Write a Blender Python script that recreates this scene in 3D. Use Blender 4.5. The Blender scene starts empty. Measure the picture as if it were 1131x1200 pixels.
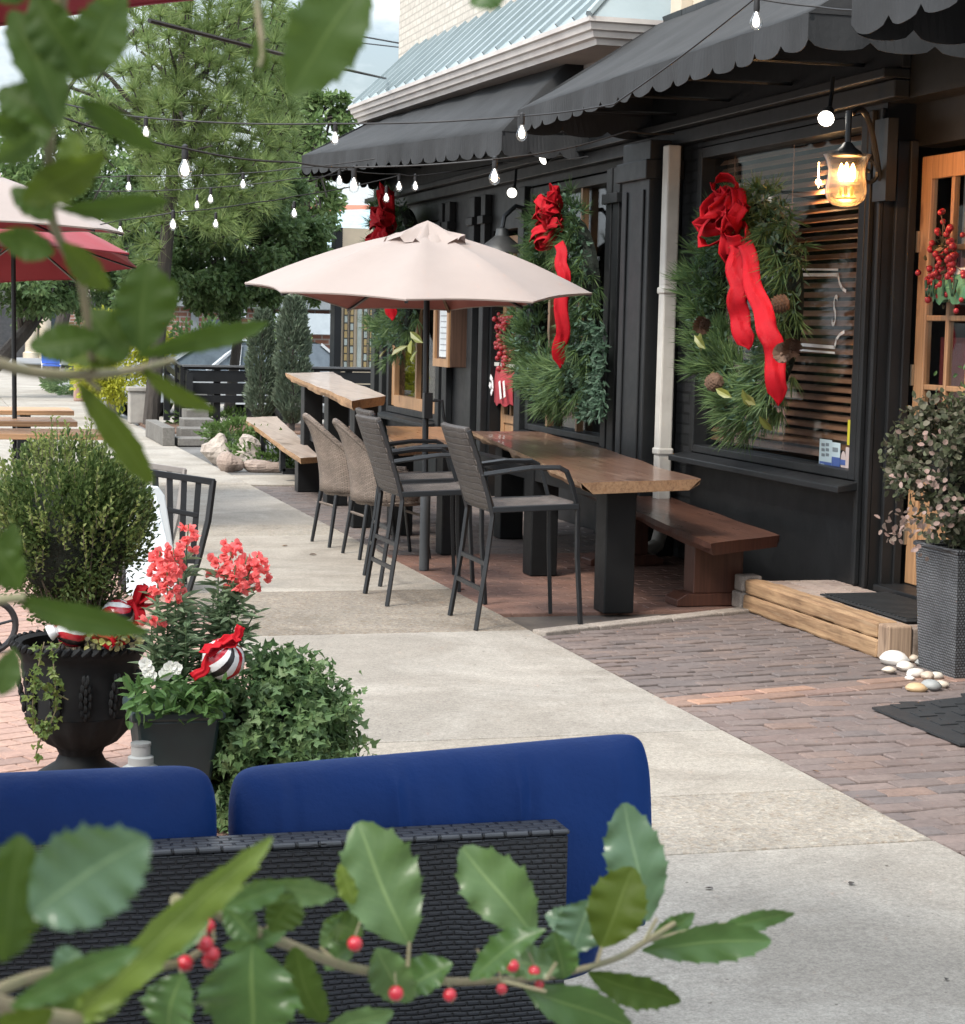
import bpy, bmesh, math, random
import numpy as np
from mathutils import Vector, Matrix

random.seed(7)
rng = np.random.default_rng(7)
SC = bpy.context.scene
COL = SC.collection
R = math.radians
PI = math.pi

# ---------------------------------------------------------------- camera model (metres; +Y along the street, +X to the shop front)
EYE = 1.65
FPX, PCX, PCY = 2300.0, 565.5, 600.0
_yaw = math.atan(663 / 2300); _pitch = math.atan(219 / 2300); _roll = R(1.3)
FW = Vector((math.sin(_yaw) * math.cos(_pitch), math.cos(_yaw) * math.cos(_pitch), -math.sin(_pitch)))
_r0 = Vector((math.cos(_yaw), -math.sin(_yaw), 0)); _u0 = _r0.cross(FW)
RT = _r0 * math.cos(_roll) + _u0 * math.sin(_roll)
UP = -_r0 * math.sin(_roll) + _u0 * math.cos(_roll)
EYEP = Vector((0, 0, EYE))

def ray(u, v):
    return FW + RT * ((u - PCX) / FPX) - UP * ((v - PCY) / FPX)
def G(u, v, z=0.0):            # survey point on a level at height z
    d = ray(u, v); return EYEP + d * ((z - EYE) / d.z)
def W(u, v, X):                # survey point on a plane parallel to the shop front
    d = ray(u, v); return EYEP + d * (X / d.x)
def D(u, v, Z):                # survey point at a distance
    return EYEP + ray(u, v) * Z
def Q(u, v, Y):                # survey point on a plane across the street
    d = ray(u, v); return EYEP + d * (Y / d.y)

# ---------------------------------------------------------------- mesh builder
class MB:
    def __init__(self):
        self.v = []; self.f = []; self.m = []
    def add(self, vs, fs, mi=0):
        b = len(self.v)
        self.v.extend([tuple(p) for p in vs])
        self.f.extend([tuple(b + i for i in f) for f in fs])
        self.m.extend([mi] * len(fs))
        return self
    def box(self, x0, x1, y0, y1, z0, z1, mi=0):
        if x0 > x1: x0, x1 = x1, x0
        if y0 > y1: y0, y1 = y1, y0
        if z0 > z1: z0, z1 = z1, z0
        v = [(x0,y0,z0),(x1,y0,z0),(x1,y1,z0),(x0,y1,z0),(x0,y0,z1),(x1,y0,z1),(x1,y1,z1),(x0,y1,z1)]
        return self.add(v, [(0,3,2,1),(4,5,6,7),(0,1,5,4),(1,2,6,5),(2,3,7,6),(3,0,4,7)], mi)
    def obox(self, c, ax, ay, az, mi=0):
        c = Vector(c); ax = Vector(ax); ay = Vector(ay); az = Vector(az); v = []
        for k in (-1, 1):
            for a, b in ((-1,-1),(1,-1),(1,1),(-1,1)):
                v.append(c + ax*a + ay*b + az*k)
        return self.add(v, [(0,3,2,1),(4,5,6,7),(0,1,5,4),(1,2,6,5),(2,3,7,6),(3,0,4,7)], mi)
    def beam(self, p0, p1, w, h, up=(0,0,1), mi=0):
        p0 = Vector(p0); p1 = Vector(p1); d = p1 - p0; L = d.length; d.normalize()
        u = Vector(up); s = d.cross(u)
        if s.length < 1e-4: s = d.cross(Vector((1,0,0)))
        s.normalize(); u = s.cross(d)
        return self.obox((p0+p1)/2, d*L/2, s*w/2, u*h/2, mi)
    def tube(self, pts, r, n=8, mi=0, caps=True, closed=False):
        pts = [Vector(p) for p in pts]; N = len(pts)
        rr = [r]*N if isinstance(r, (int, float)) else list(r)
        vs = []; prev = None
        for i in range(N):
            if closed: t = pts[(i+1) % N] - pts[i-1]
            else: t = pts[min(i+1, N-1)] - pts[max(i-1, 0)]
            if t.length < 1e-9: t = Vector((0,0,1))
            t.normalize()
            if prev is None:
                a = t.cross(Vector((0,0,1)))
                if a.length < 1e-3: a = t.cross(Vector((1,0,0)))
            else:
                a = prev - t * prev.dot(t)
                if a.length < 1e-6: a = t.cross(Vector((1,0,0)))
            a.normalize(); prev = a; b = t.cross(a)
            for k in range(n):
                th = 2*PI*k/n
                vs.append(pts[i] + (a*math.cos(th) + b*math.sin(th))*rr[i])
        fs = []
        for i in range(N if closed else N-1):
            j = (i+1) % N
            for k in range(n):
                k2 = (k+1) % n
                fs.append((i*n+k, i*n+k2, j*n+k2, j*n+k))
        if caps and not closed:
            fs.append(tuple(range(n-1, -1, -1))); fs.append(tuple((N-1)*n+k for k in range(n)))
        return self.add(vs, fs, mi)
    def lathe(self, prof, c=(0,0,0), n=24, mi=0, caps=True, mod=None, axis=None):
        c = Vector(c); vs = []
        M = Matrix.Identity(3) if axis is None else Vector((0,0,1)).rotation_difference(Vector(axis)).to_matrix()
        for (r, z) in prof:
            for k in range(n):
                th = 2*PI*k/n; q = r * (mod(th, z) if mod else 1)
                vs.append(c + M @ Vector((q*math.cos(th), q*math.sin(th), z)))
        fs = []
        for i in range(len(prof)-1):
            for k in range(n):
                k2 = (k+1) % n
                fs.append((i*n+k, i*n+k2, (i+1)*n+k2, (i+1)*n+k))
        if caps:
            fs.append(tuple(range(n-1, -1, -1))); fs.append(tuple((len(prof)-1)*n+k for k in range(n)))
        return self.add(vs, fs, mi)
    def prism(self, poly, z0, z1, mi=0):
        n = len(poly)
        vs = [(p[0], p[1], z0) for p in poly] + [(p[0], p[1], z1) for p in poly]
        fs = [tuple(range(n-1, -1, -1)), tuple(range(n, 2*n))] + [(i, (i+1) % n, n+(i+1) % n, n+i) for i in range(n)]
        return self.add(vs, fs, mi)
    def extrude(self, pts, off, mi=0):           # planar 3D polygon given thickness
        n = len(pts); off = Vector(off); p = [Vector(q) for q in pts]
        fs = [tuple(range(n-1, -1, -1)), tuple(range(n, 2*n))] + [(i, (i+1) % n, n+(i+1) % n, n+i) for i in range(n)]
        return self.add(p + [q + off for q in p], fs, mi)
    def sphere(self, c, r, n=10, m=6, sc=(1,1,1), mi=0):
        c = Vector(c); vs = [c + Vector((0,0,-r*sc[2]))]
        for i in range(1, m):
            ph = -PI/2 + PI*i/m
            for k in range(n):
                th = 2*PI*k/n
                vs.append(c + Vector((r*sc[0]*math.cos(ph)*math.cos(th), r*sc[1]*math.cos(ph)*math.sin(th), r*sc[2]*math.sin(ph))))
        vs.append(c + Vector((0,0,r*sc[2]))); fs = []
        for k in range(n): fs.append((0, 1+(k+1) % n, 1+k))
        for i in range(m-2):
            for k in range(n):
                k2 = (k+1) % n; a = 1+i*n
                fs.append((a+k, a+k2, a+n+k2, a+n+k))
        t = len(vs)-1; a = 1+(m-2)*n
        for k in range(n): fs.append((a+k, a+(k+1) % n, t))
        return self.add(vs, fs, mi)
    def grid(self, P, mi=0, closed_u=False):     # P[i][j] points
        a = len(P); b = len(P[0]); vs = [p for row in P for p in row]; fs = []
        for i in range(a if closed_u else a-1):
            for j in range(b-1):
                i2 = (i+1) % a
                fs.append((i*b+j, i2*b+j, i2*b+j+1, i*b+j+1))
        return self.add(vs, fs, mi)
    def leaves(self, tv, tf, pos, dr, nr, L, Wd=None, mi=0):
        """many copies of a small leaf template: tv (k,3) = along, side, out"""
        pos = np.asarray(pos, float); N = len(pos)
        if N == 0: return self
        dr = np.asarray(dr, float); nr = np.asarray(nr, float)
        dr = dr/np.maximum(np.linalg.norm(dr, axis=1, keepdims=True), 1e-9)
        sd = np.cross(nr, dr); ln = np.linalg.norm(sd, axis=1, keepdims=True)
        sd = np.where(ln < 1e-5, np.array([[1.0, 0, 0]]), sd/np.maximum(ln, 1e-9))
        nn = np.cross(dr, sd)
        L = np.broadcast_to(np.asarray(L, float), (N,)); Wd = L if Wd is None else np.broadcast_to(np.asarray(Wd, float), (N,))
        tv = np.asarray(tv, float); k = len(tv)
        P = (pos[:, None, :] + dr[:, None, :]*(tv[None, :, 0:1]*L[:, None, None]) + sd[:, None, :]*(tv[None, :, 1:2]*Wd[:, None, None])
             + nn[:, None, :]*(tv[None, :, 2:3]*Wd[:, None, None])).reshape(-1, 3)
        b = len(self.v); self.v.extend(map(tuple, P.tolist()))
        for i in range(N):
            o = b + i*k
            for f in tf: self.f.append(tuple(o+j for j in f))
        self.m.extend([mi]*(N*len(tf)))
        return self
    def build(self, name, mat, parent=None, local=False, smooth=False, bevel=0, seg=2, sub=0, angle=35):
        me = bpy.data.meshes.new(name)
        vs = self.v
        if parent is not None and not local:
            o = parent
            while o.parent: o = o.parent
            lx, ly, lz = o.location
            vs = [(x-lx, y-ly, z-lz) for x, y, z in vs]
        me.from_pydata(vs, [], self.f)
        mats = mat if isinstance(mat, (list, tuple)) else [mat]
        for m in mats: me.materials.append(m)
        if len(mats) > 1: me.polygons.foreach_set('material_index', self.m)
        if smooth: me.polygons.foreach_set('use_smooth', [True]*len(me.polygons))
        me.update()
        ob = bpy.data.objects.new(name, me); COL.objects.link(ob)
        if parent is not None: ob.parent = parent
        if bevel:
            b = ob.modifiers.new('bevel', 'BEVEL'); b.width = bevel; b.segments = seg; b.limit_method = 'ANGLE'; b.angle_limit = R(angle)
            b.harden_normals = False
        if sub:
            s = ob.modifiers.new('subdivision', 'SUBSURF'); s.levels = sub; s.render_levels = sub
        if smooth and not sub: 
            try: me.set_sharp_from_angle(angle=R(40))
            except Exception: pass
        return ob

def thing(name, label, cat, loc=(0,0,0), group=None):
    o = bpy.data.objects.new(name, None); COL.objects.link(o); o.location = loc
    o.empty_display_size = .1
    o['label'] = label; o['category'] = cat
    if group: o['group'] = group
    return o
def tag(o, label=None, cat=None, group=None, kind=None):
    if label: o['label'] = label
    if cat: o['category'] = cat
    if group: o['group'] = group
    if kind: o['kind'] = kind
    return o
def recenter(o):
    """put the origin of a one-mesh thing at its base"""
    me = o.data; n = len(me.vertices); a = np.empty(n*3); me.vertices.foreach_get('co', a); a = a.reshape(-1, 3)
    c = a.mean(0); c[2] = a[:, 2].min()
    me.vertices.foreach_set('co', (a-c).ravel()); me.update(); o.location = Vector(o.location) + Vector(c)
    return o
def structure(mb, name, mat, **k):
    return tag(mb.build(name, mat, **k), kind='structure')
def copy_tree(o, loc=None, rotz=None, label=None, group=None, parent=None):
    c = o.copy(); COL.objects.link(c)
    if parent is not None: c.parent = parent
    if loc is not None: c.location = loc
    if rotz is not None: c.rotation_euler = (0, 0, rotz)
    if label: c['label'] = label
    if group: c['group'] = group
    for ch in list(o.children): copy_tree(ch, parent=c)
    return c
def text_points(body, font_size=1.0, shear=0.0, extrude=0.0):
    cu = bpy.data.curves.new('lettering', 'FONT'); cu.body = body; cu.size = font_size; cu.shear = shear; cu.extrude = extrude
    cu.align_x = 'CENTER'; cu.align_y = 'CENTER'; cu.resolution_u = 3
    ob = bpy.data.objects.new('lettering', cu); COL.objects.link(ob)
    dg = bpy.context.evaluated_depsgraph_get(); ev = ob.evaluated_get(dg); me = ev.to_mesh()
    vs = [v.co.copy() for v in me.vertices]; fs = [tuple(p.vertices) for p in me.polygons]
    ev.to_mesh_clear(); bpy.data.objects.remove(ob); bpy.data.curves.remove(cu)
    return vs, fs

# ---------------------------------------------------------------- materials
def newmat(name):
    m = bpy.data.materials.new(name); m.use_nodes = True
    nt = m.node_tree; b = nt.nodes['Principled BSDF']
    return m, nt, b
def node(nt, t, **k):
    n = nt.nodes.new(t)
    for a, v in k.items():
        if a in n.inputs.keys(): n.inputs[a].default_value = v
        else: setattr(n, a, v)
    return n
def ramp(nt, cols, fac, interp='LINEAR'):
    r = nt.nodes.new('ShaderNodeValToRGB'); cr = r.color_ramp; cr.interpolation = interp
    while len(cr.elements) < len(cols): cr.elements.new(.5)
    for e, (p, c) in zip(cr.elements, cols): e.position = p; e.color = (*c, 1)
    nt.links.new(fac, r.inputs[0]); return r.outputs[0]
def coords(nt, scale=(1,1,1), rot=(0,0,0), kind='Object'):
    tc = nt.nodes.new('ShaderNodeTexCoord'); mp = nt.nodes.new('ShaderNodeMapping')
    mp.inputs['Scale'].default_value = scale; mp.inputs['Rotation'].default_value = rot
    nt.links.new(tc.outputs[kind], mp.inputs[0]); return mp.outputs[0]
def noise(nt, vec, scale, detail=4, rough=.55, dist=0):
    n = nt.nodes.new('ShaderNodeTexNoise'); n.inputs['Scale'].default_value = scale; n.inputs['Detail'].default_value = detail
    n.inputs['Roughness'].default_value = rough; n.inputs['Distortion'].default_value = dist
    nt.links.new(vec, n.inputs['Vector']); return n.outputs[0]
def bump(nt, b, h, strength=.3, dist=.01, prev=None):
    n = nt.nodes.new('ShaderNodeBump'); n.inputs['Strength'].default_value = strength; n.inputs['Distance'].default_value = dist
    nt.links.new(h, n.inputs['Height'])
    if prev: nt.links.new(prev, n.inputs['Normal'])
    nt.links.new(n.outputs[0], b.inputs['Normal']); return n.outputs[0]
def mixc(nt, fac, a, b, mode='MIX'):
    n = nt.nodes.new('ShaderNodeMix'); n.data_type = 'RGBA'; n.blend_type = mode
    for s, v in ((0, fac), (6, a), (7, b)):
        if isinstance(v, (int, float)): n.inputs[s].default_value = v
        elif isinstance(v, tuple): n.inputs[s].default_value = (*v, 1)
        else: nt.links.new(v, n.inputs[s])
    return n.outputs[2]
def plain(name, c1, c2=None, rough=.6, scale=6, bumps=.15, bscale=60, metal=0, rvar=.12, stretch=(1,1,1), spec=.5, bdist=.004, sheen=0, coat=0):
    m, nt, b = newmat(name); c2 = c2 or tuple(x*.75 for x in c1)
    v = coords(nt, stretch); n1 = noise(nt, v, scale, 6, .6)
    nt.links.new(ramp(nt, [(.3, c1), (.7, c2)], n1), b.inputs['Base Color'])
    rr = nt.nodes.new('ShaderNodeMapRange'); rr.inputs['To Min'].default_value = max(.02, rough-rvar); rr.inputs['To Max'].default_value = min(1, rough+rvar)
    n2 = noise(nt, v, scale*2.3, 5); nt.links.new(n2, rr.inputs[0]); nt.links.new(rr.outputs[0], b.inputs['Roughness'])
    b.inputs['Metallic'].default_value = metal; b.inputs['Specular IOR Level'].default_value = spec
    b.inputs['Sheen Weight'].default_value = sheen; b.inputs['Coat Weight'].default_value = coat
    if bumps: bump(nt, b, noise(nt, v, bscale, 6, .65), bumps, bdist)
    return m
def island(nt):
    return nt.nodes.new('ShaderNodeNewGeometry').outputs['Random Per Island']
def leafmat(name, cols, rough=.45, trans=.3, spec=.25, tcol=None, vein=False):
    m, nt, b = newmat(name); k = len(cols)
    c = ramp(nt, [((i+.5)/k, x) for i, x in enumerate(cols)], island(nt))
    n1 = noise(nt, coords(nt), 9, 3); c2 = mixc(nt, n1, c, tuple(sum(x[j] for x in cols)/k*.8 for j in range(3)))
    nt.links.new(c2, b.inputs['Base Color']); b.inputs['Roughness'].default_value = rough; b.inputs['Specular IOR Level'].default_value = spec
    if trans:
        t = nt.nodes.new('ShaderNodeBsdfTranslucent'); mx = nt.nodes.new('ShaderNodeMixShader'); mx.inputs[0].default_value = trans
        tc = mixc(nt, .7, c2, tcol or tuple(min(1, x*1.7) for x in cols[-1])); nt.links.new(tc, t.inputs[0])
        nt.links.new(b.outputs[0], mx.inputs[1]); nt.links.new(t.outputs[0], mx.inputs[2])
        nt.links.new(mx.outputs[0], nt.nodes['Material Output'].inputs[0])
    return m
def wood(name, cols, axis=1, rough=.45, scale=1.0, bumps=.2, coat=0):
    m, nt, b = newmat(name); st = [9*scale]*3; st[axis] = .55*scale
    v = coords(nt, tuple(st)); n0 = noise(nt, v, 1.3, 8, .6, .9); n1 = noise(nt, v, 7, 5, .7)
    f = mixc(nt, .35, n0, n1)
    c = ramp(nt, [(.36+.28*i/(len(cols)-1), x) for i, x in enumerate(cols)], f)
    st2 = [70*scale]*3; st2[axis] = 1.6*scale; gr = noise(nt, coords(nt, tuple(st2)), 1.0, 5, .7, .4); c = mixc(nt, .7, c, ramp(nt, [(.36, (.42,.38,.35)), (.55, (1.08,1.06,1.04))], gr), 'MULTIPLY')
    st3 = [5.5*scale]*3; st3[axis] = 2.2*scale; kn = noise(nt, coords(nt, tuple(st3)), 1.0, 3, .5); c = mixc(nt, .8, c, ramp(nt, [(.3, (.3,.24,.2)), (.37, (1.,)*3)], kn), 'MULTIPLY')
    big = noise(nt, coords(nt), 2.2, 3); c = mixc(nt, big, c, mixc(nt, .55, c, cols[0]))
    nt.links.new(c, b.inputs['Base Color']); b.inputs['Coat Weight'].default_value = coat
    rr = nt.nodes.new('ShaderNodeMapRange'); rr.inputs['To Min'].default_value = rough-.12; rr.inputs['To Max'].default_value = rough+.15
    nt.links.new(n1, rr.inputs[0]); nt.links.new(rr.outputs[0], b.inputs['Roughness'])
    bump(nt, b, f, bumps, .004); return m
def weave(name, c1, c2, gap, bw=.03, bh=.012, rough=.5, plane='XZ', mortar=.18, bumps=.8, offset=.5):
    """woven strips: staggered bars with dark gaps"""
    m, nt, b = newmat(name)
    rot = {'XZ': (PI/2, 0, 0), 'YZ': (PI/2, 0, PI/2), 'XY': (0, 0, 0)}[plane]
    tc = nt.nodes.new('ShaderNodeTexCoord'); sp = nt.nodes.new('ShaderNodeSeparateXYZ'); cb = nt.nodes.new('ShaderNodeCombineXYZ')
    nt.links.new(tc.outputs['Object'], sp.inputs[0])
    if plane == 'ANY':
        pass
    a, c = {'XZ': (0, 2), 'YZ': (1, 2), 'XY': (0, 1)}[plane]
    nt.links.new(sp.outputs[a], cb.inputs[0]); nt.links.new(sp.outputs[c], cb.inputs[1])
    br = nt.nodes.new('ShaderNodeTexBrick'); br.offset = offset; br.inputs['Scale'].default_value = 1
    br.inputs['Brick Width'].default_value = bw; br.inputs['Row Height'].default_value = bh; br.inputs['Mortar Size'].default_value = bh*mortar
    br.inputs['Mortar Smooth'].default_value = .9
    br.inputs['Color1'].default_value = (*c1, 1); br.inputs['Color2'].default_value = (*c2, 1); br.inputs['Mortar'].default_value = (*gap, 1)
    wn = nt.nodes.new('ShaderNodeTexNoise'); wn.inputs['Scale'].default_value = 14; wn.inputs['Detail'].default_value = 3; nt.links.new(tc.outputs['Object'], wn.inputs['Vector'])
    ws = nt.nodes.new('ShaderNodeVectorMath'); ws.operation = 'MULTIPLY_ADD'; ws.inputs[1].default_value = (bw*.5, bh*.9, 0); nt.links.new(wn.outputs['Color'], ws.inputs[0]); nt.links.new(cb.outputs[0], ws.inputs[2])
    nt.links.new(ws.outputs[0], br.inputs['Vector']); wear = noise(nt, coords(nt), 5, 6, .7)
    nt.links.new(mixc(nt, .7, br.outputs['Color'], ramp(nt, [(.35, (.55,)*3), (.65, (1.35,)*3)], wear), 'MULTIPLY'), b.inputs['Base Color'])
    iv = nt.nodes.new('ShaderNodeInvert'); nt.links.new(br.outputs['Fac'], iv.inputs['Color'])
    b.inputs['Roughness'].default_value = rough; bump(nt, b, iv.outputs[0], bumps, bh*.4); return m
def glass(name, tint=(.9,.95,.95), refl=1.0, rough=.02):
    m, nt, b = newmat(name); nt.nodes.remove(b)
    t = nt.nodes.new('ShaderNodeBsdfTransparent'); t.inputs[0].default_value = (*tint, 1)
    g = nt.nodes.new('ShaderNodeBsdfGlossy'); g.inputs['Roughness'].default_value = rough
    fr = nt.nodes.new('ShaderNodeFresnel'); bk = nt.nodes.new('ShaderNodeMapRange'); bk.inputs[3].default_value = 1.5; bk.inputs[4].default_value = 1/1.5
    nt.links.new(nt.nodes.new('ShaderNodeNewGeometry').outputs['Backfacing'], bk.inputs[0]); nt.links.new(bk.outputs[0], fr.inputs[0])
    mu = nt.nodes.new('ShaderNodeMath'); mu.operation = 'MULTIPLY'; mu.inputs[1].default_value = refl; nt.links.new(fr.outputs[0], mu.inputs[0])
    mx = nt.nodes.new('ShaderNodeMixShader'); nt.links.new(mu.outputs[0], mx.inputs[0]); nt.links.new(t.outputs[0], mx.inputs[1]); nt.links.new(g.outputs[0], mx.inputs[2])
    nt.links.new(mx.outputs[0], nt.nodes['Material Output'].inputs[0]); return m
def glow(name, col, s):
    m, nt, b = newmat(name); b.inputs['Base Color'].default_value = (*col, 1); b.inputs['Emission Color'].default_value = (*col, 1); b.inputs['Emission Strength'].default_value = s
    return m
def brickmat(name, c1, c2, mortar, bw=.21, bh=.07, ms=.01, plane='YZ', rough=.8, bumps=.6):
    m, nt, b = newmat(name); tc = nt.nodes.new('ShaderNodeTexCoord'); sp = nt.nodes.new('ShaderNodeSeparateXYZ'); cb = nt.nodes.new('ShaderNodeCombineXYZ')
    nt.links.new(tc.outputs['Object'], sp.inputs[0]); a, c = {'XZ': (0, 2), 'YZ': (1, 2), 'XY': (0, 1)}[plane]
    nt.links.new(sp.outputs[a], cb.inputs[0]); nt.links.new(sp.outputs[c], cb.inputs[1])
    br = nt.nodes.new('ShaderNodeTexBrick'); br.inputs['Scale'].default_value = 1
    br.inputs['Brick Width'].default_value = bw; br.inputs['Row Height'].default_value = bh; br.inputs['Mortar Size'].default_value = ms
    br.inputs['Color1'].default_value = (*c1, 1); br.inputs['Color2'].default_value = (*c2, 1); br.inputs['Mortar'].default_value = (*mortar, 1)
    nt.links.new(cb.outputs[0], br.inputs['Vector'])
    nz = noise(nt, coords(nt), 12, 6, .7); c = mixc(nt, .35, br.outputs['Color'], ramp(nt, [(.3, (.25,)*3), (.7, (1,)*3)], nz), 'MULTIPLY')
    nt.links.new(c, b.inputs['Base Color']); b.inputs['Roughness'].default_value = rough
    iv = nt.nodes.new('ShaderNodeInvert'); nt.links.new(br.outputs['Fac'], iv.inputs['Color']); bump(nt, b, iv.outputs[0], bumps, .006); return m
def islandmat(name, cols, rough=.8, bumps=.5, bscale=45, dirt=.5):
    m, nt, b = newmat(name); k = len(cols)
    c = ramp(nt, [(i/max(1, k-1)*.96+.02, x) for i, x in enumerate(cols)], island(nt))
    nz = noise(nt, coords(nt), 3.5, 8, .7); n2 = noise(nt, coords(nt), 40, 5, .7)
    c = mixc(nt, dirt, c, ramp(nt, [(.3, (.45, .43, .42)), (.65, (1.1, 1.08, 1.05))], nz), 'MULTIPLY')
    c = mixc(nt, .35, c, ramp(nt, [(.35, (.5,)*3), (.6, (1.15,)*3)], n2), 'MULTIPLY')
    nt.links.new(c, b.inputs['Base Color']); b.inputs['Roughness'].default_value = rough; bump(nt, b, noise(nt, coords(nt), bscale, 8, .7), bumps, .006); return m

# leaf templates (along, side, out)
T_OVAL = ([(0,0,0),(.33,.42,.13),(.72,.36,.1),(1,0,-.12),(.72,-.36,.1),(.33,-.42,.13)], [(0,1,2,3),(0,3,4,5)])
T_LANCE = ([(0,0,0),(.3,.5,.18),(.65,.34,.1),(1,0,-.35),(.65,-.34,.1),(.3,-.5,.18)], [(0,1,2,3),(0,3,4,5)])
T_NEEDLE = ([(0,.5,0),(0,-.5,0),(1,0,0)], [(0,1,2)])
T_IVY = ([(0,0,0),(-.08,.3,.05),(.25,.55,.05),(.38,.22,.06),(1,0,-.12),(.38,-.22,.06),(.25,-.55,.05),(-.08,-.3,.05)], [(0,1,2,3,4),(0,4,5,6,7)])
T_ROUND = ([(0,0,0),(.2,.4,.08),(.6,.5,.12),(1,.18,.02),(1,-.18,.02),(.6,-.5,.12),(.2,-.4,.08)], [(0,1,2,3,4),(0,4,5,6)])
def unit(n):
    a = rng.normal(size=(n, 3)); return a/np.linalg.norm(a, axis=1, keepdims=True)
def clumpy_ball(n, c, r, inner=.55, clumps=30, spread=.35):
    """points in the outer part of an ellipsoid, gathered in clumps"""
    cc = unit(clumps)*rng.uniform(inner, .95, (clumps, 1)); k = rng.integers(0, clumps, n)
    p = cc[k] + unit(n)*(rng.random((n, 1))**.6)*spread
    return np.asarray(c) + p*np.asarray(r), p
# ================================================================ materials used all over
M = {}
M['black_paint'] = plain('black paint', (.0115,.0125,.0137), (.0065,.0072,.008), rough=.45, scale=3, bumps=.12, bscale=30, spec=.35)
M['black_trim'] = plain('black trim', (.014,.0154,.0168), (.0085,.0095,.0105), rough=.48, scale=4, bumps=.1, spec=.35)
M['black_metal'] = plain('black metal', (.013,.0155,.0185), (.008,.0095,.011), rough=.4, scale=8, bumps=.05)
M['awning'] = plain('weathered black awning cloth', (.029,.031,.033), (.015,.0165,.018), rough=.88, scale=1.6, bumps=.25, bscale=9, bdist=.02)
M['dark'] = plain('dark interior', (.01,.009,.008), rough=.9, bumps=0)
M['white_metal'] = plain('white painted metal', (.6,.58,.53), (.48,.46,.42), rough=.5, scale=5)
M['cream'] = plain('cream paint', (.62,.54,.42), (.52,.45,.35), rough=.6)
M['glass'] = glass('window glass', (.84,.86,.86), .6)
M['wire'] = plain('black rubber wire', (.012,.012,.013), rough=.6, bumps=0)

# ================================================================ ground
gm = plain('grey asphalt', (.22,.22,.215), (.15,.15,.15), rough=.85, scale=.7, bumps=.4, bscale=60)
xs = [-300, 3.4, 3.7, 300]; ys = [-60, 31.2, 31.8, 400]
g = MB(); P = [[(x, y, -.4 if (x >= 3.7 and y >= 31.8) else -.03) for y in ys] for x in xs]
g.grid(P); structure(g, 'ground', gm)

def concrete(name, c1, c2, agg=0.0, bs=.35, fine=120):
    m, nt, b = newmat(name); v = coords(nt)
    big = noise(nt, v, 1.1, 6, .62, .4); fn = noise(nt, v, fine, 4, .75)
    c = ramp(nt, [(.32, c1), (.68, c2)], big)
    c = mixc(nt, .4, c, ramp(nt, [(.3, (.62,.61,.6)), (.7, (1.15,1.15,1.14))], noise(nt, v, 6.5, 9, .72, .5)), 'MULTIPLY')
    st = noise(nt, v, .8, 9, .7, .8); c = mixc(nt, .6, c, ramp(nt, [(.42, (.66,.64,.62)), (.56, (1.,)*3)], st), 'MULTIPLY')
    c = mixc(nt, .62, c, ramp(nt, [(.32, (.5,.49,.48)), (.62, (1.15,1.15,1.13))], fn), 'MULTIPLY'); mid = noise(nt, v, 45, 4, .7); c = mixc(nt, .6, c, ramp(nt, [(.35, (.68,.67,.66)), (.6, (1.1,1.1,1.08))], mid), 'MULTIPLY')
    h = fn
    if agg:
        vo = nt.nodes.new('ShaderNodeTexVoronoi'); vo.inputs['Scale'].default_value = 60; nt.links.new(v, vo.inputs['Vector'])
        c = mixc(nt, agg, c, ramp(nt, [(0, (.5,.4,.3)), (.35, (.9,.85,.78)), (.6, (.62,.6,.58)), (1, (1.1,1.08,1.0))], vo.outputs['Color']), 'MULTIPLY'); h = vo.outputs['Distance']
    cw = nt.nodes.new('ShaderNodeTexNoise'); cw.inputs['Scale'].default_value = 3.5; cw.inputs['Detail'].default_value = 6; nt.links.new(v, cw.inputs['Vector'])
    ca = nt.nodes.new('ShaderNodeVectorMath'); ca.operation = 'MULTIPLY_ADD'; ca.inputs[1].default_value = (.5,.5,0); nt.links.new(cw.outputs['Color'], ca.inputs[0]); nt.links.new(v, ca.inputs[2])
    ck = nt.nodes.new('ShaderNodeTexVoronoi'); ck.feature = 'DISTANCE_TO_EDGE'; ck.inputs['Scale'].default_value = .36; nt.links.new(ca.outputs[0], ck.inputs['Vector'])
    c = mixc(nt, .16, c, ramp(nt, [(0, (.5,.48,.46)), (.004, (1.,)*3)], ck.outputs['Distance']), 'MULTIPLY')
    sp = noise(nt, v, 26, 2, .5); c = mixc(nt, 1, c, ramp(nt, [(.72, (1.,)*3), (.76, (.45,.43,.42))], sp), 'MULTIPLY')
    nt.links.new(c, b.inputs['Base Color']); b.inputs['Roughness'].default_value = .9; b.inputs['Specular IOR Level'].default_value = .18
    bump(nt, b, h, bs*(2 if agg else 1), .004); return m
c_plain = concrete('pale concrete', (.42,.388,.342), (.355,.331,.295))
c_tan = concrete('tan concrete', (.42,.383,.332), (.37,.341,.298))
c_grey = concrete('grey concrete', (.395,.366,.325), (.34,.317,.283))
c_agg = concrete('exposed aggregate', (.455,.425,.38), (.395,.37,.332), agg=.75)
c_agg2 = concrete('dark exposed aggregate', (.37,.335,.295), (.31,.283,.253), agg=.9)
slabs = [(-4,-1.2,0),(-1.2,1.2,3),(1.2,3.4,0),(3.4,5.66,0),(5.66,6.39,3),(6.39,7.44,1),(7.44,10.12,2),(10.12,11.78,4),(11.78,14.9,1),(14.9,15.7,3),(15.7,19,2),(19,19.8,3),(19.8,24,0),(24,29,0),(29,35,0),(35,45,0),(45,60,0)]
names = {0: ('sidewalk', c_plain), 1: ('sidewalk', c_tan), 2: ('sidewalk', c_grey), 3: ('sidewalk_band', c_agg), 4: ('sidewalk_band', c_agg2)}
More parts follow.
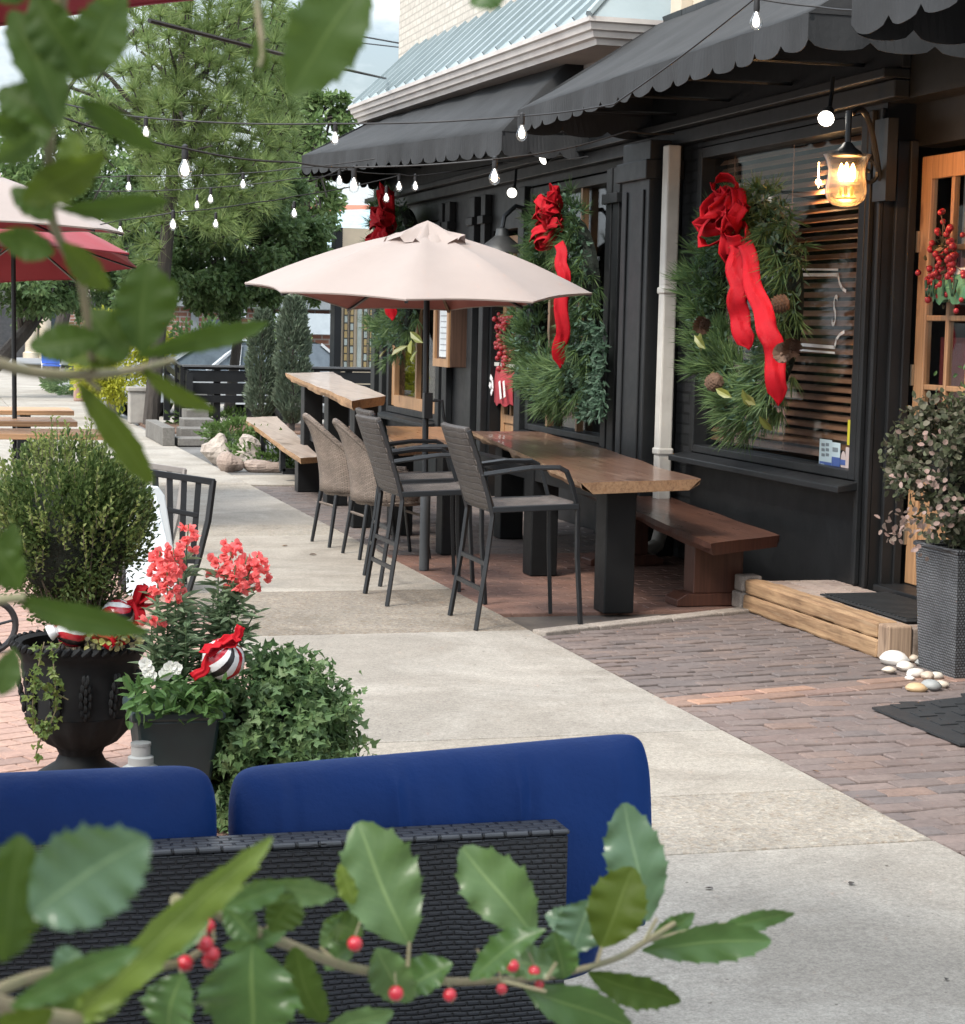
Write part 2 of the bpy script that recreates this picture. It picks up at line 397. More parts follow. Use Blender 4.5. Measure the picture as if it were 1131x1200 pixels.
for k, (nm, m) in names.items():
    mb = MB()
    for a, b, q in slabs:
        if q == k: mb.box(1.56, 3.2, a+.006, b-.006, -.06, 0)
    structure(mb, nm, m, bevel=.006)
mb = MB(); mb.box(-30, 1.55, 13.2, 90, -.08, -.004)
plz = structure(mb, 'plaza', c_plain)
# joints: dark sheet under the slabs
mb = MB(); mb.box(1.56, 3.2, -4, 60, -.1, -.065); structure(mb, 'sidewalk_bed', M['dark'])

# ---- laid bricks, one island each, in courses inside a polygon
def inside(p, poly):
    x, y = p; c = False; n = len(poly)
    for i in range(n):
        x1, y1 = poly[i]; x2, y2 = poly[i-1]
        if (y1 > y) != (y2 > y) and x < (x2-x1)*(y-y1)/(y2-y1)+x1: c = not c
    return c
def clip_poly(sub, clip):
    """Sutherland-Hodgman, clip is convex and counter-clockwise"""
    out = sub
    for i in range(len(clip)):
        a, b = clip[i-1], clip[i]; inp, out = out, []
        if not inp: break
        side = lambda p: (b[0]-a[0])*(p[1]-a[1]) - (b[1]-a[1])*(p[0]-a[0])
        for j in range(len(inp)):
            p, q = inp[j-1], inp[j]; sp, sq = side(p), side(q)
            if sq >= 0:
                if sp < 0: t = sp/(sp-sq); out.append((p[0]+(q[0]-p[0])*t, p[1]+(q[1]-p[1])*t))
                out.append(q)
            elif sp >= 0: t = sp/(sp-sq); out.append((p[0]+(q[0]-p[0])*t, p[1]+(q[1]-p[1])*t))
    return out
def brick_field(mb, poly, ang, L=.2, Wd=.1, gap=.009, zt=0.0, zvar=.004, tilt=.012, bond=.5):
    ca, sa = math.cos(ang), math.sin(ang); cx = sum(p[0] for p in poly)/len(poly); cy = sum(p[1] for p in poly)/len(poly)
    rad = max(math.hypot(p[0]-cx, p[1]-cy) for p in poly)+.3; nu = int(rad/L)+1; nv = int(rad/Wd)+1
    for j in range(-nv, nv+1):
        sh = (j % 2)*bond*L + random.uniform(-.02, .02)
        for i in range(-nu, nu+1):
            u0 = i*L+sh; v0 = j*Wd; j1 = random.uniform(-.004, .004)
            q = [(u0+gap/2, v0+gap/2+j1), (u0+L-gap/2, v0+gap/2+random.uniform(-.004,.004)), (u0+L-gap/2, v0+Wd-gap/2+j1), (u0+gap/2, v0+Wd-gap/2)]
            w = [(cx+a*ca-b*sa, cy+a*sa+b*ca) for a, b in q]
            w = clip_poly(w, poly)
            if len(w) < 3: continue
            ar = abs(sum(w[k-1][0]*w[k][1]-w[k][0]*w[k-1][1] for k in range(len(w))))/2
            if ar < .0012: continue
            mx = sum(a for a, b in w)/len(w); my = sum(b for a, b in w)/len(w)
            z = zt+random.uniform(-zvar, zvar); tx = random.gauss(0, tilt); ty = random.gauss(0, tilt); n = len(w)
            def zz(a, b, d): return z-d+(a-mx)*tx+(b-my)*ty
            inner = [(mx+(a-mx)*.965, my+(b-my)*.94) for a, b in w]
            vs = [(a, b, -.05) for a, b in w]+[(a, b, zz(a, b, .006)) for a, b in w]+[(a, b, zz(a, b, 0)) for a, b in inner]
            fs = [(k, (k+1) % n, n+(k+1) % n, n+k) for k in range(n)]+[(n+k, n+(k+1) % n, 2*n+(k+1) % n, 2*n+k) for k in range(n)]+[tuple(range(2*n, 3*n))]
            mb.add(vs, fs)
b_near = islandmat('old brown pavers', [(.165,.125,.112),(.2,.15,.133),(.15,.124,.116),(.22,.17,.15),(.185,.147,.135),(.158,.135,.129),(.2,.15,.133),(.175,.138,.126),(.19,.15,.135),(.235,.165,.135)], rough=.78)
b_dark = islandmat('old dark pavers', [(.155,.12,.108),(.13,.107,.1),(.18,.142,.127),(.145,.123,.116),(.168,.132,.118),(.185,.14,.12)], rough=.78)
b_red = islandmat('terracotta floor bricks', [(.18,.1,.077),(.215,.12,.09),(.16,.095,.075),(.195,.11,.083)], rough=.7)
b_row = islandmat('border bricks', [(.34,.2,.145),(.26,.165,.135),(.19,.145,.125),(.4,.235,.16),(.22,.15,.12)], rough=.8)
b_left = islandmat('pink pavers', [(.36,.225,.18),(.42,.27,.21),(.3,.2,.165),(.4,.255,.2)], rough=.8)
r0 = Vector((3.2, 7.93, 0)); r1 = Vector((7.2, 8.84, 0)); rd = (r1-r0).normalized(); rn = Vector((-rd.y, rd.x, 0))
ra = math.atan2(rd.y, rd.x)
e0 = Vector((3.2, 9.96, 0)); e1 = Vector((4.72, 10.66, 0))
mb = MB(); brick_field(mb, [(3.205, 2), (7.2, 2), (7.2, 8.84), (3.205, 7.93)], R(3), .21, .105, .008, -.002, .004, .014)
structure(mb, 'brick_paving', b_near)
mb = MB(); A = r0+rn*.004; B = r1+rn*.004
brick_field(mb, [(A.x, A.y), (B.x, B.y), ((B+rn*.2).x, (B+rn*.2).y), ((A+rn*.2).x, (A+rn*.2).y)], ra, .3, .2, .008, .002, .003, .008)
structure(mb, 'brick_border', b_row)
mb = MB(); A = r0+rn*.208; B = r1+rn*.208
brick_field(mb, [(3.205, A.y), (B.x, B.y), (7.2, 11.6), (e1.x, e1.y-.06), (e0.x+.005, e0.y-.06)], R(9), .2, .085, .009, -.002, .005, .016)
structure(mb, 'brick_paving', b_dark)
mb = MB(); brick_field(mb, [(3.205, 10.03), (4.74, 10.72), (5.4, 10.72), (5.4, 13.6), (3.205, 13.6)], R(0), .22, .11, .005, -.004, .002, .004)
structure(mb, 'brick_terrace', b_red)
mb = MB(); brick_field(mb, [(3.205, 13.61), (5.4, 13.61), (5.4, 19.4), (3.205, 19.4)], R(0), .22, .11, .005, -.004, .002, .004)
structure(mb, 'brick_terrace', islandmat('grey brown floor bricks', [(.15,.125,.112),(.19,.15,.132),(.135,.118,.11),(.17,.135,.12)], rough=.75))
mb = MB(); brick_field(mb, [(-2.2, 4), (1.545, 4), (1.545, 13.15), (-2.2, 13.15)], R(24), .2, .1, .006, -.006, .002, .006)
structure(mb, 'brick_paving', b_left)
mb = MB(); mb.box(3.2, 7.3, 1.5, 19.6, -.1, -.022); mb.box(-2.3, 1.55, 3.5, 13.2, -.1, -.022)
structure(mb, 'paving_bed', plain('paving sand', (.09,.075,.06), (.06,.05,.045), rough=.95))
# pale stone edging between the two floors
mb = MB(); d = (e1-e0).normalized(); n = Vector((-d.y, d.x, 0)); k = 0.0; L = (e1-e0).length
while k < L:
    q = min(L, k+random.uniform(.35, .6)); a = e0+d*(k+.003); b = e0+d*(q-.003)
    mb.prism([(a-n*.055)[:2], (b-n*.055)[:2], (b+n*.055)[:2], (a+n*.055)[:2]], -.05, .012+random.uniform(0, .012)); k = q
structure(mb, 'stone_edging', concrete('edging stone', (.4,.35,.31), (.3,.27,.24)), bevel=.008)
# far paving features
mb = MB(); mb.box(3.2, 5.6, 19.55, 20.8, -.05, .0); structure(mb, 'curb_strip', c_tan, bevel=.005)
mb = MB(); mb.box(3.2, 14, 20.85, 28.4, -.05, -.012); mb2 = MB(); mb2.box(3.9, 30, 32, 48, -.45, -.385); structure(mb2, 'parking_lot', c_plain)
structure(mb, 'driveway', concrete('worn driveway', (.2,.195,.19), (.13,.13,.128)))
mb = MB(); mb.box(3.3, 14, 28.4, 31.0, -.05, .015)
structure(mb, 'mulch_bed', plain('pine straw mulch', (.2,.11,.07), (.1,.065,.045), rough=.95, scale=9, bumps=.9, bscale=40, bdist=.03))
mb = MB(); mb.box(-8, 1.2, 34, 40, -.05, .0); structure(mb, 'brick_walk', plain('red walk', (.36,.22,.18), (.28,.18,.15), rough=.9))
# ---- dry leaves lying about on the concrete
for lb, u, v, s, c in (('curled red brown dry leaf lying under the long table near the sidewalk edge',545,691,.05,(.22,.05,.03)),('small dark dry leaf on the concrete nearest the mat side',996,1037,.03,(.08,.07,.06)),('tiny dark dry leaf at the lower right of the concrete',1110,1146,.022,(.07,.06,.05)),('grey brown dry leaf on the concrete beside the blue cushion',826,1040,.03,(.12,.1,.09)),('dry leaf lying on the near brick paving',960,905,.03,(.16,.09,.05)),('brown dry leaf under the tan wicker chairs',362,650,.06,(.2,.11,.06)),('pale dry leaf on the concrete before the far curb',330,640,.05,(.28,.18,.1))):
    p = G(u, v, .004); mb = MB(); a = random.uniform(0, 6); d = np.array([[math.cos(a), math.sin(a), .15]])
    mb.leaves(*T_OVAL, np.array([tuple(p)]), d, np.array([[.1,.1,1.]]), s, s*.7); tag(recenter(mb.build('dry_leaf', plain('dry leaf '+lb[:12], c, rough=.8, bumps=0))), lb, 'leaf', 'dry leaves on the ground')
# ================================================================ the black restaurant front
shop = thing('restaurant_building', 'black painted restaurant front with scalloped awnings and cream brick upper storey', 'building', (5.3, 15, 0))
M['bbrick'] = brickmat('black painted brick', (.03,.032,.035), (.02,.022,.024), (.012,.013,.014), .21, .075, .009, 'XZ', .55, .9)
M['bbrick2'] = brickmat('black painted brick side', (.03,.032,.035), (.02,.022,.024), (.012,.013,.014), .21, .075, .009, 'YZ', .55, .9)
M['cbrick'] = brickmat('cream painted brick', (.6,.56,.49), (.53,.49,.43), (.42,.39,.34), .21, .075, .01, 'YZ', .75, .6)
M['cornice'] = plain('weathered white trim', (.56,.53,.5), (.42,.39,.37), rough=.6, scale=3)
M['soffit'] = plain('grey soffit boards', (.34,.31,.29), (.27,.25,.235), rough=.7, scale=3)
M['seam'] = plain('blue grey metal roof', (.3,.36,.38), (.23,.285,.3), rough=.45, scale=2, bumps=.05, metal=.1)
M['doorwood'] = wood('varnished door wood', [(.3,.165,.085),(.44,.26,.135),(.36,.205,.1)], axis=2, rough=.4, bumps=.15)
M['blind'] = wood('dark wooden blinds', [(.26,.125,.075),(.38,.2,.12),(.31,.155,.095)], axis=1, rough=.55, scale=.5, bumps=.1)
X0 = 5.3
def wbox(mb, y0, y1, z0, z1, x=X0, t=.18, mi=0): mb.box(x, x+t, y0, y1, z0, z1, mi)
w = MB()
wbox(w, 10.42, 13.04, 0, .74); wbox(w, 10.42, 13.04, 2.93, 3.95); wbox(w, 13.5, 14.5, 0, 3.95)
wbox(w, 14.5, 17.0, 0, .68); wbox(w, 14.5, 17.0, 2.9, 3.95); wbox(w, 17.0, 17.34, 0, 3.95)
wbox(w, 17.34, 18.22, 2.55, 3.95); wbox(w, 18.22, 20.1, 0, 3.95); wbox(w, 20.1, 22.5, 0, .6); wbox(w, 20.1, 22.5, 2.75, 3.95); wbox(w, 22.5, 23.2, 0, 3.95)
wbox(w, 10.26, 10.42, .0, 3.95); w.box(5.48, 5.66, 8.6, 10.26, 2.72, 3.95); w.box(5.48, 5.66, 8.4, 9.0, 0, 2.72); wbox(w, 3, 8.4, 0, 3.95); wbox(w, 8.4, 10.26, 2.96, 3.95)
w.box(5.48, 9, 23.02, 23.2, 0, 3.95)
w.build('wall', M['black_paint'], shop)
w = MB(); w.box(5.47, 5.66, 3, 23.0, 3.96, 9); w.build('upper_wall', M['cbrick'], shop)
w = MB(); w.box(5.31, 5.465, 13.55, 13.75, 3.86, 9); w.box(5.40, 5.465, 3, 13.54, 3.96, 4.1); w.build('wall_trim', M['cream'], shop, bevel=.008)
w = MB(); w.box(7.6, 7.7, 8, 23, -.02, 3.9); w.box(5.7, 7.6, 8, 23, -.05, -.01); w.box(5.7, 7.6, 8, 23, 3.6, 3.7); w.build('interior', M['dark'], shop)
w = MB(); w.box(5.302, 5.46, 13.045, 13.495, 0, 3.95); w.build('brick_pier', M['bbrick2'], shop)
# pillar beside the downpipe
w = MB(); w.box(5.04, 5.297, 13.36, 13.93, .0, 3.0); w.box(5.0, 5.297, 13.33, 13.96, .0, .22); w.box(5.0, 5.297, 13.33, 13.96, 2.72, 2.86)
w.box(5.025, 5.04, 13.44, 13.5, .3, 2.65); w.box(5.025, 5.04, 13.79, 13.85, .3, 2.65)
w.build('pillar', M['black_trim'], shop, bevel=.008)
for (a, b) in ((14.52,14.66),(14.7,14.82),(17.02,17.2),(18.3,18.44),(18.68,18.86),(19.62,19.8),(19.92,20.06),(22.55,22.7),(22.95,23.15)):
    w = MB(); w.box(5.23, 5.298, a, b, .0, 2.9); w.box(5.21, 5.298, a-.02, b+.02, .0, .25); w.box(5.2, 5.298, a-.025, b+.025, 2.62, 2.7)
    w.build('pilaster', M['black_trim'], shop, bevel=.006)
# entablature
w = MB(); w.box(5.2, 5.298, 10.0, 23.2, 2.96, 3.06); w.box(5.13, 5.298, 10.0, 23.2, 3.063, 3.12); w.box(5.24, 5.298, 10.0, 23.2, 3.123, 3.5)
w.build('entablature', M['black_trim'], shop, bevel=.008)
# tall boards between window and door
w = MB(); w.box(5.265, 5.298, 10.375, 10.42, .18, 2.93); w.box(5.27, 5.298, 10.26, 10.29, .18, 2.93); w.box(5.36, 5.48, 10.225, 10.258, .18, 2.75); w.box(5.43, 5.48, 10.205, 10.223, .18, 2.75)
w.build('door_casing', M['black_trim'], shop, bevel=.006)

def window(y0, y1, z0, z1, fr=.07, mat=None, sill=True, sub=True, sz=0.0, gx=5.37):
    f = MB(); m = mat or M['black_trim']
    f.box(5.27, 5.46, y0, y0+fr, z0, z1); f.box(5.27, 5.46, y1-fr, y1, z0, z1)
    f.box(5.272, 5.458, y0+fr, y1-fr, z1-fr, z1); f.box(5.272, 5.458, y0+fr, y1-fr, z0, z0+fr*.7)
    o = f.build('window', m, shop, bevel=.006)
    gl = MB(); gl.box(gx, gx+.006, y0+fr, y1-fr, z0+fr*.7, z1-fr); gl.build('pane', M['glass'], o)
    if sill:
        s = MB(); s.add([(5.14, y0-.06, z0-.07), (5.27, y0-.06, z0-.055), (5.27, y1+.06, z0-.055), (5.14, y1+.06, z0-.07),
                         (5.14, y0-.06, z0-.03), (5.27, y0-.06, z0-.003), (5.27, y1+.06, z0-.003), (5.14, y1+.06, z0-.03)],
                        [(0,3,2,1),(4,5,6,7),(0,1,5,4),(1,2,6,5),(2,3,7,6),(3,0,4,7)])
        s.build('sill', M['black_trim'], o, bevel=.006)
    return o
win1 = window(10.44, 13.02, .79, 2.92, .075, sub=True)
b = MB(); z = .9
while z < 2.84:
    b.add([(5.40,10.53,z-.018),(5.432,10.53,z+.016),(5.432,12.93,z+.016),(5.40,12.93,z-.018),(5.40,10.53,z-.015),(5.432,10.53,z+.019),(5.432,12.93,z+.019),(5.40,12.93,z-.015)],
          [(0,3,2,1),(4,5,6,7),(0,1,5,4),(1,2,6,5),(2,3,7,6),(3,0,4,7)]); z += .058
for yy in (10.75, 11.7, 12.65): b.box(5.395, 5.398, yy, yy+.012, .88, 2.85)
b.build('blinds', M['blind'], win1)
q = W(959, 213, 5.385); b = MB(); b.sphere(q, .018, 10, 8); b.tube([q, q+Vector((0,0,.12))], .004, 5); b.build('bulb', glow('small warm bulb', (1,.6,.25), 25), win1, smooth=True)
ld = bpy.data.lights.new('window bulb light', 'POINT'); ld.energy = 3; ld.color = (1,.55,.25); ld.shadow_soft_size = .03; lo = bpy.data.objects.new('bulb_light', ld); COL.objects.link(lo); lo.parent = win1; lo.location = Vector((5.384, q.y, q.z-.03))-Vector((5.3,15,0))
# lettering and ornament on the glass
white_ink = plain('white window lettering', (.85,.85,.83), rough=.5, bumps=0)
lt = MB()
def letter(mb, ch, u, v, h, wide=.75, shear=0.0, X=5.366):
    c = W(u, v, X); vs, fs = text_points(ch, h*1.38, shear, .0)
    mb.add([(X, c.y-p.x*wide, c.z+p.y) for p in vs], fs)
for ch, u, v, h in (('T', 890, 352, .13), ('A', 899, 363, .17), ('P', 911, 364, .17)): letter(lt, ch, u, v, h, .6)
letter(lt, 'S', 977, 366, .2, .5, .25)
def strip(mb, pts, wd, X=5.366):
    q = [W(u, v, X) for u, v in pts]
    for a, c in zip(q, q[1:]):
        d = (c-a).normalized(); n = Vector((0, -d.z, d.y))*wd/2; e = d*wd*.3
        mb.add([a-n-e, c-n+e, c+n+e, a+n-e], [(0,1,2,3)])
strip(lt, [(868,315),(982,316)], .012); strip(lt, [(868,322),(982,322)], .02); strip(lt, [(982,322),(984,332),(987,338),(991,341)], .02)
strip(lt, [(866,398),(978,407)], .02); strip(lt, [(866,404),(978,413.5)], .013); strip(lt, [(978,407),(980,398),(984,392),(989,389)], .02)
lt.build('lettering', white_ink, win1)
# stickers in the lower corner
st_blue = plain('pale blue sticker', (.5,.62,.66), (.46,.58,.62), rough=.4, bumps=0); st_b2 = plain('blue sticker band', (.07,.13,.38), rough=.4, bumps=0); st_grey = plain('grey print', (.2,.25,.28), rough=.5, bumps=0)
st_y = plain('yellow strip', (.6,.55,.04), rough=.5, bumps=0); st_p = plain('pink white strip', (.62,.52,.5), rough=.5, bumps=0)
def quad(mb, u0, v0, u1, v1, X, sk=.2, mi=0):
    a = W(u0, v0, X); b_ = W(u1, v1, X); mb.box(X-.0015, X, b_.y, a.y, b_.z, a.z, mi)
s = MB(); XX = 5.3685
quad(s, 961, 514, 974, 547, XX, mi=0); quad(s, 975, 518, 984, 548, XX, mi=0); quad(s, 960.5, 540, 974, 549, XX-.002, mi=1); quad(s, 975, 535, 984, 549, XX-.002, mi=1)
for k in range(3): quad(s, 963, 519+k*6, 966.5, 523+k*6, XX-.002, mi=2); quad(s, 968, 519+k*6, 971.5, 523+k*6, XX-.002, mi=2)
quad(s, 976, 524, 982, 530, XX-.002, mi=2)
quad(s, 962, 543, 966, 545, XX-.004, mi=0)
s.build('sticker', [st_blue, st_b2, st_grey], win1)
s = MB(); c = W(988, 541, XX); s.lathe([(.001,-.0008),(.04,-.0008),(.04,.0008),(.001,.0008)], (0,0,0), 20); s.v = [(XX+z, c.y+x*.8, c.z+y*1.6) for x, y, z in s.v]
k0 = len(s.f); s.box(XX-.003, XX-.0012, c.y-.034, c.y+.034, c.z-.02, c.z+.012, 1); s.build('sticker', [st_p, st_b2], win1)
s = MB(); quad(s, 994, 492, 998, 522, XX, mi=0); quad(s, 991.5, 524, 996.5, 556, XX, mi=1); s.build('sticker', [st_y, st_p], win1)
win2 = window(14.84, 16.98, .72, 2.88, .08)
f = MB(); f.box(5.3, 5.36, 16.4, 16.46, .78, 2.8); f.box(5.3, 5.36, 15.6, 15.64, .78, 2.8); f.build('glazing_bar', M['doorwood'], win2)
win3 = window(20.12, 22.48, .62, 2.73, .1, M['black_trim'])
f = MB(); f.box(5.31, 5.37, 22.24, 22.37, .7, 2.6); f.box(5.31, 5.37, 20.22, 22.24, .69, .82); f.box(5.312, 5.368, 21.2, 21.26, .82, 2.6); f.build('glazing_bar', M['doorwood'], win3)
# doors
def door(y0, y1, z0, z1, x, rows, cols, st=.115, panel=.75, mat=None):
    f = MB(); t = .045
    f.box(x, x+t, y0, y0+st, z0, z1); f.box(x, x+t, y1-st, y1, z0, z1); f.box(x, x+t, y0+st, y1-st, z1-st*1.15, z1); f.box(x, x+t, y0+st, y1-st, z0, z0+.2)
    f.box(x, x+t, y0+st, y1-st, z0+panel-.08, z0+panel)
    f.box(x+.015, x+t-.01, y0+st, y1-st, z0+.2, z0+panel-.08)
    a, b_ = y0+st, y1-st; lo, hi = z0+panel, z1-st*1.15
    for i in range(1, cols): q = a+(b_-a)*i/cols; f.box(x+.003, x+t-.003, q-.017, q+.017, lo, hi)
    for i in range(1, rows):
        q = lo+(hi-lo)*i/rows; yy = a
        for j in range(cols):
            y2 = a+(b_-a)*(j+1)/cols; f.box(x+.005, x+t-.005, a+(b_-a)*j/cols+(.017 if j else 0), y2-(.017 if j < cols-1 else 0), q-.016, q+.016)
    d = f.build('door', mat or M['doorwood'], shop, bevel=.006)
    g_ = MB(); g_.box(x+.02, x+.024, a, b_, lo, hi); g_.build('pane', M['glass'], d)
    return d
d1 = door(9.26, 10.2, .215, 2.66, 5.5, 4, 3)
hm = plain('brass hinge', (.55,.5,.4), rough=.35, metal=.9)
for z in (2.18, 1.42, .5): h = MB(); h.box(5.482, 5.499, 10.185, 10.203, z-.06, z+.06); h.build('hinge', hm, d1)
c_red = plain('dark red curtain', (.2,.03,.03), (.12,.02,.02), rough=.9, stretch=(1,14,.3)); c_pale = plain('pale blind inside', (.6,.56,.55), (.5,.47,.46), rough=.8)
cu = MB(); cu.box(5.6, 5.61, 9.55, 10.08, .95, 1.64); cu.build('curtain', c_red, d1)
cu = MB(); cu.box(5.58, 5.59, 9.3, 9.86, 2.0, 2.55); cu.build('door_blind', c_pale, d1)
d2 = door(17.38, 18.18, .1, 2.5, 5.4, 5, 3, .1, .7)
w = MB(); w.box(5.3, 5.66, 9.0, 10.2, .17, .21); w.build('threshold', M['black_trim'], shop, bevel=.005)
# pent roof with standing seams and cornice
EY0, EY1, EX, EZ = 13.86, 22.3, 4.72, 3.92
P_ = lambda x, y, z: (x, y, z)
rf = MB(); top = 4.62; hy0, hy1 = EY0+.62, EY1-.05
def rz(y): return .18*(y-EY0)/(EY1-EY0)
rf.add([(EX,EY0,EZ),(EX,EY1,EZ+rz(EY1)),(5.46,hy1,top+rz(hy1)),(5.46,hy0,top+rz(hy0))], [(0,1,2,3)])
rf.add([(EX,EY0,EZ),(5.46,hy0,top),(5.46,EY0,EZ)], [(0,1,2)])
rf.add([(EX,EY1,EZ+.18),(5.46,EY1,EZ+.18),(5.46,hy1,top+.18)], [(0,1,2)])
k = EY0+.35
while k < EY1-.05:
    t0 = max(0, 0); ysl = Vector((EX, k, EZ+rz(k)+.012)); f_ = 1.0
    if k < hy0: f_ = (k-EY0)/(hy0-EY0)
    rf.beam(ysl, Vector((EX+(5.46-EX)*f_, k, EZ+rz(k)+.012+(top-EZ)*f_)), .03, .045); k += .41
rf.tube([(EX,EY0,EZ+.01),(5.46,hy0,top+.02)], .03, 6)
rf.build('metal_roof', M['seam'], shop)
co = MB()
prof = [(0,0),(.0,-.035),(.02,-.045),(.03,-.09),(.05,-.1),(.06,-.14),(.09,-.15),(.1,-.19)]
for (xa, za), (xb, zb) in zip(prof, prof[1:]):
    a = [(EX+xa, EY0+xa, EZ+za), (EX+xa, EY1-xa, EZ+.18+za), (EX+xb, EY1-xb, EZ+.18+zb), (EX+xb, EY0+xb, EZ+zb)]; co.add(a, [(0,3,2,1)])
    a = [(EX+xa, EY0+xa, EZ+za), (5.46, EY0+xa, EZ+za), (5.46, EY0+xb, EZ+zb), (EX+xb, EY0+xb, EZ+zb)]; co.add(a, [(0,1,2,3)])
    a = [(EX+xa, EY1-xa, EZ+.18+za), (5.46, EY1-xa, EZ+.18+za), (5.46, EY1-xb, EZ+.18+zb), (EX+xb, EY1-xb, EZ+.18+zb)]; co.add(a, [(0,3,2,1)])
co.build('cornice', M['cornice'], shop)
so = MB(); e = .1
so.add([(EX+e,EY0+e,EZ-.19),(5.46,EY0+e,EZ-.19),(5.46,EY1-e,EZ-.01),(EX+e,EY1-e,EZ-.01)], [(0,1,2,3)])
so.beam((5.2,EY0+e,EZ-.215),(5.2,EY1-e,EZ-.035), .05, .05)
so.build('soffit', M['soffit'], shop)
# ---------------------------------------------------------------- awnings
def awning(front, wall, val=.18, scal=.3, sides=(True, True), seams=6):
    """front: far and near bottom points of the fold line; wall: far and near top points"""
    mb = MB(); f0, f1 = Vector(front[0]), Vector(front[1]); w0, w1 = Vector(wall[0]), Vector(wall[1]); nu, nv = 36, 8
    Pg = []
    for i in range(nu+1):
        t = i/nu; a = f0.lerp(f1, t); b_ = w0.lerp(w1, t); row = []
        for j in range(nv+1):
            s_ = j/nv; p = a.lerp(b_, s_); sag = -.035*math.sin(PI*s_)*(1-.5*abs(math.cos(PI*seams*t)))
            row.append(p+Vector((0, 0, sag+random.uniform(-.004, .004))))
        Pg.append(row)
    mb.grid(Pg); mv = MB()
    def valance(a, b_):
        n = max(2, round((b_-a).length/scal)); sub = 8; d = b_-a; nrm = Vector((-d.y, d.x, 0)).normalized()
        tp, bt = [], []
        for i in range(n*sub+1):
            t = i/(n*sub); q = (i % sub)/sub; p = a+d*t
            wv = nrm*(.012*math.sin(t*n*2.1)+.006*math.sin(t*n*7))
            tp.append(p); bt.append(p+wv+Vector((0, 0, -val*(.72+.28*math.sqrt(max(0, 1-(2*q-1)**2))))))
        mv.grid([tp, bt])
    valance(f0, f1)
    for on, a, b_ in ((sides[0], f0, w0), (sides[1], f1, w1)):
        if on:
            c_ = Vector((b_.x, b_.y, a.z)); mb.add([a, b_, c_], [(0,1,2)]); valance(a, c_)
    o = mb.build('awning', M['awning'], shop, smooth=True)
    s_ = o.modifiers.new('cloth thickness', 'SOLIDIFY'); s_.thickness = .005
    vo_ = mv.build('valance', M['awning'], o); s_ = vo_.modifiers.new('cloth thickness', 'SOLIDIFY'); s_.thickness = .004
    fr = MB(); fr.tube([f0+Vector((.02,0,-.02)), f1+Vector((.02,0,-.02))], .014, 6)
    for i in range(5):
        t = (i+.5)/5; fr.tube([f0.lerp(f1, t)+Vector((.03,0,-.03)), Vector((5.28, f0.lerp(w0,.5).lerp(f1.lerp(w1,.5), t).y, f0.lerp(f1,t).z-.02))], .012, 6)
        fr.tube([f0.lerp(f1, t)+Vector((.03,0,-.03)), w0.lerp(w1, t)+Vector((-.05,0,-.09))], .012, 6)
    fr.build('awning_frame', M['black_metal'], o)
    return o
awning([(3.86,20.5,3.37),(4.5,15.3,3.2)], [(5.24,22.6,4.08),(5.24,15.3,4.0)], .2, .29)
awning([(4.2,13.88,3.21),(4.2,9.0,3.21)], [(5.24,13.88,3.88),(5.24,9.0,3.88)], .17, .3, (True, True))
awning([(4.0,8.12,3.16),(4.0,3.0,3.16)], [(5.26,8.12,3.8),(5.26,3.0,3.8)], .2, .33)
# ---------------------------------------------------------------- things on the front
dp = thing('downpipe', 'cream white downpipe running down beside the black pillar', 'downpipe', (5.17,13.1,0))
mb = MB(); mb.box(5.1, 5.2, 13.16, 13.27, .3, 2.95); mb.box(5.09, 5.21, 13.15, 13.28, 1.9, 1.95); mb.box(5.09, 5.21, 13.15, 13.28, .75, .8)
mb.build('pipe', M['white_metal'], dp, bevel=.012)
mb = MB(); mb.tube([(5.15,13.215,.32),(5.15,13.2,.2),(5.11,13.17,.1),(5.0,13.12,.055),(4.9,13.08,.05)], .055, 10); mb.build('elbow', M['white_metal'], dp, smooth=True)

# lit wall lantern by the door
lan = thing('wall_lantern', 'lit bell shaped glass lantern on a black scroll bracket beside the door', 'lamp', (5.26,10.2,2.6))
L0 = D(992, 210, 10.55)
mb = MB(); mb.box(5.235, 5.298, 10.12, 10.28, 2.4, 2.86)
sc_ = [Vector((5.235,10.2,2.5))+Vector((-.1*t, -.1*t*.6, 0)) for t in (0,)]
A_ = Vector((5.24,10.2,2.52)); B_ = Vector((L0.x, L0.y, L0.z+.36))
pts = []
for i in range(15):
    t = i/14; p = A_.lerp(B_, t); p.z = A_.z+(B_.z-A_.z)*t+.17*math.sin(PI*min(1, t*1.05)); pts.append(p)
pts.append(Vector((L0.x, L0.y, L0.z+.15)))
mb.tube(pts, .017, 8)
sp_ = [Vector((5.2-.09*(1-k/22)*math.cos(k*.42)-.05, 10.18, 2.55+.1*(1-k/22)*math.sin(k*.42))) for k in range(22)]; mb.tube(sp_, .013, 6)
mb.lathe([(.012,.2),(.025,.19),(.04,.17),(.075,.145),(.085,.125),(.08,.12)], L0, 20)
mb.build('bracket', M['black_metal'], lan, smooth=True)
mb = MB(); mb.lathe([(.128,.13),(.112,.1),(.1,.06),(.1,.02),(.11,-.03),(.113,-.07),(.1,-.11),(.07,-.138),(.03,-.15),(.004,-.152)], L0, 24, caps=False)
o = mb.build('shade', glass('seeded glass', (.98,.72,.45), 3.2, .3), lan, smooth=True)
mb = MB()
for k in range(3):
    q = L0+Vector((.035*math.cos(k*2.1), .035*math.sin(k*2.1), .035)); mb.lathe([(.004,-.045),(.014,-.025),(.016,0),(.01,.03),(.002,.05)], q, 10)
mb.build('bulb', glow('warm lamp bulb', (1,.6,.25), 60), lan, smooth=True)
mb = MB()
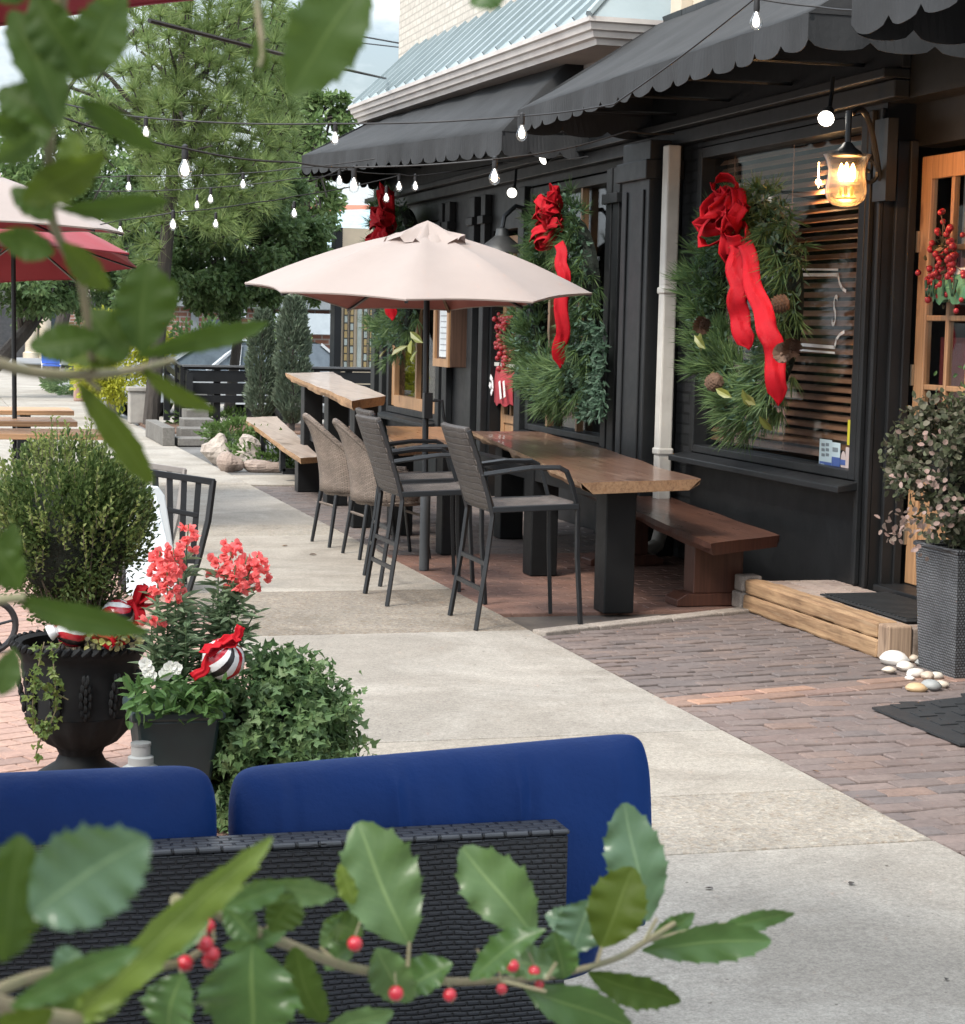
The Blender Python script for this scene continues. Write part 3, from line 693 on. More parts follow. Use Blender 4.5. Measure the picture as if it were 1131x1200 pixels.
for k in range(3):
    q = L0+Vector((.035*math.cos(k*2.1), .035*math.sin(k*2.1), -.06)); mb.tube([q+Vector((0,0,-.03)), q+Vector((0,0,.02))], .01, 8)
mb.lathe([(.05,-.005),(.055,.0),(.02,.01)], L0+Vector((0,0,-.1)), 12); mb.build('candle_holder', plain('brass', (.5,.35,.15), rough=.3, metal=.9), lan)
ld = bpy.data.lights.new('lantern light', 'POINT'); ld.energy = 14; ld.color = (1,.6,.28); ld.shadow_soft_size = .05
lo = bpy.data.objects.new('lantern_light', ld); lo.location = L0+Vector((0,0,.03)); COL.objects.link(lo); lo.parent = lan; lo.location = lo.location-Vector(lan.location)

def flood(name, label, p, aim, lit=True, on=6):
    t = thing(name, label, 'spotlight', p, 'spotlights under the awning'); p = Vector(p); a = Vector(aim).normalized()
    mb = MB(); mb.lathe([(.012,-.14),(.028,-.12),(.03,-.07),(.045,-.02),(.05,.0)], p, 16, axis=a); mb.tube([p-a*.12, p-a*.2+Vector((0,0,.06)), p-a*.22+Vector((0,0,.15))], .012, 6); mb.build('lamp_housing', M['black_metal'], t, smooth=True)
    mb = MB(); mb.lathe([(.0005,.01),(.025,.008),(.042,.002),(.045,-.004)], p, 16, axis=a, caps=False); mb.build('lens', glow('cool lamp lens', (1,.97,.88), on), t, smooth=True)
flood('spotlight', 'lit white spotlight under the awning above the big wreath window', D(968,139,10.7), (-.5,-.75,-.45), on=8)
flood('spotlight', 'warm lit spotlight highest above the middle door', D(636,187,16.2), (-.9,-.2,-.5), on=3)
flood('spotlight', 'whitish spotlight lower above the middle wreath', D(600,226,16.8), (-.4,-.85,-.3), on=1.2)
# gooseneck barn lamp
gn = thing('gooseneck_lamp', 'grey gooseneck barn lamp above the umbrella top', 'lamp', (5.28,16.6,2.4)); p = D(588,290,17.0)
mb = MB(); mb.lathe([(.03,.17),(.05,.16),(.06,.1),(.09,.075),(.16,.02),(.2,-.03),(.205,-.045),(.19,-.045),(.15,.0)], p, 24)
mb.build('lamp_shade', plain('aged zinc', (.1,.105,.105), (.06,.06,.06), rough=.45, metal=.5), gn, smooth=True)
mb = MB(); mb.tube([p+Vector((0,0,.16)), p+Vector((.02,.0,.27)), p+Vector((.12,0,.36)), p+Vector((.25,0,.33)), Vector((5.2,p.y,p.z+.2)), Vector((5.26,p.y,p.z+.05))], .02, 8); mb.lathe([(.06,0),(.06,.03)], (5.23,p.y,p.z+.05), 12, axis=(1,0,0)); mb.build('neck', M['black_metal'], gn, smooth=True)
# menu box
mn = thing('menu_box', 'wooden framed menu case with a white page on the black wall', 'menu case', (5.2,19.3,1.2))
mb = MB(); mb.box(5.11, 5.295, 19.02, 19.62, 1.22, 2.0); mb.build('case', wood('dark case wood', [(.07,.04,.028),(.11,.06,.04)], axis=2), mn, bevel=.006)
mb = MB()
for y0, y1, z0, z1 in ((19.02,19.09,1.22,2.0),(19.55,19.62,1.22,2.0),(19.09,19.55,1.22,1.3),(19.09,19.55,1.93,2.0)): mb.box(5.085, 5.108, y0, y1, z0, z1)
mb.build('frame', M['doorwood'], mn)
mb = MB(); mb.box(5.1, 5.107, 19.1, 19.42, 1.32, 1.92, 0)
for k in range(9): mb.box(5.0985, 5.1, 19.14+.01*(k % 3), 19.38, 1.38+k*.058, 1.392+k*.058, 1)
mb.build('page', [plain('white page', (.62,.66,.68), rough=.7, bumps=0), plain('grey print lines', (.3,.31,.33), rough=.7, bumps=0)], mn)
# ---------------------------------------------------------------- wreaths
pine_w = leafmat('wreath pine', [(.085,.15,.055),(.13,.21,.07),(.2,.28,.1),(.06,.115,.055)], .5, .35)
fir_w = leafmat('wreath fir', [(.05,.11,.06),(.075,.14,.09),(.12,.18,.13)], .55, .2)
gold_w = leafmat('magnolia leaf', [(.3,.3,.06),(.16,.2,.05),(.1,.07,.03)], .35, .15)
red_v = plain('red velvet ribbon', (.42,.004,.012), (.3,.003,.009), rough=.7, scale=7, bumps=.15, spec=.2)
cone_m = plain('pine cone scales', (.2,.12,.08), (.1,.06,.042), rough=.8, scale=18, bumps=.4)
def ribbon(mb, pts, wd, nrm):
    pts = [Vector(p) for p in pts]; A, B = [], []; nrm = Vector(nrm)
    for i, p in enumerate(pts):
        t = (pts[min(i+1, len(pts)-1)]-pts[max(i-1, 0)]).normalized(); s_ = t.cross(nrm).normalized(); k = wd(i/(len(pts)-1)) if callable(wd) else wd
        A.append(p-s_*k/2); B.append(p+s_*k/2)
    rows = []
    for q in range(9):
        f = q/8; rows.append([a.lerp(b_, f)+nrm*((b_-a).length*(.05*math.sin(PI*f)+.045*math.sin(3*PI*f+i*.35)+.035*math.sin(5*PI*f+i*.8))) for i, (a, b_) in enumerate(zip(A, B))])
    mb.grid(rows)
def bow(t, c, s=1.0, tails=(), X=None):
    mb = MB(); c = Vector(c)
    for k in range(15):
        a = random.uniform(0, 2*PI); d = Vector((random.uniform(-.9, -.1), math.cos(a), math.sin(a)*.9+.1)).normalized(); up = Vector((random.uniform(-1,1), random.uniform(-1,1), random.uniform(-1,1))).normalized()
        sd = d.cross(up).normalized(); ln = random.uniform(.15, .24)*s; ctr = c+Vector((0, random.uniform(-.05,.05)*s, random.uniform(-.13,.13)*s))
        pts = []
        for i in range(11):
            th = PI*2*i/10; pts.append(ctr+d*(ln*(1-math.cos(th))/2)+up.cross(sd).normalized()*0+d.cross(sd).normalized()*(.065*s*math.sin(th)))
        ribbon(mb, pts, .085*s, sd if False else d.cross(sd).normalized())
    # each loop keeps a knot in the middle
    mb.sphere(c+Vector((-.05*s,0,0)), .05*s, 8, 6)
    for tl in tails:
        pts = []; N = 30
        for i in range(N+1):
            u = i/N*(len(tl)-1); j = min(int(u), len(tl)-2); q = Vector(tl[j]).lerp(Vector(tl[j+1]), u-j); q.x += .012*math.sin(i*.7); q.y += .012*math.sin(i*.45+c.y); pts.append(q)
        ribbon(mb, pts, lambda f: (.085+.03*math.sin(PI*f*.8))*s*(1 if f < .9 else max(.04, 1-(f-.9)*9.6)), (-.5, -.86, 0))
    o = mb.build('bow', red_v, t, smooth=True)
    m_ = o.modifiers.new('ribbon thickness', 'SOLIDIFY'); m_.thickness = .004
    return o
def wreath(name, label, c, Rr, tr, ntuft, nleaf, dense=1.0, seed=1):
    global rng
    t = thing(name, label, 'wreath', c, 'evergreen wreaths on the shop windows'); c = np.array(c)
    pn = MB(); fr_ = MB()
    th = rng.uniform(0, 2*PI, ntuft); wob = 1+.1*np.sin(th*3+seed)+.05*np.sin(th*7)
    ph = rng.uniform(0, 2*PI, ntuft)
    rr = Rr*wob; off = tr*rng.uniform(.25, .85, ntuft)
    base = np.stack([-np.abs(np.cos(ph))*off*1.0, np.cos(th)*(rr+np.sin(ph)*off), np.sin(th)*(rr+np.sin(ph)*off)], 1)+c
    out = np.stack([-np.abs(np.cos(ph))*.9-.15, np.cos(th)*np.sin(ph)-np.sin(th)*.8, np.sin(th)*np.sin(ph)+np.cos(th)*.8-.25], 1)
    K = 26
    dr = np.repeat(out, K, 0)/np.linalg.norm(np.repeat(out, K, 0), axis=1, keepdims=True)+unit(ntuft*K)*.62
    ps = np.repeat(base, K, 0)+dr*rng.uniform(0, .04, (ntuft*K, 1))
    pn.leaves(*T_NEEDLE, ps, dr, unit(ntuft*K), rng.uniform(.09, .17, ntuft*K), .01)
    pn.build('pine_sprigs', pine_w, t)
    n = nleaf; th = rng.uniform(0, 2*PI, n); ph = rng.uniform(0, 2*PI, n); off = tr*rng.uniform(.1, .9, n); rr = Rr*(1+.1*np.sin(th*3+seed))
    ps = np.stack([-np.abs(np.cos(ph))*off, np.cos(th)*(rr+np.sin(ph)*off), np.sin(th)*(rr+np.sin(ph)*off)], 1)+c
    fr_.leaves(*T_OVAL, ps, unit(n)+np.array([-.5,0,-.1]), unit(n), rng.uniform(.035, .07, n), rng.uniform(.018, .03, n))
    fr_.build('fir_foliage', fir_w, t)
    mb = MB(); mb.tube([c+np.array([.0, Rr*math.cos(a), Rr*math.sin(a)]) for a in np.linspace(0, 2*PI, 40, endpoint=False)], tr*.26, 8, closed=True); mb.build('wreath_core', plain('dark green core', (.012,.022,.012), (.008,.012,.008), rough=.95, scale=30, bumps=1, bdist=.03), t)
    return t
def cone(t, p, ax, s=1):
    mb = MB(); ax = Vector(ax).normalized(); Mx = Vector((0,0,1)).rotation_difference(ax).to_matrix(); p = Vector(p)
    pos, dr, nr = [], [], []
    for i in range(9):
        z = i/9*.1; r = .045*math.sin(PI*(.12+.85*i/9))**.7
        for k in range(7):
            a = 2*PI*(k+.5*(i % 2))/7; pos.append(p+Mx @ Vector((r*.45*math.cos(a), r*.45*math.sin(a), z))*s); dr.append(Mx @ Vector((math.cos(a), math.sin(a), .35))); nr.append(Mx @ Vector((0,0,1)))
    mb.leaves(*T_ROUND, np.array(pos), np.array(dr), np.array(nr), .05*s, .045*s); mb.lathe([(.01,0),(.026,.03),(.02,.07),(.006,.1)], (0,0,0), 8)
    n0 = 9*4; k0 = len(mb.v)-32
    mb.v[k0:] = [tuple(p+Mx @ Vector(q)*s) for q in mb.v[k0:]]
    return mb.build('pine_cone', cone_m, t)
w1c = W(884, 358, 5.12)
wr1 = wreath('wreath', 'large evergreen wreath with pine cones and long red bow on the blinds window', tuple(w1c), .6, .23, 380, 2600, seed=1)
P1 = lambda u, v, X=4.85: W(u, v, X)
bow(wr1, W(857, 250, 4.86), 1.1, [[P1(862,285,4.82),P1(864,330,4.79),P1(866,370,4.8),P1(876,410,4.84)], [P1(872,285,4.84),P1(884,330,4.82),P1(893,370,4.8),P1(906,400,4.82),P1(910,440,4.84),P1(910,476,4.86)]])
for u, v in ((826,373),(843,443),(925,353),(922,410),(930,398)):
    cone(wr1, W(u, v, 4.84), (-.25,random.uniform(-.9,.9),random.uniform(-.9,-.1)), .88)
mb = MB(); gp = [(822,412),(858,466),(886,475),(880,478),(835,440),(905,505),(827,409)]
mb.leaves(*T_OVAL, np.array([tuple(W(u, v, 4.86)) for u, v in gp]), unit(len(gp))*.6+np.array([-.3,.5,.3]), np.tile([-1.,-.5,.3],(len(gp),1)), .13, .06); mb.build('magnolia_leaves', gold_w, wr1)
w2c = W(662, 362, 5.1)
wr2 = wreath('wreath', 'evergreen wreath with red bow behind the umbrella on the middle window', tuple(w2c), .7, .27, 400, 3000, seed=3)
bow(wr2, W(649, 262, 4.88), 1.0, [[W(655,285,4.84),W(660,320,4.82),W(658,390,4.82),W(655,432,4.84)]])
mb = MB(); n = 700; a = rng.uniform(0, 1, n); ps = np.array([tuple(W(680+30*random.random(), 380+110*random.random(), 5.05)) for _ in range(n)])
mb.leaves(*T_OVAL, ps, unit(n)+np.array([-.4,0,-.4]), unit(n), .07, .03); mb.build('fir_foliage', fir_w, wr2)
w3c = W(470, 325, 5.12)
wr3 = wreath('wreath', 'evergreen wreath with red bow on the farthest shop window', tuple(w3c), .7, .3, 240, 1200, seed=5)
bow(wr3, W(456, 263, 4.85), 1.25, [[W(458,285,4.85),W(459,330,4.83),W(459,376,4.84)]])
mb = MB(); gp = [(478,405),(482,398),(455,408),(490,410),(466,413),(496,402)]
mb.leaves(*T_OVAL, np.array([tuple(W(u, v, 4.84)) for u, v in gp]), unit(len(gp))+np.array([-.4,0,-.5]), np.tile([-1.,-.3,.3],(len(gp),1)), .2, .1); mb.build('magnolia_leaves', gold_w, wr3)
# berry swags and little door signs
berry_swag_m = plain('dull red berries', (.36,.02,.03), (.24,.015,.02), rough=.35, scale=20, bumps=0)
def swag(label, c, n, sp, twig=True, r=.018):
    t = thing('berry_swag', label, 'berry swag', tuple(c)); c = Vector(c); mb = MB(); tw = MB()
    bm_ = berry_swag_m
    for k in range(n):
        q = c+Vector((random.uniform(-.05,.0), random.gauss(0, sp[0]), random.gauss(0, sp[1]))); mb = MB(); mb.sphere(q, r*random.uniform(.8,1.2), 8, 6); mb.build('berry', bm_, t, smooth=True)
        if k % 3 == 0: tw.tube([c+Vector((.02,random.uniform(-.03,.03),sp[1]*1.2)), c.lerp(q, .5)+Vector((0,random.uniform(-.03,.03),.03)), q], .004, 4)
    tw.build('twigs', plain('brown twigs', (.1,.065,.045), rough=.9), t)
    lf = MB(); ps = np.array([tuple(c+Vector((random.uniform(-.03,.01), random.gauss(0,sp[0]), random.gauss(sp[1]*.3,sp[1])))) for _ in range(n//2)]); lf.leaves(*T_OVAL, ps, unit(len(ps)), unit(len(ps)), .05, .025); lf.build('leaves', leafmat('dry swag leaves', [(.1,.08,.05),(.07,.08,.04)], .6), t)
swag('red berry swag hanging on the wooden door at the right edge', W(1110, 312, 5.44), 75, (.1,.11))
swag('red berry swag on the middle wooden door behind the umbrella', W(592, 408, 5.34), 70, (.13,.14), r=.026)
def door_sign(name, label, cat, c, wd, ht, mat, X, txt, cols, ins):
    t = thing(name, label, cat, tuple(c)); mb = MB(); c = Vector(c); n = 9; A = []
    for i in range(n+1):
        yy = c.y+wd/2-wd*i/n; bulge = -.05*math.sin(PI*i/n)
        A.append([(X+bulge*.4, yy, c.z+ht/2), (X-.02+bulge, yy, c.z), (X-.01+bulge*.8, yy, c.z-ht/2+.02*math.sin(i*1.7))])
    mb.grid(A); B = [(X+.01, c.y+wd/2, c.z-ht/2), (X+.01, c.y+wd/2, c.z+ht/2), (X+.01, c.y-wd/2, c.z+ht/2), (X+.01, c.y-wd/2, c.z-ht/2)]; mb.add(B, [(0,1,2,3)])
    mb.build('banner', mat, t, smooth=True)
    for st in txt:
        mb = MB(); q = [Vector((X-.078, c.y-a_*wd, c.z+b_*ht)) for a_, b_ in st]
        for p0, p1 in zip(q, q[1:]): mb.beam(p0, p1, .006, ins, up=(0, (p1-p0).z, -(p1-p0).y))
        mb.build('lettering', cols, t)
    mb = MB(); mb.box(X-.02, X+.01, c.y-wd/2, c.y+wd/2, c.z+ht/2, c.z+ht/2+.035); mb.build('hanging_bar', M['white_metal'], t)
door_sign('banner', 'red cloth banner with white lettering on the middle door', 'banner', W(593,452,5.36), .62, .36, plain('red cloth', (.4,.04,.05), (.3,.03,.04), rough=.85, scale=9, bumps=.5, bscale=14, bdist=.02), 5.35, [[(-.38,.22),(-.27,.12),(-.24,-.1),(-.32,-.25)],[(-.42,.02),(-.34,-.06)],[(.12,.12),(.22,-.34)],[(.34,.14),(.42,-.28)]], white_ink, .045)
door_sign('banner', 'green lettered banner under the berries on the right wooden door', 'banner', W(1118,338,5.46), .42, .15, plain('green print', (.1,.26,.13), (.08,.2,.1), rough=.7), 5.46, [[(-.42,.3),(-.38,-.3),(-.3,.1),(-.24,-.3),(-.2,.3)],[(.05,.3),(.05,-.3)],[(.2,.3),(.3,-.3),(.4,.3)]], plain('dark green letters', (.02,.07,.03), rough=.6), .02)
# ================================================================ chairs
wv_seat = weave('dark woven seat', (.22,.19,.17), (.16,.14,.125), (.03,.027,.024), .035, .014, .5, 'XY', .3, .9)
wv_back = weave('dark woven back', (.25,.215,.19), (.18,.158,.14), (.035,.03,.027), .014, .035, .5, 'YZ', .3, .9)
def rail(mb, pts, w, h):
    pts = [Vector(p) for p in pts]
    for a, b in zip(pts, pts[1:]): mb.beam(a, b, w, h)
def bar_chair():
    t = thing('bar_chair', 'x', 'chair', (0,0,0))
    hw = .255
    for s in (-1, 1):
        y = s*hw
        m = MB(); m.tube([(0,y*1.06,0),(.06,y,.4),(.085,y,.62),(.06,y,.72),(-.0,y,.92),(-.05,y,1.06),(-.06,y,1.085)], .0165, 4); m.build('rear_leg', M['black_metal'], t, local=True, bevel=.003)
        m = MB(); m.tube([(.6,y*1.06,0),(.575,y,.4),(.57,y,.66),(.53,y,.8),(.5,y,.865),(.46,y,.885),(.3,y,.885),(.12,y,.86),(.015,y,.845)], .0165, 4); m.build('front_leg', M['black_metal'], t, local=True, bevel=.003)
    m = MB()
    rail(m, [(.033,-hw*1.02,.22),(.033,hw*1.02,.22)], .014, .024); rail(m, [(.054,-hw,.36),(.054,hw,.36)], .014, .024); rail(m, [(.052,-hw*.98,.35),(.034,-hw*.98,.23)], .012, .018)
    m.build('stretcher', M['black_metal'], t, local=True)
    m = MB(); rail(m, [(.08,-hw,.655),(.575,-hw,.672)], .03, .032); rail(m, [(.08,hw,.655),(.575,hw,.672)], .03, .032); rail(m, [(.56,-hw,.67),(.56,hw,.67)], .03, .032); rail(m, [(.09,-hw,.655),(.09,hw,.655)], .03, .032)
    m.build('seat_frame', M['black_metal'], t, local=True, bevel=.004)
    P = [[(.075+.5*i/8, -hw+.015+(2*hw-.03)*j/8, .668+.016*i/8-.012*math.sin(PI*i/8)*math.sin(PI*j/8)+.008*(i == 8)) for j in range(9)] for i in range(9)]
    m = MB(); m.grid(P); o = m.build('seat', wv_seat, t, local=True, smooth=True); o.modifiers.new('thick', 'SOLIDIFY').thickness = .022
    P = []
    for i in range(9):
        z = .66+.44*i/8; x = .085-.155*(max(0, z-.66)/.44)**1.0
        P.append([(x-.02*math.sin(PI*j/8), -hw+.0+(2*hw)*j/8, z) for j in range(9)])
    m = MB(); m.grid(P); o = m.build('backrest', wv_back, t, local=True, smooth=True); q = o.modifiers.new('thick', 'SOLIDIFY'); q.thickness = .034; q.offset = 0
    b = o.modifiers.new('bevel', 'BEVEL'); b.width = .009; b.segments = 2; b.limit_method = 'ANGLE'
    return t
bc = bar_chair(); grp = 'black bar chairs at the live edge tables'
for k, (x, y, rz, lb) in enumerate([
    (2.9, 10.41, 0, 'black woven bar chair nearest the camera at the long live edge table'),
    (2.62, 11.35, .02, 'black woven bar chair standing left of the umbrella pole on the sidewalk'),
    (2.79, 12.2, -.04, 'black woven bar chair half hidden behind its twin by the umbrella pole')]):
    if k == 0: bc.location = (x, y, 0); bc.rotation_euler.z = rz; bc['label'] = lb; bc['group'] = grp
    else: copy_tree(bc, (x, y, 0), rz, lb)
wv_tan = weave('tan wicker', (.27,.215,.175), (.2,.16,.13), (.06,.048,.04), .022, .009, .6, 'YZ', .25, .7)
def wicker_chair():
    t = thing('wicker_chair', 'x', 'chair', (0,0,0))
    P = []; n = 26
    for i in range(n+1):
        a = R(180-128)+R(256)*i/n; back = max(0, math.cos(a-PI)); k = back**1.6
        top = .60+.36*k; lean = .15*k; row = []
        for j in range(9):
            f = j/8; z = .40+(top-.40)*f; r = .235+.015*f; x = .27+r*1.12*math.cos(a)-lean*f*f+(.03*f); y = r*(1.02+.1*f)*math.sin(a)*(1-.22*k*f)
            row.append((x, y, z))
        P.append(row)
    m = MB(); m.grid(P); o = m.build('backrest', wv_tan, t, local=True, smooth=True); q = o.modifiers.new('thick', 'SOLIDIFY'); q.thickness = .018; q.offset = 0
    m = MB(); m.tube([r[-1] for r in P], .02, 8); m.tube([P[0][-1], P[0][0]], .018, 8); m.tube([P[-1][-1], P[-1][0]], .018, 8); m.build('rim', wv_tan, t, local=True, smooth=True)
    m = MB(); m.lathe([(.01,.375),(.24,.375),(.255,.395),(.25,.42),(.2,.43),(.01,.425)], (.28,0,0), 24); m.build('seat', wv_tan, t, local=True, smooth=True)
    for sx, sy in ((.06,-.19),(.06,.19),(.46,-.2),(.46,.2)):
        m = MB(); m.tube([(sx+(sx-.27)*.28, sy*1.08, 0), (sx, sy*.95, .385)], [.013,.016], 8); m.build('leg', M['black_metal'], t, local=True, smooth=True)
    m = MB(); m.tube([(.05,-.19,.3),(.05,.19,.3)], .01, 6); m.tube([(.47,-.19,.3),(.47,.19,.3)], .01, 6); m.build('stretcher', wv_tan, t, local=True)
    return t
wc = wicker_chair(); wc.location = (2.86, 14.25, 0); wc.rotation_euler.z = .12; wc['label'] = 'tan wicker armchair with curved back left of the other'; wc['group'] = 'tan wicker armchairs'
copy_tree(wc, (2.93, 13.5, 0), .08, 'tan wicker armchair with curved back beside the black bar chairs')

# ================================================================ tables and benches
w_table = wood('live edge walnut', [(.105,.055,.038),(.22,.13,.088),(.16,.09,.062),(.32,.22,.16)], axis=1, rough=.3, scale=.55, bumps=.15, coat=.25)
w_edge = wood('live edge bark wood', [(.3,.18,.1),(.42,.28,.17),(.22,.13,.08)], axis=1, rough=.5, scale=.8, bumps=.5)
w_pale = wood('weathered pale slab', [(.42,.33,.27),(.5,.41,.34),(.36,.275,.22)], axis=1, rough=.35, scale=.6, coat=.2)
w_org = wood('orange cut edge', [(.36,.19,.08),(.48,.29,.14),(.3,.15,.07)], axis=1, rough=.5)
w_red = wood('red brown stained timber', [(.05,.019,.013),(.09,.036,.023),(.068,.027,.018)], axis=2, rough=.4, scale=.7)
w_bench = wood('red brown bench top', [(.07,.03,.02),(.14,.065,.042),(.1,.045,.03)], axis=1, rough=.3, scale=.6, coat=.3)
M['black_leg'] = plain('black painted timber', (.007,.0078,.0085), (.004,.0045,.005), rough=.5, scale=5, bumps=.2, spec=.3)
def slab(name, left, right, z, th, mats, parent, under=.05, wav=.02, seed=1, chip=True):
    """live edge slab between a left and a right edge line (near to far)"""
    rnd = random.Random(seed); n = 40; A = []
    l0, l1 = Vector(left[0]), Vector(left[1]); r0_, r1_ = Vector(right[0]), Vector(right[1]); ph = [rnd.uniform(0, 6) for _ in range(6)]
    w_ = lambda t, k: wav*(math.sin(3.3*t*2+ph[k])+.6*math.sin(9*t+ph[k+1])+.3*math.sin(23*t+ph[k+2]))
    mb = MB(); tops, bots = [], []
    for i in range(n+1):
        t = i/n; a = l0.lerp(l1, t); b = r0_.lerp(r1_, t); d = (b-a).normalized()
        a = a-d*w_(t, 0); b = b+d*w_(t, 3); u = under*(1+.5*math.sin(t*17+ph[0])+.3*math.sin(t*41))
        A.append([(a.x, a.y, z), (b.x, b.y, z)]); tops.append((a, b)); bots.append((a+d*u, b-d*u))
    m = 6
    Tg = [[tuple(a.lerp(b, j/m).to_2d())+(z+.002*math.sin(i*.7+j),) for j in range(m+1)] for i, (a, b) in enumerate(tops)]
    mb.grid([[p for p in r] for r in Tg][::-1], 0)
    Bg = [[tuple(a.lerp(b, j/m).to_2d())+(z-th,) for j in range(m+1)] for a, b in bots]; mb.grid(Bg, 0)
    for side in (0, m):
        mid = []
        for i in range(n+1):
            a, b = Vector(Tg[i][side]), Vector(Bg[i][side]); c = (a+b)/2; out = (a-b); out.z = 0; mid.append(c+out*.35+Vector((rnd.uniform(-.004,.004),)*3))
        mb.grid([[Tg[i][side], mid[i], Bg[i][side]] for i in range(n+1)][::(1 if side == 0 else -1)], 1)
    for i in (0, n): mb.grid([[Tg[i][j], Bg[i][j]] for j in range(m+1)][::(-1 if i == 0 else 1)], 1)
    return mb.build(name, mats, parent)
def post(t, x, y, w, z1, z0=0, mat=None, name='leg', d=None):
    m = MB(); d = d or w; m.box(x-w/2, x+w/2, y-d/2, y+d/2, z0, z1); return m.build(name, mat or M['black_leg'], t, bevel=.008)
# long table
TZ = .785; a0 = G(685, 566, TZ); a1 = G(553, 505, TZ); b0 = G(824, 561, TZ); b1 = G(636, 506, TZ)
tb = thing('dining_table', 'long live edge wooden table on thick black posts beside the brown bench', 'table', (4, 12.2, 0))
slab('tabletop', [(a0.x,a0.y,0),(a1.x,a1.y,0)], [(b0.x,b0.y,0),(b1.x,b1.y,0)], TZ, .065, [w_table, w_edge], tb, .06, .022, 3)
for x, y in ((3.9,10.72),(3.98,12.4),(4.42,14.6)): post(tb, x, y, .185, TZ-.066)
m = MB(); m.box(3.9, 4.0, 10.85, 14.5, TZ-.15, TZ-.068); m.build('rail', M['black_paint'], tb)
# second table
tb2 = thing('dining_table', 'shorter live edge table with amber top behind the umbrella pole', 'table', (3.7, 14.6, 0))
a0 = G(463, 525, .78); b0 = G(526, 520, .78); a1 = G(452, 499, .78); b1 = G(545, 501, .78)
slab('tabletop', [(a0.x,a0.y,0),(a1.x,a1.y,0)], [(b0.x,b0.y,0),(b1.x,b1.y,0)], .78, .06, [wood('amber slab', [(.28,.13,.06),(.4,.2,.09),(.33,.16,.075)], axis=1, rough=.3, scale=.6, coat=.25), w_edge], tb2, .05, .015, 5)
for x, y in ((3.68,13.6),(3.62,14.9)): post(tb2, x, y, .17, .719)
# brown bench
bn = thing('bench', 'red brown wooden bench along the black wall beside the long table', 'bench', (4.7, 12.3, 0))
a0 = G(834, 637, .435); b0 = G(914, 627, .435); a1 = G(640, 553, .435); b1 = G(706, 556, .435)
slab('seat', [(a0.x,a0.y,0),(a1.x,a1.y,0)], [(b0.x,b0.y,0),(b1.x,b1.y,0)], .435, .07, [w_bench, w_red], bn, .02, .01, 8)
for x, y in ((4.62,10.95),(4.75,12.9)):
    m = MB(); m.box(x-.16, x+.16, y-.08, y+.08, .075, .363); m.build('leg', w_red, bn, bevel=.006)
    m = MB(); m.extrude([(x-.27,y-.1,0),(x+.27,y-.1,0),(x+.27,y-.1,.04),(x+.21,y-.1,.075),(x-.21,y-.1,.075),(x-.27,y-.1,.04)], (0,.2,0)); m.build('foot', w_red, bn, bevel=.005)
# far bar table with its bench
bt = thing('bar_table', 'high live edge bar table with pale top on three black posts', 'table', (3.6, 17.5, 0)); BZ = 1.08
a0 = G(412, 470, BZ); b0 = G(451, 464, BZ); a1 = G(335, 437, BZ); b1 = G(388, 436, BZ)
slab('tabletop', [(a0.x,a0.y,0),(a1.x,a1.y,0)], [(b0.x,b0.y,0),(b1.x,b1.y,0)], BZ, .07, [w_pale, w_org], bt, .05, .03, 12)
for u, y in ((365,19.6),(394,17.4),(426,15.5)):
    q = Q(u, 500, y); post(bt, q.x, y, .19, BZ-.071)
q0 = Q(365, 500, 19.6); q1 = Q(426, 500, 15.5); m = MB(); m.beam((q0.x,q0.y,.5),(q1.x,q1.y,.5), .05, .09); m.build('rail', M['black_paint'], bt)
bb = thing('bench', 'pale plank bench with black steel bracket legs by the high bar table', 'bench', (3.6, 20, 0)); z = .405
a0 = G(352, 537, z); b0 = G(374, 535, z); a1 = G(283, 489, z); b1 = G(325, 488, z)
slab('seat', [(a0.x,a0.y,0),(a1.x,a1.y,0)], [(b0.x,b0.y,0),(b1.x,b1.y,0)], z, .055, [w_pale, w_org], bb, .01, .008, 14)
m = MB(); q = G(362, 577, 0); m.box(q.x-.1, q.x+.12, q.y+.05, q.y+.22, 0, z-.056); m.build('leg', M['black_paint'], bb, bevel=.006)
for u, v in ((331,541),(308,524)):
    q = G(u, v, .2); m = MB(); rail(m, [(q.x,q.y,z-.056),(q.x,q.y,.1),(q.x+.55,q.y,.1),(q.x+.55,q.y,.03)], .07, .055); m.build('bracket', M['black_metal'], bb)

# ================================================================ umbrellas
def cloth(name, c1, c2, under, tr=.25):
    m, nt, b = newmat(name); v = coords(nt); n1 = noise(nt, v, 1.5, 6, .6)
    c = ramp(nt, [(.3, c1), (.7, c2)], n1); wv = noise(nt, v, 220, 2)
    nt.links.new(c, b.inputs['Base Color']); b.inputs['Roughness'].default_value = .9; b.inputs['Sheen Weight'].default_value = .2
    bump(nt, b, noise(nt, v, 7, 5), .35, .012)
    t = nt.nodes.new('ShaderNodeBsdfTranslucent'); t.inputs[0].default_value = (*under, 1); mx = nt.nodes.new('ShaderNodeMixShader'); mx.inputs[0].default_value = tr
    nt.links.new(b.outputs[0], mx.inputs[1]); nt.links.new(t.outputs[0], mx.inputs[2]); nt.links.new(mx.outputs[0], nt.nodes['Material Output'].inputs[0]); return m
cl_beige = cloth('faded beige cloth', (.405,.34,.305), (.36,.3,.27), (.4,.29,.26), .2)
cl_pinkunder = plain('dusty red lining', (.42,.17,.145), (.34,.135,.12), rough=.9)
cl_red = cloth('red cloth', (.34,.035,.05), (.27,.025,.04), (.5,.03,.05), .2)
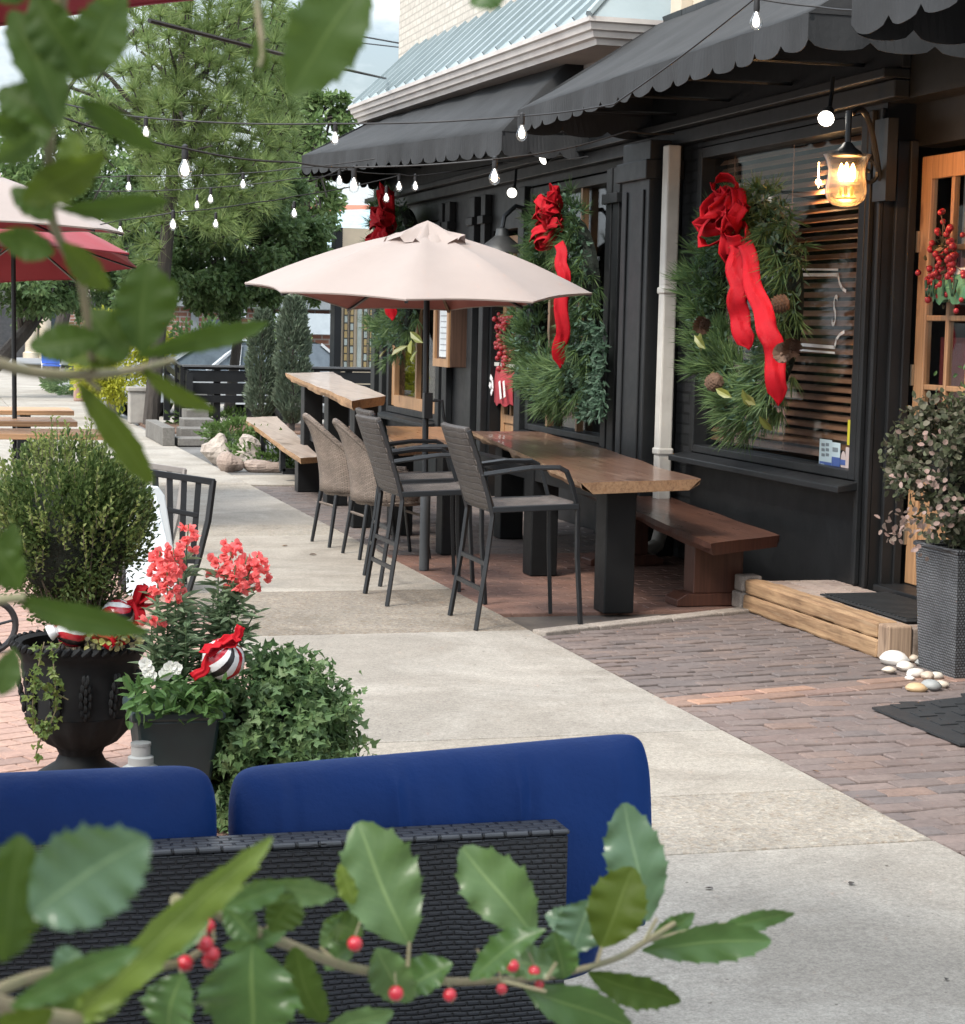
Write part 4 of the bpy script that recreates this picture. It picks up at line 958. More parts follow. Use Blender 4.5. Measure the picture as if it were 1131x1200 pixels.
def umbrella(name, label, apex, rims, pole_base, m_top, m_under, tip_drop=0.02, vent=.32, pole_r=.021, group='market umbrellas'):
    """apex: top point of the canopy; rims: eight rim corners"""
    base = Vector(pole_base); apex = Vector(apex)
    t = thing(name, label, 'umbrella', tuple(base), group); n = len(rims); rims = [Vector(r) for r in rims]
    P = []
    S = 6
    for k in range(n):
        a, b = rims[k], rims[(k+1) % n]
        for s in range(S):
            f = s/S; rim = a.lerp(b, f); inw = (apex-rim); inw.z = 0; rim = rim+inw*.035*math.sin(PI*f)*1.2+Vector((0,0,.012*math.sin(PI*f)))
            row = []
            for j in range(9):
                q = .06+.94*j/8; p = apex.lerp(rim, q); p.z += .045*math.sin(PI*q)*(1-.5*math.sin(PI*f)); row.append(p)
            P.append(row)
    mb = MB(); mb.grid(P, 0, True); o = mb.build('canopy', m_top, t, smooth=True); me = o.data
    ul = MB(); ul.grid([[p-Vector((0,0,.012)) for p in r][::-1] for r in P], 0, True); ul.build('lining', m_under, t, smooth=True)
    hem = MB(); hem.tube([r[-1]-Vector((0,0,.006)) for r in P], .009, 5, closed=True); hem.build('hem', m_top, t)
    vt = MB(); V = []
    for k in range(n*S):
        e = P[k][0].lerp(P[k][-1], vent); row = []
        for j in range(5):
            q = j/4; p = apex.lerp(e, q)+Vector((.012*math.sin(k*2.3)*q,0,.055-.03*q+.03*math.sin(k*PI/S*1.0+.7)*q+.022*math.sin(k*1.9+q*3)*q*q+.015*math.sin(k*.8+q*9)*q)); row.append(p)
        V.append(row)
    vt.grid(V, 0, True); vt.build('vent', m_top, t, smooth=True)
    hub = apex-Vector((0,0,.18)); run = base.lerp(apex, .87)
    for k in range(n):
        m = MB(); a = hub; b = rims[k]-Vector((0,0,.022)); mid = apex.lerp(rims[k], .5)+Vector((0,0,.015)); m.beam(a.lerp(mid, .0), b, .02, .014); m.beam(run, hub.lerp(b, .5), .016, .012); m.build('rib', M['black_metal'], t)
    m = MB(); m.tube([base, apex], pole_r, 10); m.build('pole', M['black_metal'], t, smooth=True)
    return t
pb = G(497, 668); ap = D(501, 268, 13.2); pole_top = Vector((pb.x, pb.y, ap.z)); cen = Vector((pb.x+.02, pb.y, 0))
ap = Vector((ap.x, ap.y, ap.z))
near = [(173,288,331),(218,330,341),(263,476,350),(308,624,353),(353,693,343)]
far = [(38,612,357),(83,526,362),(128,408,360.5)]
cz = 1.85; RR = 1.17; rims = []
zc = {}
fwd = Vector((FW.x, FW.y, 0)).normalized(); rgt = Vector((fwd.y, -fwd.x, 0))
for a, u, v in sorted(near+far):
    dz = math.sin(R(a))*RR; Z = 13.2+dz; p = D(u, v, Z); rims.append(p)
um = umbrella('umbrella', 'faded beige market umbrella with pink lining above the dining tables', ap, rims, pb, cl_beige, cl_pinkunder, vent=.24)
m = MB(); q = D(501, 478, 13.15); m.box(q.x-.03, q.x+.03, q.y-.03, q.y+.03, q.z-.07, q.z+.1); m.tube([q+Vector((.03,-.02,.05)), q+Vector((.09,-.04,.05)), q+Vector((.1,-.05,-.06)), q+Vector((.12,-.05,-.1))], .012, 6); m.build('crank', M['black_metal'], um, bevel=.006)
m = MB(); m.lathe([(.035,0),(.035,.56),(.03,.57)], pb, 14); m.build('base_tube', plain('grey metal tube', (.06,.065,.07), rough=.4), um, smooth=True)
def oct_umbrella(label, c, zr, za, rad, a0, mt, mu, pole_x=0, tilt=(0,0), vent=.25):
    rims = []
    for k in range(8):
        a = a0+k*PI/4; x, y = rad*math.cos(a), rad*math.sin(a); rims.append((c[0]+x, c[1]+y, zr+tilt[0]*x+tilt[1]*y))
    return umbrella('umbrella', label, (c[0], c[1], za), rims, (c[0]+pole_x, c[1], 0), mt, mu, vent=vent)
q = Q(18, 330, 17.5)
oct_umbrella('red market umbrella with dark pole standing over the slatted tables', (q.x-.02, 17.5), 2.07, 2.58, 1.1, R(12), cl_red, cl_red, .02, (.05,-.12))
oct_umbrella('pale market umbrella above the red one at the left edge', (Q(-60,260,15.5).x, 15.5), 2.33, 2.8, 1.32, R(5), cl_beige, cl_red, 0, (-.02,.02))
q = D(140, 24, 4.6)
oct_umbrella('large red umbrella overhead cut off by the top edge', (-.12, 3.12), 2.3, 2.95, 1.62, R(80), cl_red, cl_red, -.0, (0.06,0.0))

# ================================================================ slatted tables, far left
w_slat = wood('oiled slat wood', [(.4,.22,.11),(.5,.3,.16),(.34,.19,.1)], axis=0, rough=.5)
def slat_table():
    t = thing('slatted_table', 'x', 'table', (0,0,0)); m = MB()
    for k in range(5): m.box(-1.0, .55, k*.15, k*.15+.13, .705, .75)
    m.build('tabletop', w_slat, t, local=True, bevel=.004)
    for x in (-.8, .1):
        m = MB(); m.box(x-.05, x+.05, .05, .12, 0, .7); m.box(x-.05, x+.05, .6, .67, 0, .7); m.box(x-.05, x+.05, .12, .6, .62, .7); m.build('leg', M['black_metal'], t, local=True)
    return t
st = slat_table(); pos = [(125,512,15.1),(91,497,16.8),(87,484,18.6)]
labs = ['slatted wooden table nearest the round shrub', 'slatted wooden table between two others at the left', 'slatted wooden table farthest back below the red umbrella']
for k, (u, v, y) in enumerate(pos):
    q = G(u, v, .73); lc = (q.x-.55, q.y, 0)
    if k == 0: st.location = lc; st['label'] = labs[0]; st['group'] = 'slatted tables at the left'
    else: copy_tree(st, lc, 0, labs[k])

# ================================================================ timber step, mats, stones
w_beam = wood('weathered yellow timber', [(.14,.08,.045),(.36,.225,.12),(.44,.29,.16),(.3,.18,.095),(.46,.33,.2)], axis=1, rough=.8, scale=.45, bumps=.7)
w_grey = wood('grey old timber', [(.2,.16,.13),(.28,.23,.19),(.15,.12,.1)], axis=1, rough=.8, bumps=.6)
sp = thing('doorstep', 'low brick doorstep edged with weathered yellow timber beams', 'step', (5, 9.8, 0))
m = MB(); m.box(4.70, 4.83, 8.98, 10.68, 0, .095); m.box(4.705, 4.83, 8.99, 10.67, .098, .185); o = m.build('timber_edge', w_beam, sp, bevel=.014, seg=2)
s_ = o.modifiers.new('cuts', 'SUBSURF'); s_.subdivision_type = 'SIMPLE'; s_.levels = s_.render_levels = 5
tx = bpy.data.textures.new('hewn', 'CLOUDS'); tx.noise_scale = .16; tx.noise_depth = 4; d_ = o.modifiers.new('hewn', 'DISPLACE'); d_.texture = tx; d_.strength = .022; d_.mid_level = .5; d_.texture_coords = 'LOCAL'
m = MB(); m.box(4.70, 4.84, 8.86, 8.975, 0, .183); m.build('end_post', wood('end grain post', [(.28,.19,.13),(.36,.26,.18),(.22,.15,.1)], axis=2, rough=.8, bumps=.7), sp, bevel=.012)
m = MB(); m.box(4.845, 5.48, 8.87, 8.95, 0, .165); m.build('side_timber', w_grey, sp, bevel=.01)
m = MB(); brick_field(m, [(4.834, 8.955), (5.29, 8.955), (5.29, 10.68), (4.834, 10.68)], R(90), .2, .1, .006, .172, .002, .004); m.build('brick_top', islandmat('pale step bricks', [(.3,.24,.2),(.36,.29,.25),(.26,.2,.17),(.33,.25,.2)]), sp)
m = MB(); m.box(4.69, 4.83, 10.69, 10.83, 0, .1); m.box(4.7, 4.83, 10.695, 10.82, .103, .2); m.build('end_stone', concrete('coping stone', (.33,.29,.26), (.26,.23,.21)), sp, bevel=.012)
rub = plain('black rubber mat', (.028,.031,.033), (.02,.022,.024), rough=.55, scale=9, bumps=.3)
mt = thing('doormat', 'dark ribbed doormat lying on the brick doorstep', 'mat', (5.1, 9.4, .18))
m = MB(); m.box(4.86, 5.28, 8.97, 9.98, .183, .192)
for k in range(22): m.box(4.875, 5.265, 9.0+k*.044, 9.02+k*.044, .1925, .199)
m.build('mat', rub, mt)
pm = thing('rubber_mat', 'black rubber puzzle mat lying on brown bricks at the lower right', 'mat', (4.8, 7.4, .01))
a = G(1022, 829, .012)
base_poly = [(a.x, a.y), (4.03, 6.95), (4.12, 6.95), (4.08, 6.55), (5.6, 6.35), (5.6, 8.0), (4.6, 7.95), (4.6, 7.88)]
m = MB(); m.prism(base_poly[::-1] if False else base_poly, .004, .014)
for i in range(8):
    for j in range(7):
        x = a.x+.1+i*.2; y = 6.75+j*.18
        if x > 5.5 or y > 7.7: continue
        m.prism([(x, y), (x+.09, y+.01), (x+.1, y+.06), (x+.15, y+.05), (x+.16, y+.13), (x+.07, y+.14), (x+.06, y+.09), (x, y+.09)], .0145, .019)
m.build('mat', rub, pm)
st_m = islandmat('river stones', [(.62,.58,.52)], rough=.55, bumps=.1)
stone_cols = [(.66,.62,.56),(.6,.52,.42),(.52,.36,.2),(.7,.67,.62),(.3,.31,.3),(.56,.46,.36),(.64,.58,.5)]
smats = [plain('river stone %s' % n, c, tuple(x*.85 for x in c), rough=.55, scale=25, bumps=.1) for n, c in zip(('cream','buff','amber','white','slate','tan','ivory'), stone_cols)]
sl = [('large white oval pebble at the step corner',1050,763,.085,3),('long white pebble against the side timber',1062,748,.075,0),('small white pebble behind the large oval one',1047,752,.04,3),('tan pebble beside the large oval one',1071,762,.04,1),
 ('white pebble in front of the large oval one',1063,772,.055,6),('grey slate pebble beside the rattan planter',1083,767,.045,4),('flat pale pebble below the white ones',1075,780,.05,0),('amber pebble at the edge of the border bricks',1076,797,.05,2),
 ('wide slate pebble touching the planter foot',1093,794,.055,4),('buff pebble between slate and cream ones',1089,783,.045,5),('round ivory pebble leaning on the planter',1099,783,.04,6),('small amber pebble beside the planter wall',1100,774,.03,2),
 ('brown flat pebble at the timber end',1044,776,.035,1),('cream pebble near the planter corner',1104,793,.04,1),('white standing pebble behind the others',1071,737,.07,3),('tiny white pebble on the border bricks',1068,786,.025,3)]
for lb, u, v, s, c in sl:
    p = G(u-2, v+9, s*.35); mb = MB(); mb.sphere((p.x, p.y, max(.004, p.z)), s, 12, 8, (1, .75, .5)); ang = random.uniform(0, 3); ph = [random.uniform(0, 6) for _ in range(3)]
    mb.v = [(p.x+((x-p.x)*math.cos(ang)-(y-p.y)*math.sin(ang))*(1+.1*math.sin(9*z/s+ph[0])), p.y+((x-p.x)*math.sin(ang)+(y-p.y)*math.cos(ang))*(1+.1*math.sin(3*(x-p.x)/s+ph[1])), z) for x, y, z in mb.v]
    o = mb.build('pebble', smats[c], smooth=True); tag(o, lb, 'pebble', 'river pebbles by the planter'); recenter(o)

# ================================================================ string lights
bulb_m = glass('clear bulb glass', (.93,.94,.93), 2.2, .05); fil_m = glow('bulb filament', (1,.93,.85), 2.2)
def string_light(label, pts, bulbs, sag=.0):
    P = [D(*p) for p in pts]
    t = thing('string_light', label, 'string lights', tuple(P[0]), 'string lights over the sidewalk')
    C_ = []
    for a, b in zip(P, P[1:]):
        n = 10; L = (b-a).length
        for i in range(n): f = i/n; C_.append(a.lerp(b, f)-Vector((0,0,.012*L*math.sin(PI*f))))
    C_.append(P[-1])
    m = MB(); m.tube(C_, .005, 5); m.build('wire', M['wire'], t)
    for u, v, Z, hpx in bulbs:
        b0 = D(u, v, Z); s = (hpx/FPX*Z)/.13       # v is the top of the socket
        m = MB(); m.lathe([(.004,.02),(.014,.012),(.016,-.03),(.014,-.048)], b0, 10); so_ = m.build('socket', M['wire'], t, smooth=True)
        k = .13
        m = MB(); m.lathe([(.011,-.045),(.016,-.06),(.03,-.09),(.031,-.105),(.024,-.125),(.008,-.135),(.001,-.136)], b0, 14, caps=False); m.build('bulb', bulb_m, so_, smooth=True)
        m = MB(); m.lathe([(.003,-.05),(.006,-.06),(.017,-.085),(.019,-.1),(.014,-.115),(.003,-.12)], b0, 8); m.build('filament', fil_m, so_)
string_light('string light crossing low past the awning corner with three big bulbs', [(72,137,7.6),(150,158,8.2),(217,174,8.6),(345,190,9.8),(415,196,10.6),(577,187,10.4),(735,154,12.2),(790,157,12.6)],
    [(217,174,8.8,30),(415,198,11.2,24),(580,187,10.6,26)])
string_light('upper string light with bulbs before the grey awning', [(60,118,12),(170,138,11.5),(393,145,11),(612,136,10.7),(720,122,10.2),(885,-2,9.4),(960,8,9.2),(1000,12,9.0)], [(171,139,13,14),(393,146,13.2,18),(612,136,10.7,22),(887,2,9.5,28)])
string_light('distant string light across the pine with two bulbs', [(60,208,17),(150,206,17),(285,203,17),(345,197,17),(440,186,17)], [(151,207,18,14),(285,204,18,13)])
string_light('distant string light with a pair of bulbs close together', [(110,224,19),(246,220,19),(340,210,19),(445,196,20)], [(247,222,19,15),(231,230,21,11)])
string_light('lowest distant string light with five bulbs', [(100,266,15),(141,258,15),(203,249,15),(300,237,15.5),(345,230,16),(470,205,17)], [(141,259,18,12),(203,249,15,18),(253,251,19,11),(345,238,18,14)])
string_light('short string light hanging under the far awning', [(360,212,14),(398,198,15),(468,204,16),(487,206,16.5),(590,190,17.2),(690,183,15.5)], [(398,199,16.5,16),(468,206,17,17),(487,206,17.5,14),(453,220,18,13)])
m = MB(); q = [D(175,24,9), D(300,56,10), D(372,74,13), D(452,92,21)]; m.tube(q, .011, 6); tag(recenter(m.build('power_cable', M['wire'])), 'thick black cable slanting down across the trees to the building', 'cable')
m = MB(); m.tube([D(300,8,60), D(420,42,60), D(520,60,60)], .025, 5); m.tube([D(300,30,62), D(420,50,62), D(560,66,62)], .02, 5); tag(recenter(m.build('utility_cable', M['wire'])), 'thin pair of utility lines in the pale sky', 'cable')

# ================================================================ sofa in the foreground
sofa = thing('sofa', 'dark wicker outdoor sofa with blue cushions seen from behind', 'sofa', (.5, 4.1, 0))
wv_sofa = weave('dark flat wicker', (.018,.0205,.0255), (.0135,.0155,.02), (.0085,.0095,.0115), .03, .011, .45, 'XZ', .3, .9)
wv_sofat = weave('dark flat wicker top', (.036,.039,.045), (.026,.029,.034), (.006,.006,.007), .05, .02, .4, 'XY', .2, 1.0)
c0 = Q(667, 972, 3.88); sx = c0.x; szt = c0.z
m = MB(); m.box(-1.4, sx, 3.88, 3.965, .06, szt-.012); m.build('back_panel', wv_sofa, sofa, bevel=.006)
m = MB(); m.box(-1.4, sx+.002, 3.877, 3.975, szt-.011, szt); m.build('back_rail', wv_sofat, sofa, bevel=.005)
m = MB(); m.box(-1.4, sx-.02, 3.97, 4.75, .06, .24); m.build('seat_base', wv_sofa, sofa, bevel=.006)
blue = plain('blue outdoor cushion', (.004,.027,.125), (.003,.019,.092), rough=.65, scale=2.5, bumps=.35, bscale=7, bdist=.02, spec=.16)
FOLD = [(-.016,.36,.012,.03),(.012,.39,.015,.03),(-.012,.66,.012,-.03),(.014,.685,.016,-.03),(-.01,.1,.01,.02),(.01,.13,.012,.02),(-.008,.9,.015,-.02),(.008,.52,.02,.04)]
def cushion(name, x0, x1, z0, z1, yb, yt, th, zr=None, sub=True, puff=.035):
    """leaning cushion: back face from (yb at z0) to (yt at z1)"""
    mb = MB(); nx, nz = 90, 18; F, B = [], []
    rnd = random.Random(int(x0*100)+5)
    for i in range(nx+1):
        f = .5-.5*math.cos(PI*i/nx) if False else i/nx; f = f+.06*math.sin(2*PI*f)*-1; fr, br = [], []
        for j in range(nz+1):
            g = .5-.5*math.cos(PI*j/nz); zt = z1 if zr is None else z1+(zr-z1)*f
            e = (max(0, 1-(2*f-1)**6)*max(0, 1-(2*g-1)**6)); x = x0+(x1-x0)*f; z = z0+(zt-z0)*g; y = yb+(yt-yb)*g
            wr = e*g*(.007*math.sin(f*23+g*3)+sum(a_*math.exp(-((f-c_-(1-g)*s_)/w_)**2) for a_, c_, w_, s_ in FOLD)); z -= .006*g*g*e*math.sin(f*9+x0*5)
            ee = max(0, (1-abs(2*f-1)**12)*(1-abs(2*g-1)**2.6)); fa, ga = 2*f-1, 2*g-1; x = (x0+x1)/2+(x1-x0)/2*fa*(1-.03*abs(ga)**6); z -= .024*max(0, ga)*abs(fa)**30; h_ = th*.5*(.05+.95*ee**.5); yc = y+th*.5; fr.append((x, yc-h_-puff*e*.5+wr, z)); br.append((x, yc+h_+puff*e*.6+wr*.6, z))
        F.append(fr); B.append(br)
    mb.grid(F[::-1]); mb.grid(B)
    ring = []
    for i in range(nx): ring += [((F[i][0], F[i+1][0]), (B[i][0], B[i+1][0]), 1), ((F[i][nz], F[i+1][nz]), (B[i][nz], B[i+1][nz]), 0)]
    for (a, b), (c, d), k in ring: mb.add([a, b, d, c] if k == 0 else [a, c, d, b], [(0,1,2,3)])
    for j in range(nz):
        mb.add([F[0][j], F[0][j+1], B[0][j+1], B[0][j]], [(0,1,2,3)]); mb.add([F[nx][j], B[nx][j], B[nx][j+1], F[nx][j+1]], [(0,1,2,3)])
    o = mb.build(name, blue, sofa, smooth=False)
    bm = bmesh.new(); bm.from_mesh(o.data); bmesh.ops.remove_doubles(bm, verts=bm.verts, dist=1e-5); bmesh.ops.recalc_face_normals(bm, faces=bm.faces); bm.to_mesh(o.data); bm.free()
    o.data.polygons.foreach_set('use_smooth', [True]*len(o.data.polygons)); o.data.update()
    bv = o.modifiers.new('soft edge', 'BEVEL'); bv.width = .004; bv.segments = 2; bv.limit_method = 'ANGLE'; bv.angle_limit = R(50)
    s = o.modifiers.new('subdivision', 'SUBSURF'); s.levels = 1; s.render_levels = 1
    tb_ = []
    for i in range(nx+1): tb_.append(Vector(B[i][nz]))
    return o
qa = Q(276, 906, 4.02); qb = Q(768, 880, 4.02); qc = Q(0, 905, 4.0); qd = Q(263, 905, 4.0)
c1 = cushion('back_cushion', qa.x, qb.x+.022, .3, qa.z-.014, 3.99, 4.04, .17, qb.z+.02)
c2 = cushion('back_cushion', -.75, qd.x, .3, qd.z-.01, 3.99, 4.02, .17, qd.z-.006)
c1['label'] = 'right blue back cushion overhanging the wicker end'; c2['label'] = 'left blue back cushion'
c3 = cushion('seat_cushion', -.72, sx+.25, .1, .29, 4.16, 4.16, .5, None, puff=.02)
nt_ = blue.node_tree.nodes['Principled BSDF']; nt_.inputs['Sheen Weight'].default_value = .12; nt_.inputs['Sheen Roughness'].default_value = .45; nt_.inputs['Sheen Tint'].default_value = (.08,.3,.9,1)
# ================================================================ planters in the middle left
urn_m = plain('black cast urn', (.015,.017,.018), (.008,.009,.01), rough=.75, scale=7, bumps=.3, bscale=35, spec=.2)
UY = 7.0; uc = Q(95, 752, UY); ux = uc.x
urn = thing('urn', 'black classical urn planter with rope rim and fluted bowl', 'urn', (ux, UY, 0))
flute = lambda th, z: 1+(.035*math.cos(th*14) if .12 < z < .27 else 0)
m = MB(); m.lathe([(.15,0),(.155,.03),(.13,.045),(.09,.07),(.075,.1),(.085,.125),(.13,.15),(.175,.2),(.19,.25)], (ux,UY,0), 56, mod=flute); m.build('foot', urn_m, urn, smooth=True)
m = MB(); m.lathe([(.19,.251),(.192,.3),(.2,.38),(.208,.44),(.222,.465),(.235,.48),(.238,.5),(.225,.51),(.205,.5),(.2,.46)], (ux,UY,0), 56, caps=False)
for k in range(12):
    a = 2*PI*k/12
    for s in range(5):
        z = .27+s*.03; rr = .197+.006*s; w_ = .02*(1-abs(s-1.5)/4)
        for q in (-1, 0, 1): m.sphere((ux+rr*math.cos(a+q*w_*4), UY+rr*math.sin(a+q*w_*4), z+abs(q)*.012), .009, 6, 4, (1,1,2))
m.build('bowl', urn_m, urn, smooth=True)
m = MB(); N = 44
for k in range(N):
    a = 2*PI*k/N; p = Vector((ux+.238*math.cos(a), UY+.238*math.sin(a), .5)); tdir = Vector((-math.sin(a), math.cos(a), .9)).normalized()
    m.tube([p-tdir*.02, p, p+tdir*.02], [.007,.014,.007], 6)
m.build('rope_rim', urn_m, urn, smooth=True)
m = MB(); m.lathe([(.001,.465),(.19,.465),(.2,.46)], (ux,UY,0), 24, caps=False); m.build('soil', plain('dark soil', (.03,.022,.016), rough=.95, scale=30, bumps=.8), urn)
# boxwood
box_m = leafmat('boxwood leaves', [(.05,.09,.025),(.075,.12,.035),(.1,.14,.045),(.15,.19,.06),(.06,.1,.03)], .42, .3)
tip_m = leafmat('boxwood new growth', [(.2,.24,.07),(.25,.28,.09),(.16,.21,.06)], .45, .35)
bx = thing('boxwood', 'round boxwood shrub growing in the black urn', 'shrub', (ux, UY, .48))
bcx = Q(82, 620, UY); bc_ = np.array([bcx.x, UY, .885]); br_ = np.array([.295,.3,.34])
n = 18000; p, q = clumpy_ball(n, bc_, br_, .45, 70, .3)
nrm = np.linalg.norm(q, axis=1); keep = nrm < 1.06; p = p[keep]; q = q[keep]
m = MB(); m.leaves(*T_OVAL, p, q/np.linalg.norm(q, axis=1, keepdims=True)*.7+unit(len(p))*.6+np.array([0,0,.55]), unit(len(p))+np.array([0,-.2,.6]), rng.uniform(.015,.026,len(p)), rng.uniform(.009,.014,len(p)))
m.build('foliage', box_m, bx)
m = MB(); tw = MB(); pos, dr = [], []
for k in range(330):
    d = unit(1)[0]; d[2] = abs(d[2])*1.3-.35; d /= np.linalg.norm(d); b0 = bc_+d*br_*random.uniform(.72,.97); ax = d*.45+np.array([random.gauss(0,.12), random.gauss(0,.12), 1.0]); ax /= np.linalg.norm(ax); ln = random.uniform(.05,.11)
    tw.tube([b0, b0+ax*ln], [.0016,.0008], 3)
    for i in range(12): pos.append(b0+ax*ln*(i/11)); dr.append(ax*.8+unit(1)[0]*.8)
m.leaves(*T_OVAL, np.array(pos), np.array(dr), unit(len(pos)), rng.uniform(.013,.022,len(pos)), .011); m.build('new_growth', tip_m, bx)
for k in range(70):
    a = random.uniform(0, 2*PI); r = random.uniform(.1,.95); e = bc_+np.array([math.cos(a)*r*.26, math.sin(a)*r*.26, random.uniform(-.25,.2)])
    tw.tube([(ux+random.gauss(0,.03), UY+random.gauss(0,.03), .47), ((ux+e[0])/2, (UY+e[1])/2, .62), e], [.006,.004,.002], 4)
tw.build('stems', plain('boxwood stems', (.13,.11,.08), (.08,.065,.045), rough=.85), bx)
m = MB(); m.sphere(tuple(bc_+np.array([0,0,-.02])), .2, 14, 10, (1,1,1.0)); m.build('inner_shade', plain('boxwood inner shade', (.012,.02,.008), (.008,.012,.005), rough=1, scale=40, bumps=1, bdist=.04), bx)  # near-black ball, shade between the leaves put into its colour
# trailing creeper on the urn
trail_m = leafmat('trailing creeper', [(.1,.17,.05),(.06,.12,.03),(.2,.24,.06)], .45, .3)
def trailing(label, lines, nl, sz, parent_pt, mat, yellow=False):
    t = thing('trailing_plant', label, 'plant', tuple(parent_pt)); m = MB(); s = MB(); pos = []
    for ln in lines:
        pts = [Vector(p) for p in ln]; s.tube(pts, .0025, 4)
        for a, b in zip(pts, pts[1:]):
            for k in range(nl): pos.append(tuple(a.lerp(b, random.random())+Vector((random.gauss(0,.014), random.gauss(0,.014), random.gauss(0,.012)))))
    m.leaves(*T_IVY, np.array(pos), unit(len(pos))*.8+np.array([0,-.4,-.3]), unit(len(pos))*.6+np.array([-.3,-1,.3]), rng.uniform(sz*.6, sz*1.2, len(pos))); m.build('leaves', mat, t); s.build('stem', plain('creeper stems', (.15,.13,.07), rough=.9), t)
    return t
yy = UY-.25
trailing('creeper trailing down the left of the black urn', [[Q(52,752,yy),Q(40,800,yy-.02),Q(38,830,yy-.02),Q(45,865,yy)],[Q(60,752,yy),Q(64,790,yy-.02),Q(66,830,yy-.01),Q(52,868,yy)],[Q(40,800,yy-.02),Q(80,820,yy-.01)],[Q(55,840,yy-.01),Q(42,885,yy)]], 16, .028, (ux-.15, yy, .1), trail_m)
# striped sweets and bows in the urn
stripe = [plain('white glossy stripe', (.72,.74,.74), rough=.25, bumps=0, coat=.4), plain('red glossy stripe', (.42,.015,.03), rough=.25, bumps=0, coat=.4), plain('black stripe', (.015,.012,.014), rough=.3, bumps=0)]
def ball(t, c, r, ax, seq=(0,1,0,2), tw=1.2, nseg=12, per=3, name='striped_ball'):
    m = MB(); ax = Vector(ax).normalized(); Mx = Vector((0,0,1)).rotation_difference(ax).to_matrix(); c = Vector(c); n = nseg*per; k = 14
    P = []
    for i in range(k+1):
        ph = -PI/2+PI*i/k; row = []
        for j in range(n):
            th = 2*PI*j/n+tw*math.sin(ph); rr = r*(1+.03*math.cos(th*nseg)); row.append(c+Mx @ Vector((rr*math.cos(ph)*math.cos(th), rr*math.cos(ph)*math.sin(th), rr*.96*math.sin(ph))))
        P.append(row)
    b = len(m.v); m.v.extend([tuple(p) for r_ in P for p in r_])
    for i in range(k):
        for j in range(n): m.f.append((b+i*n+j, b+i*n+(j+1) % n, b+(i+1)*n+(j+1) % n, b+(i+1)*n+j)); m.m.append(seq[(j//per) % len(seq)])
    return m.build(name, stripe, t, smooth=True)
def sbow(t, c, s, dirs, tails):
    m = MB(); c = Vector(c)
    for d in dirs:
        d = Vector(d).normalized(); up = Vector((.2,-.3,1)).normalized(); n_ = d.cross(up).normalized(); pts = [c+d*(s*(1-math.cos(2*PI*i/12))/2)+n_.cross(d)*(s*.2*math.sin(2*PI*i/12))+Vector((0,0,.006*math.sin(i*2.1))) for i in range(13)]
        ribbon(m, pts, s*.55, n_.cross(d))
    for d in tails:
        d = Vector(d); pts = [c+d*(i/8)+Vector((.006*math.sin(i*1.4), 0, .01*math.sin(i))) for i in range(9)]; ribbon(m, pts, s*.5, (0,-1,.3))
    m.sphere(c, s*.2, 8, 6); o = m.build('bow', red_v, t, smooth=True); o.modifiers.new('ribbon thickness', 'SOLIDIFY').thickness = .003; return o
yy = UY-.19
ca = thing('candy_ornament', 'red and white striped candy ornament at the front left of the urn', 'ornament', tuple(Q(90,752,yy)), 'striped candy ornaments')
ball(ca, Q(86,738,yy), .062, (.9,-.1,.5), (1,1,0,1,2,1), .9); m = MB(); m.tube([Q(58,742,yy-.03), Q(66,738,yy-.035)], [.03,.02], 10); m.build('wrapper_end', stripe[0], ca, smooth=True)
sbow(ca, Q(112,742,yy-.02), .085, [(1,-.2,.1),(.7,-.3,-.35)], [(.12,-.02,-.02)])
cb = thing('candy_ornament', 'striped candy ornament with red bow at the right of the urn', 'ornament', tuple(Q(140,740,UY-.1)), 'striped candy ornaments')
ball(cb, Q(138,722,UY-.12), .06, (.8,-.1,.55), (1,0,1,2,0), .8); sbow(cb, Q(160,708,UY-.13), .075, [(.35,-.2,.9),(.7,-.2,.2),(.1,-.4,-.9)], [(-.1,0,-.05)])
# yellow and pale small flowers under the boxwood
fl = thing('trailing_plant', 'small yellow and pale blossoms at the rim of the urn', 'plant', tuple(Q(150,745,UY-.2)))
m = MB(); ps = np.array([tuple(Q(random.uniform(100,165), random.uniform(738,758), UY-.2-random.uniform(0,.06))) for _ in range(90)])
m.leaves(*T_ROUND, ps, unit(90), unit(90)+np.array([0,-1,.4]), .022, .02); m.build('blossoms', leafmat('yellow blossoms', [(.3,.34,.05),(.14,.2,.04),(.45,.42,.1),(.4,.4,.38)], .5, .3), fl)

# ---------------------------------------------------------------- green pot with snapdragons
PY = 6.3; pcx = Q(203, 860, PY).x
pot = thing('flower_pot', 'dark green square flower pot behind the blue cushions', 'pot', (pcx, PY, 0))
m = MB(); w0, w1 = .09, .135
m.add([(pcx+sx_*w0, PY+sy_*w0, 0) for sx_, sy_ in ((-1,-1),(1,-1),(1,1),(-1,1))]+[(pcx+sx_*w1, PY+sy_*w1, .38) for sx_, sy_ in ((-1,-1),(1,-1),(1,1),(-1,1))], [(0,3,2,1),(4,5,6,7),(0,1,5,4),(1,2,6,5),(2,3,7,6),(3,0,4,7)])
m.build('pot_body', plain('dark green glazed pot', (.016,.033,.034), (.01,.02,.022), rough=.4, bumps=.08), pot, bevel=.012)
m = MB(); m.box(pcx-.15, pcx+.15, PY-.15, PY+.15, .375, .41); m.build('rim', plain('pot rim', (.018,.036,.037), rough=.45), pot, bevel=.01)
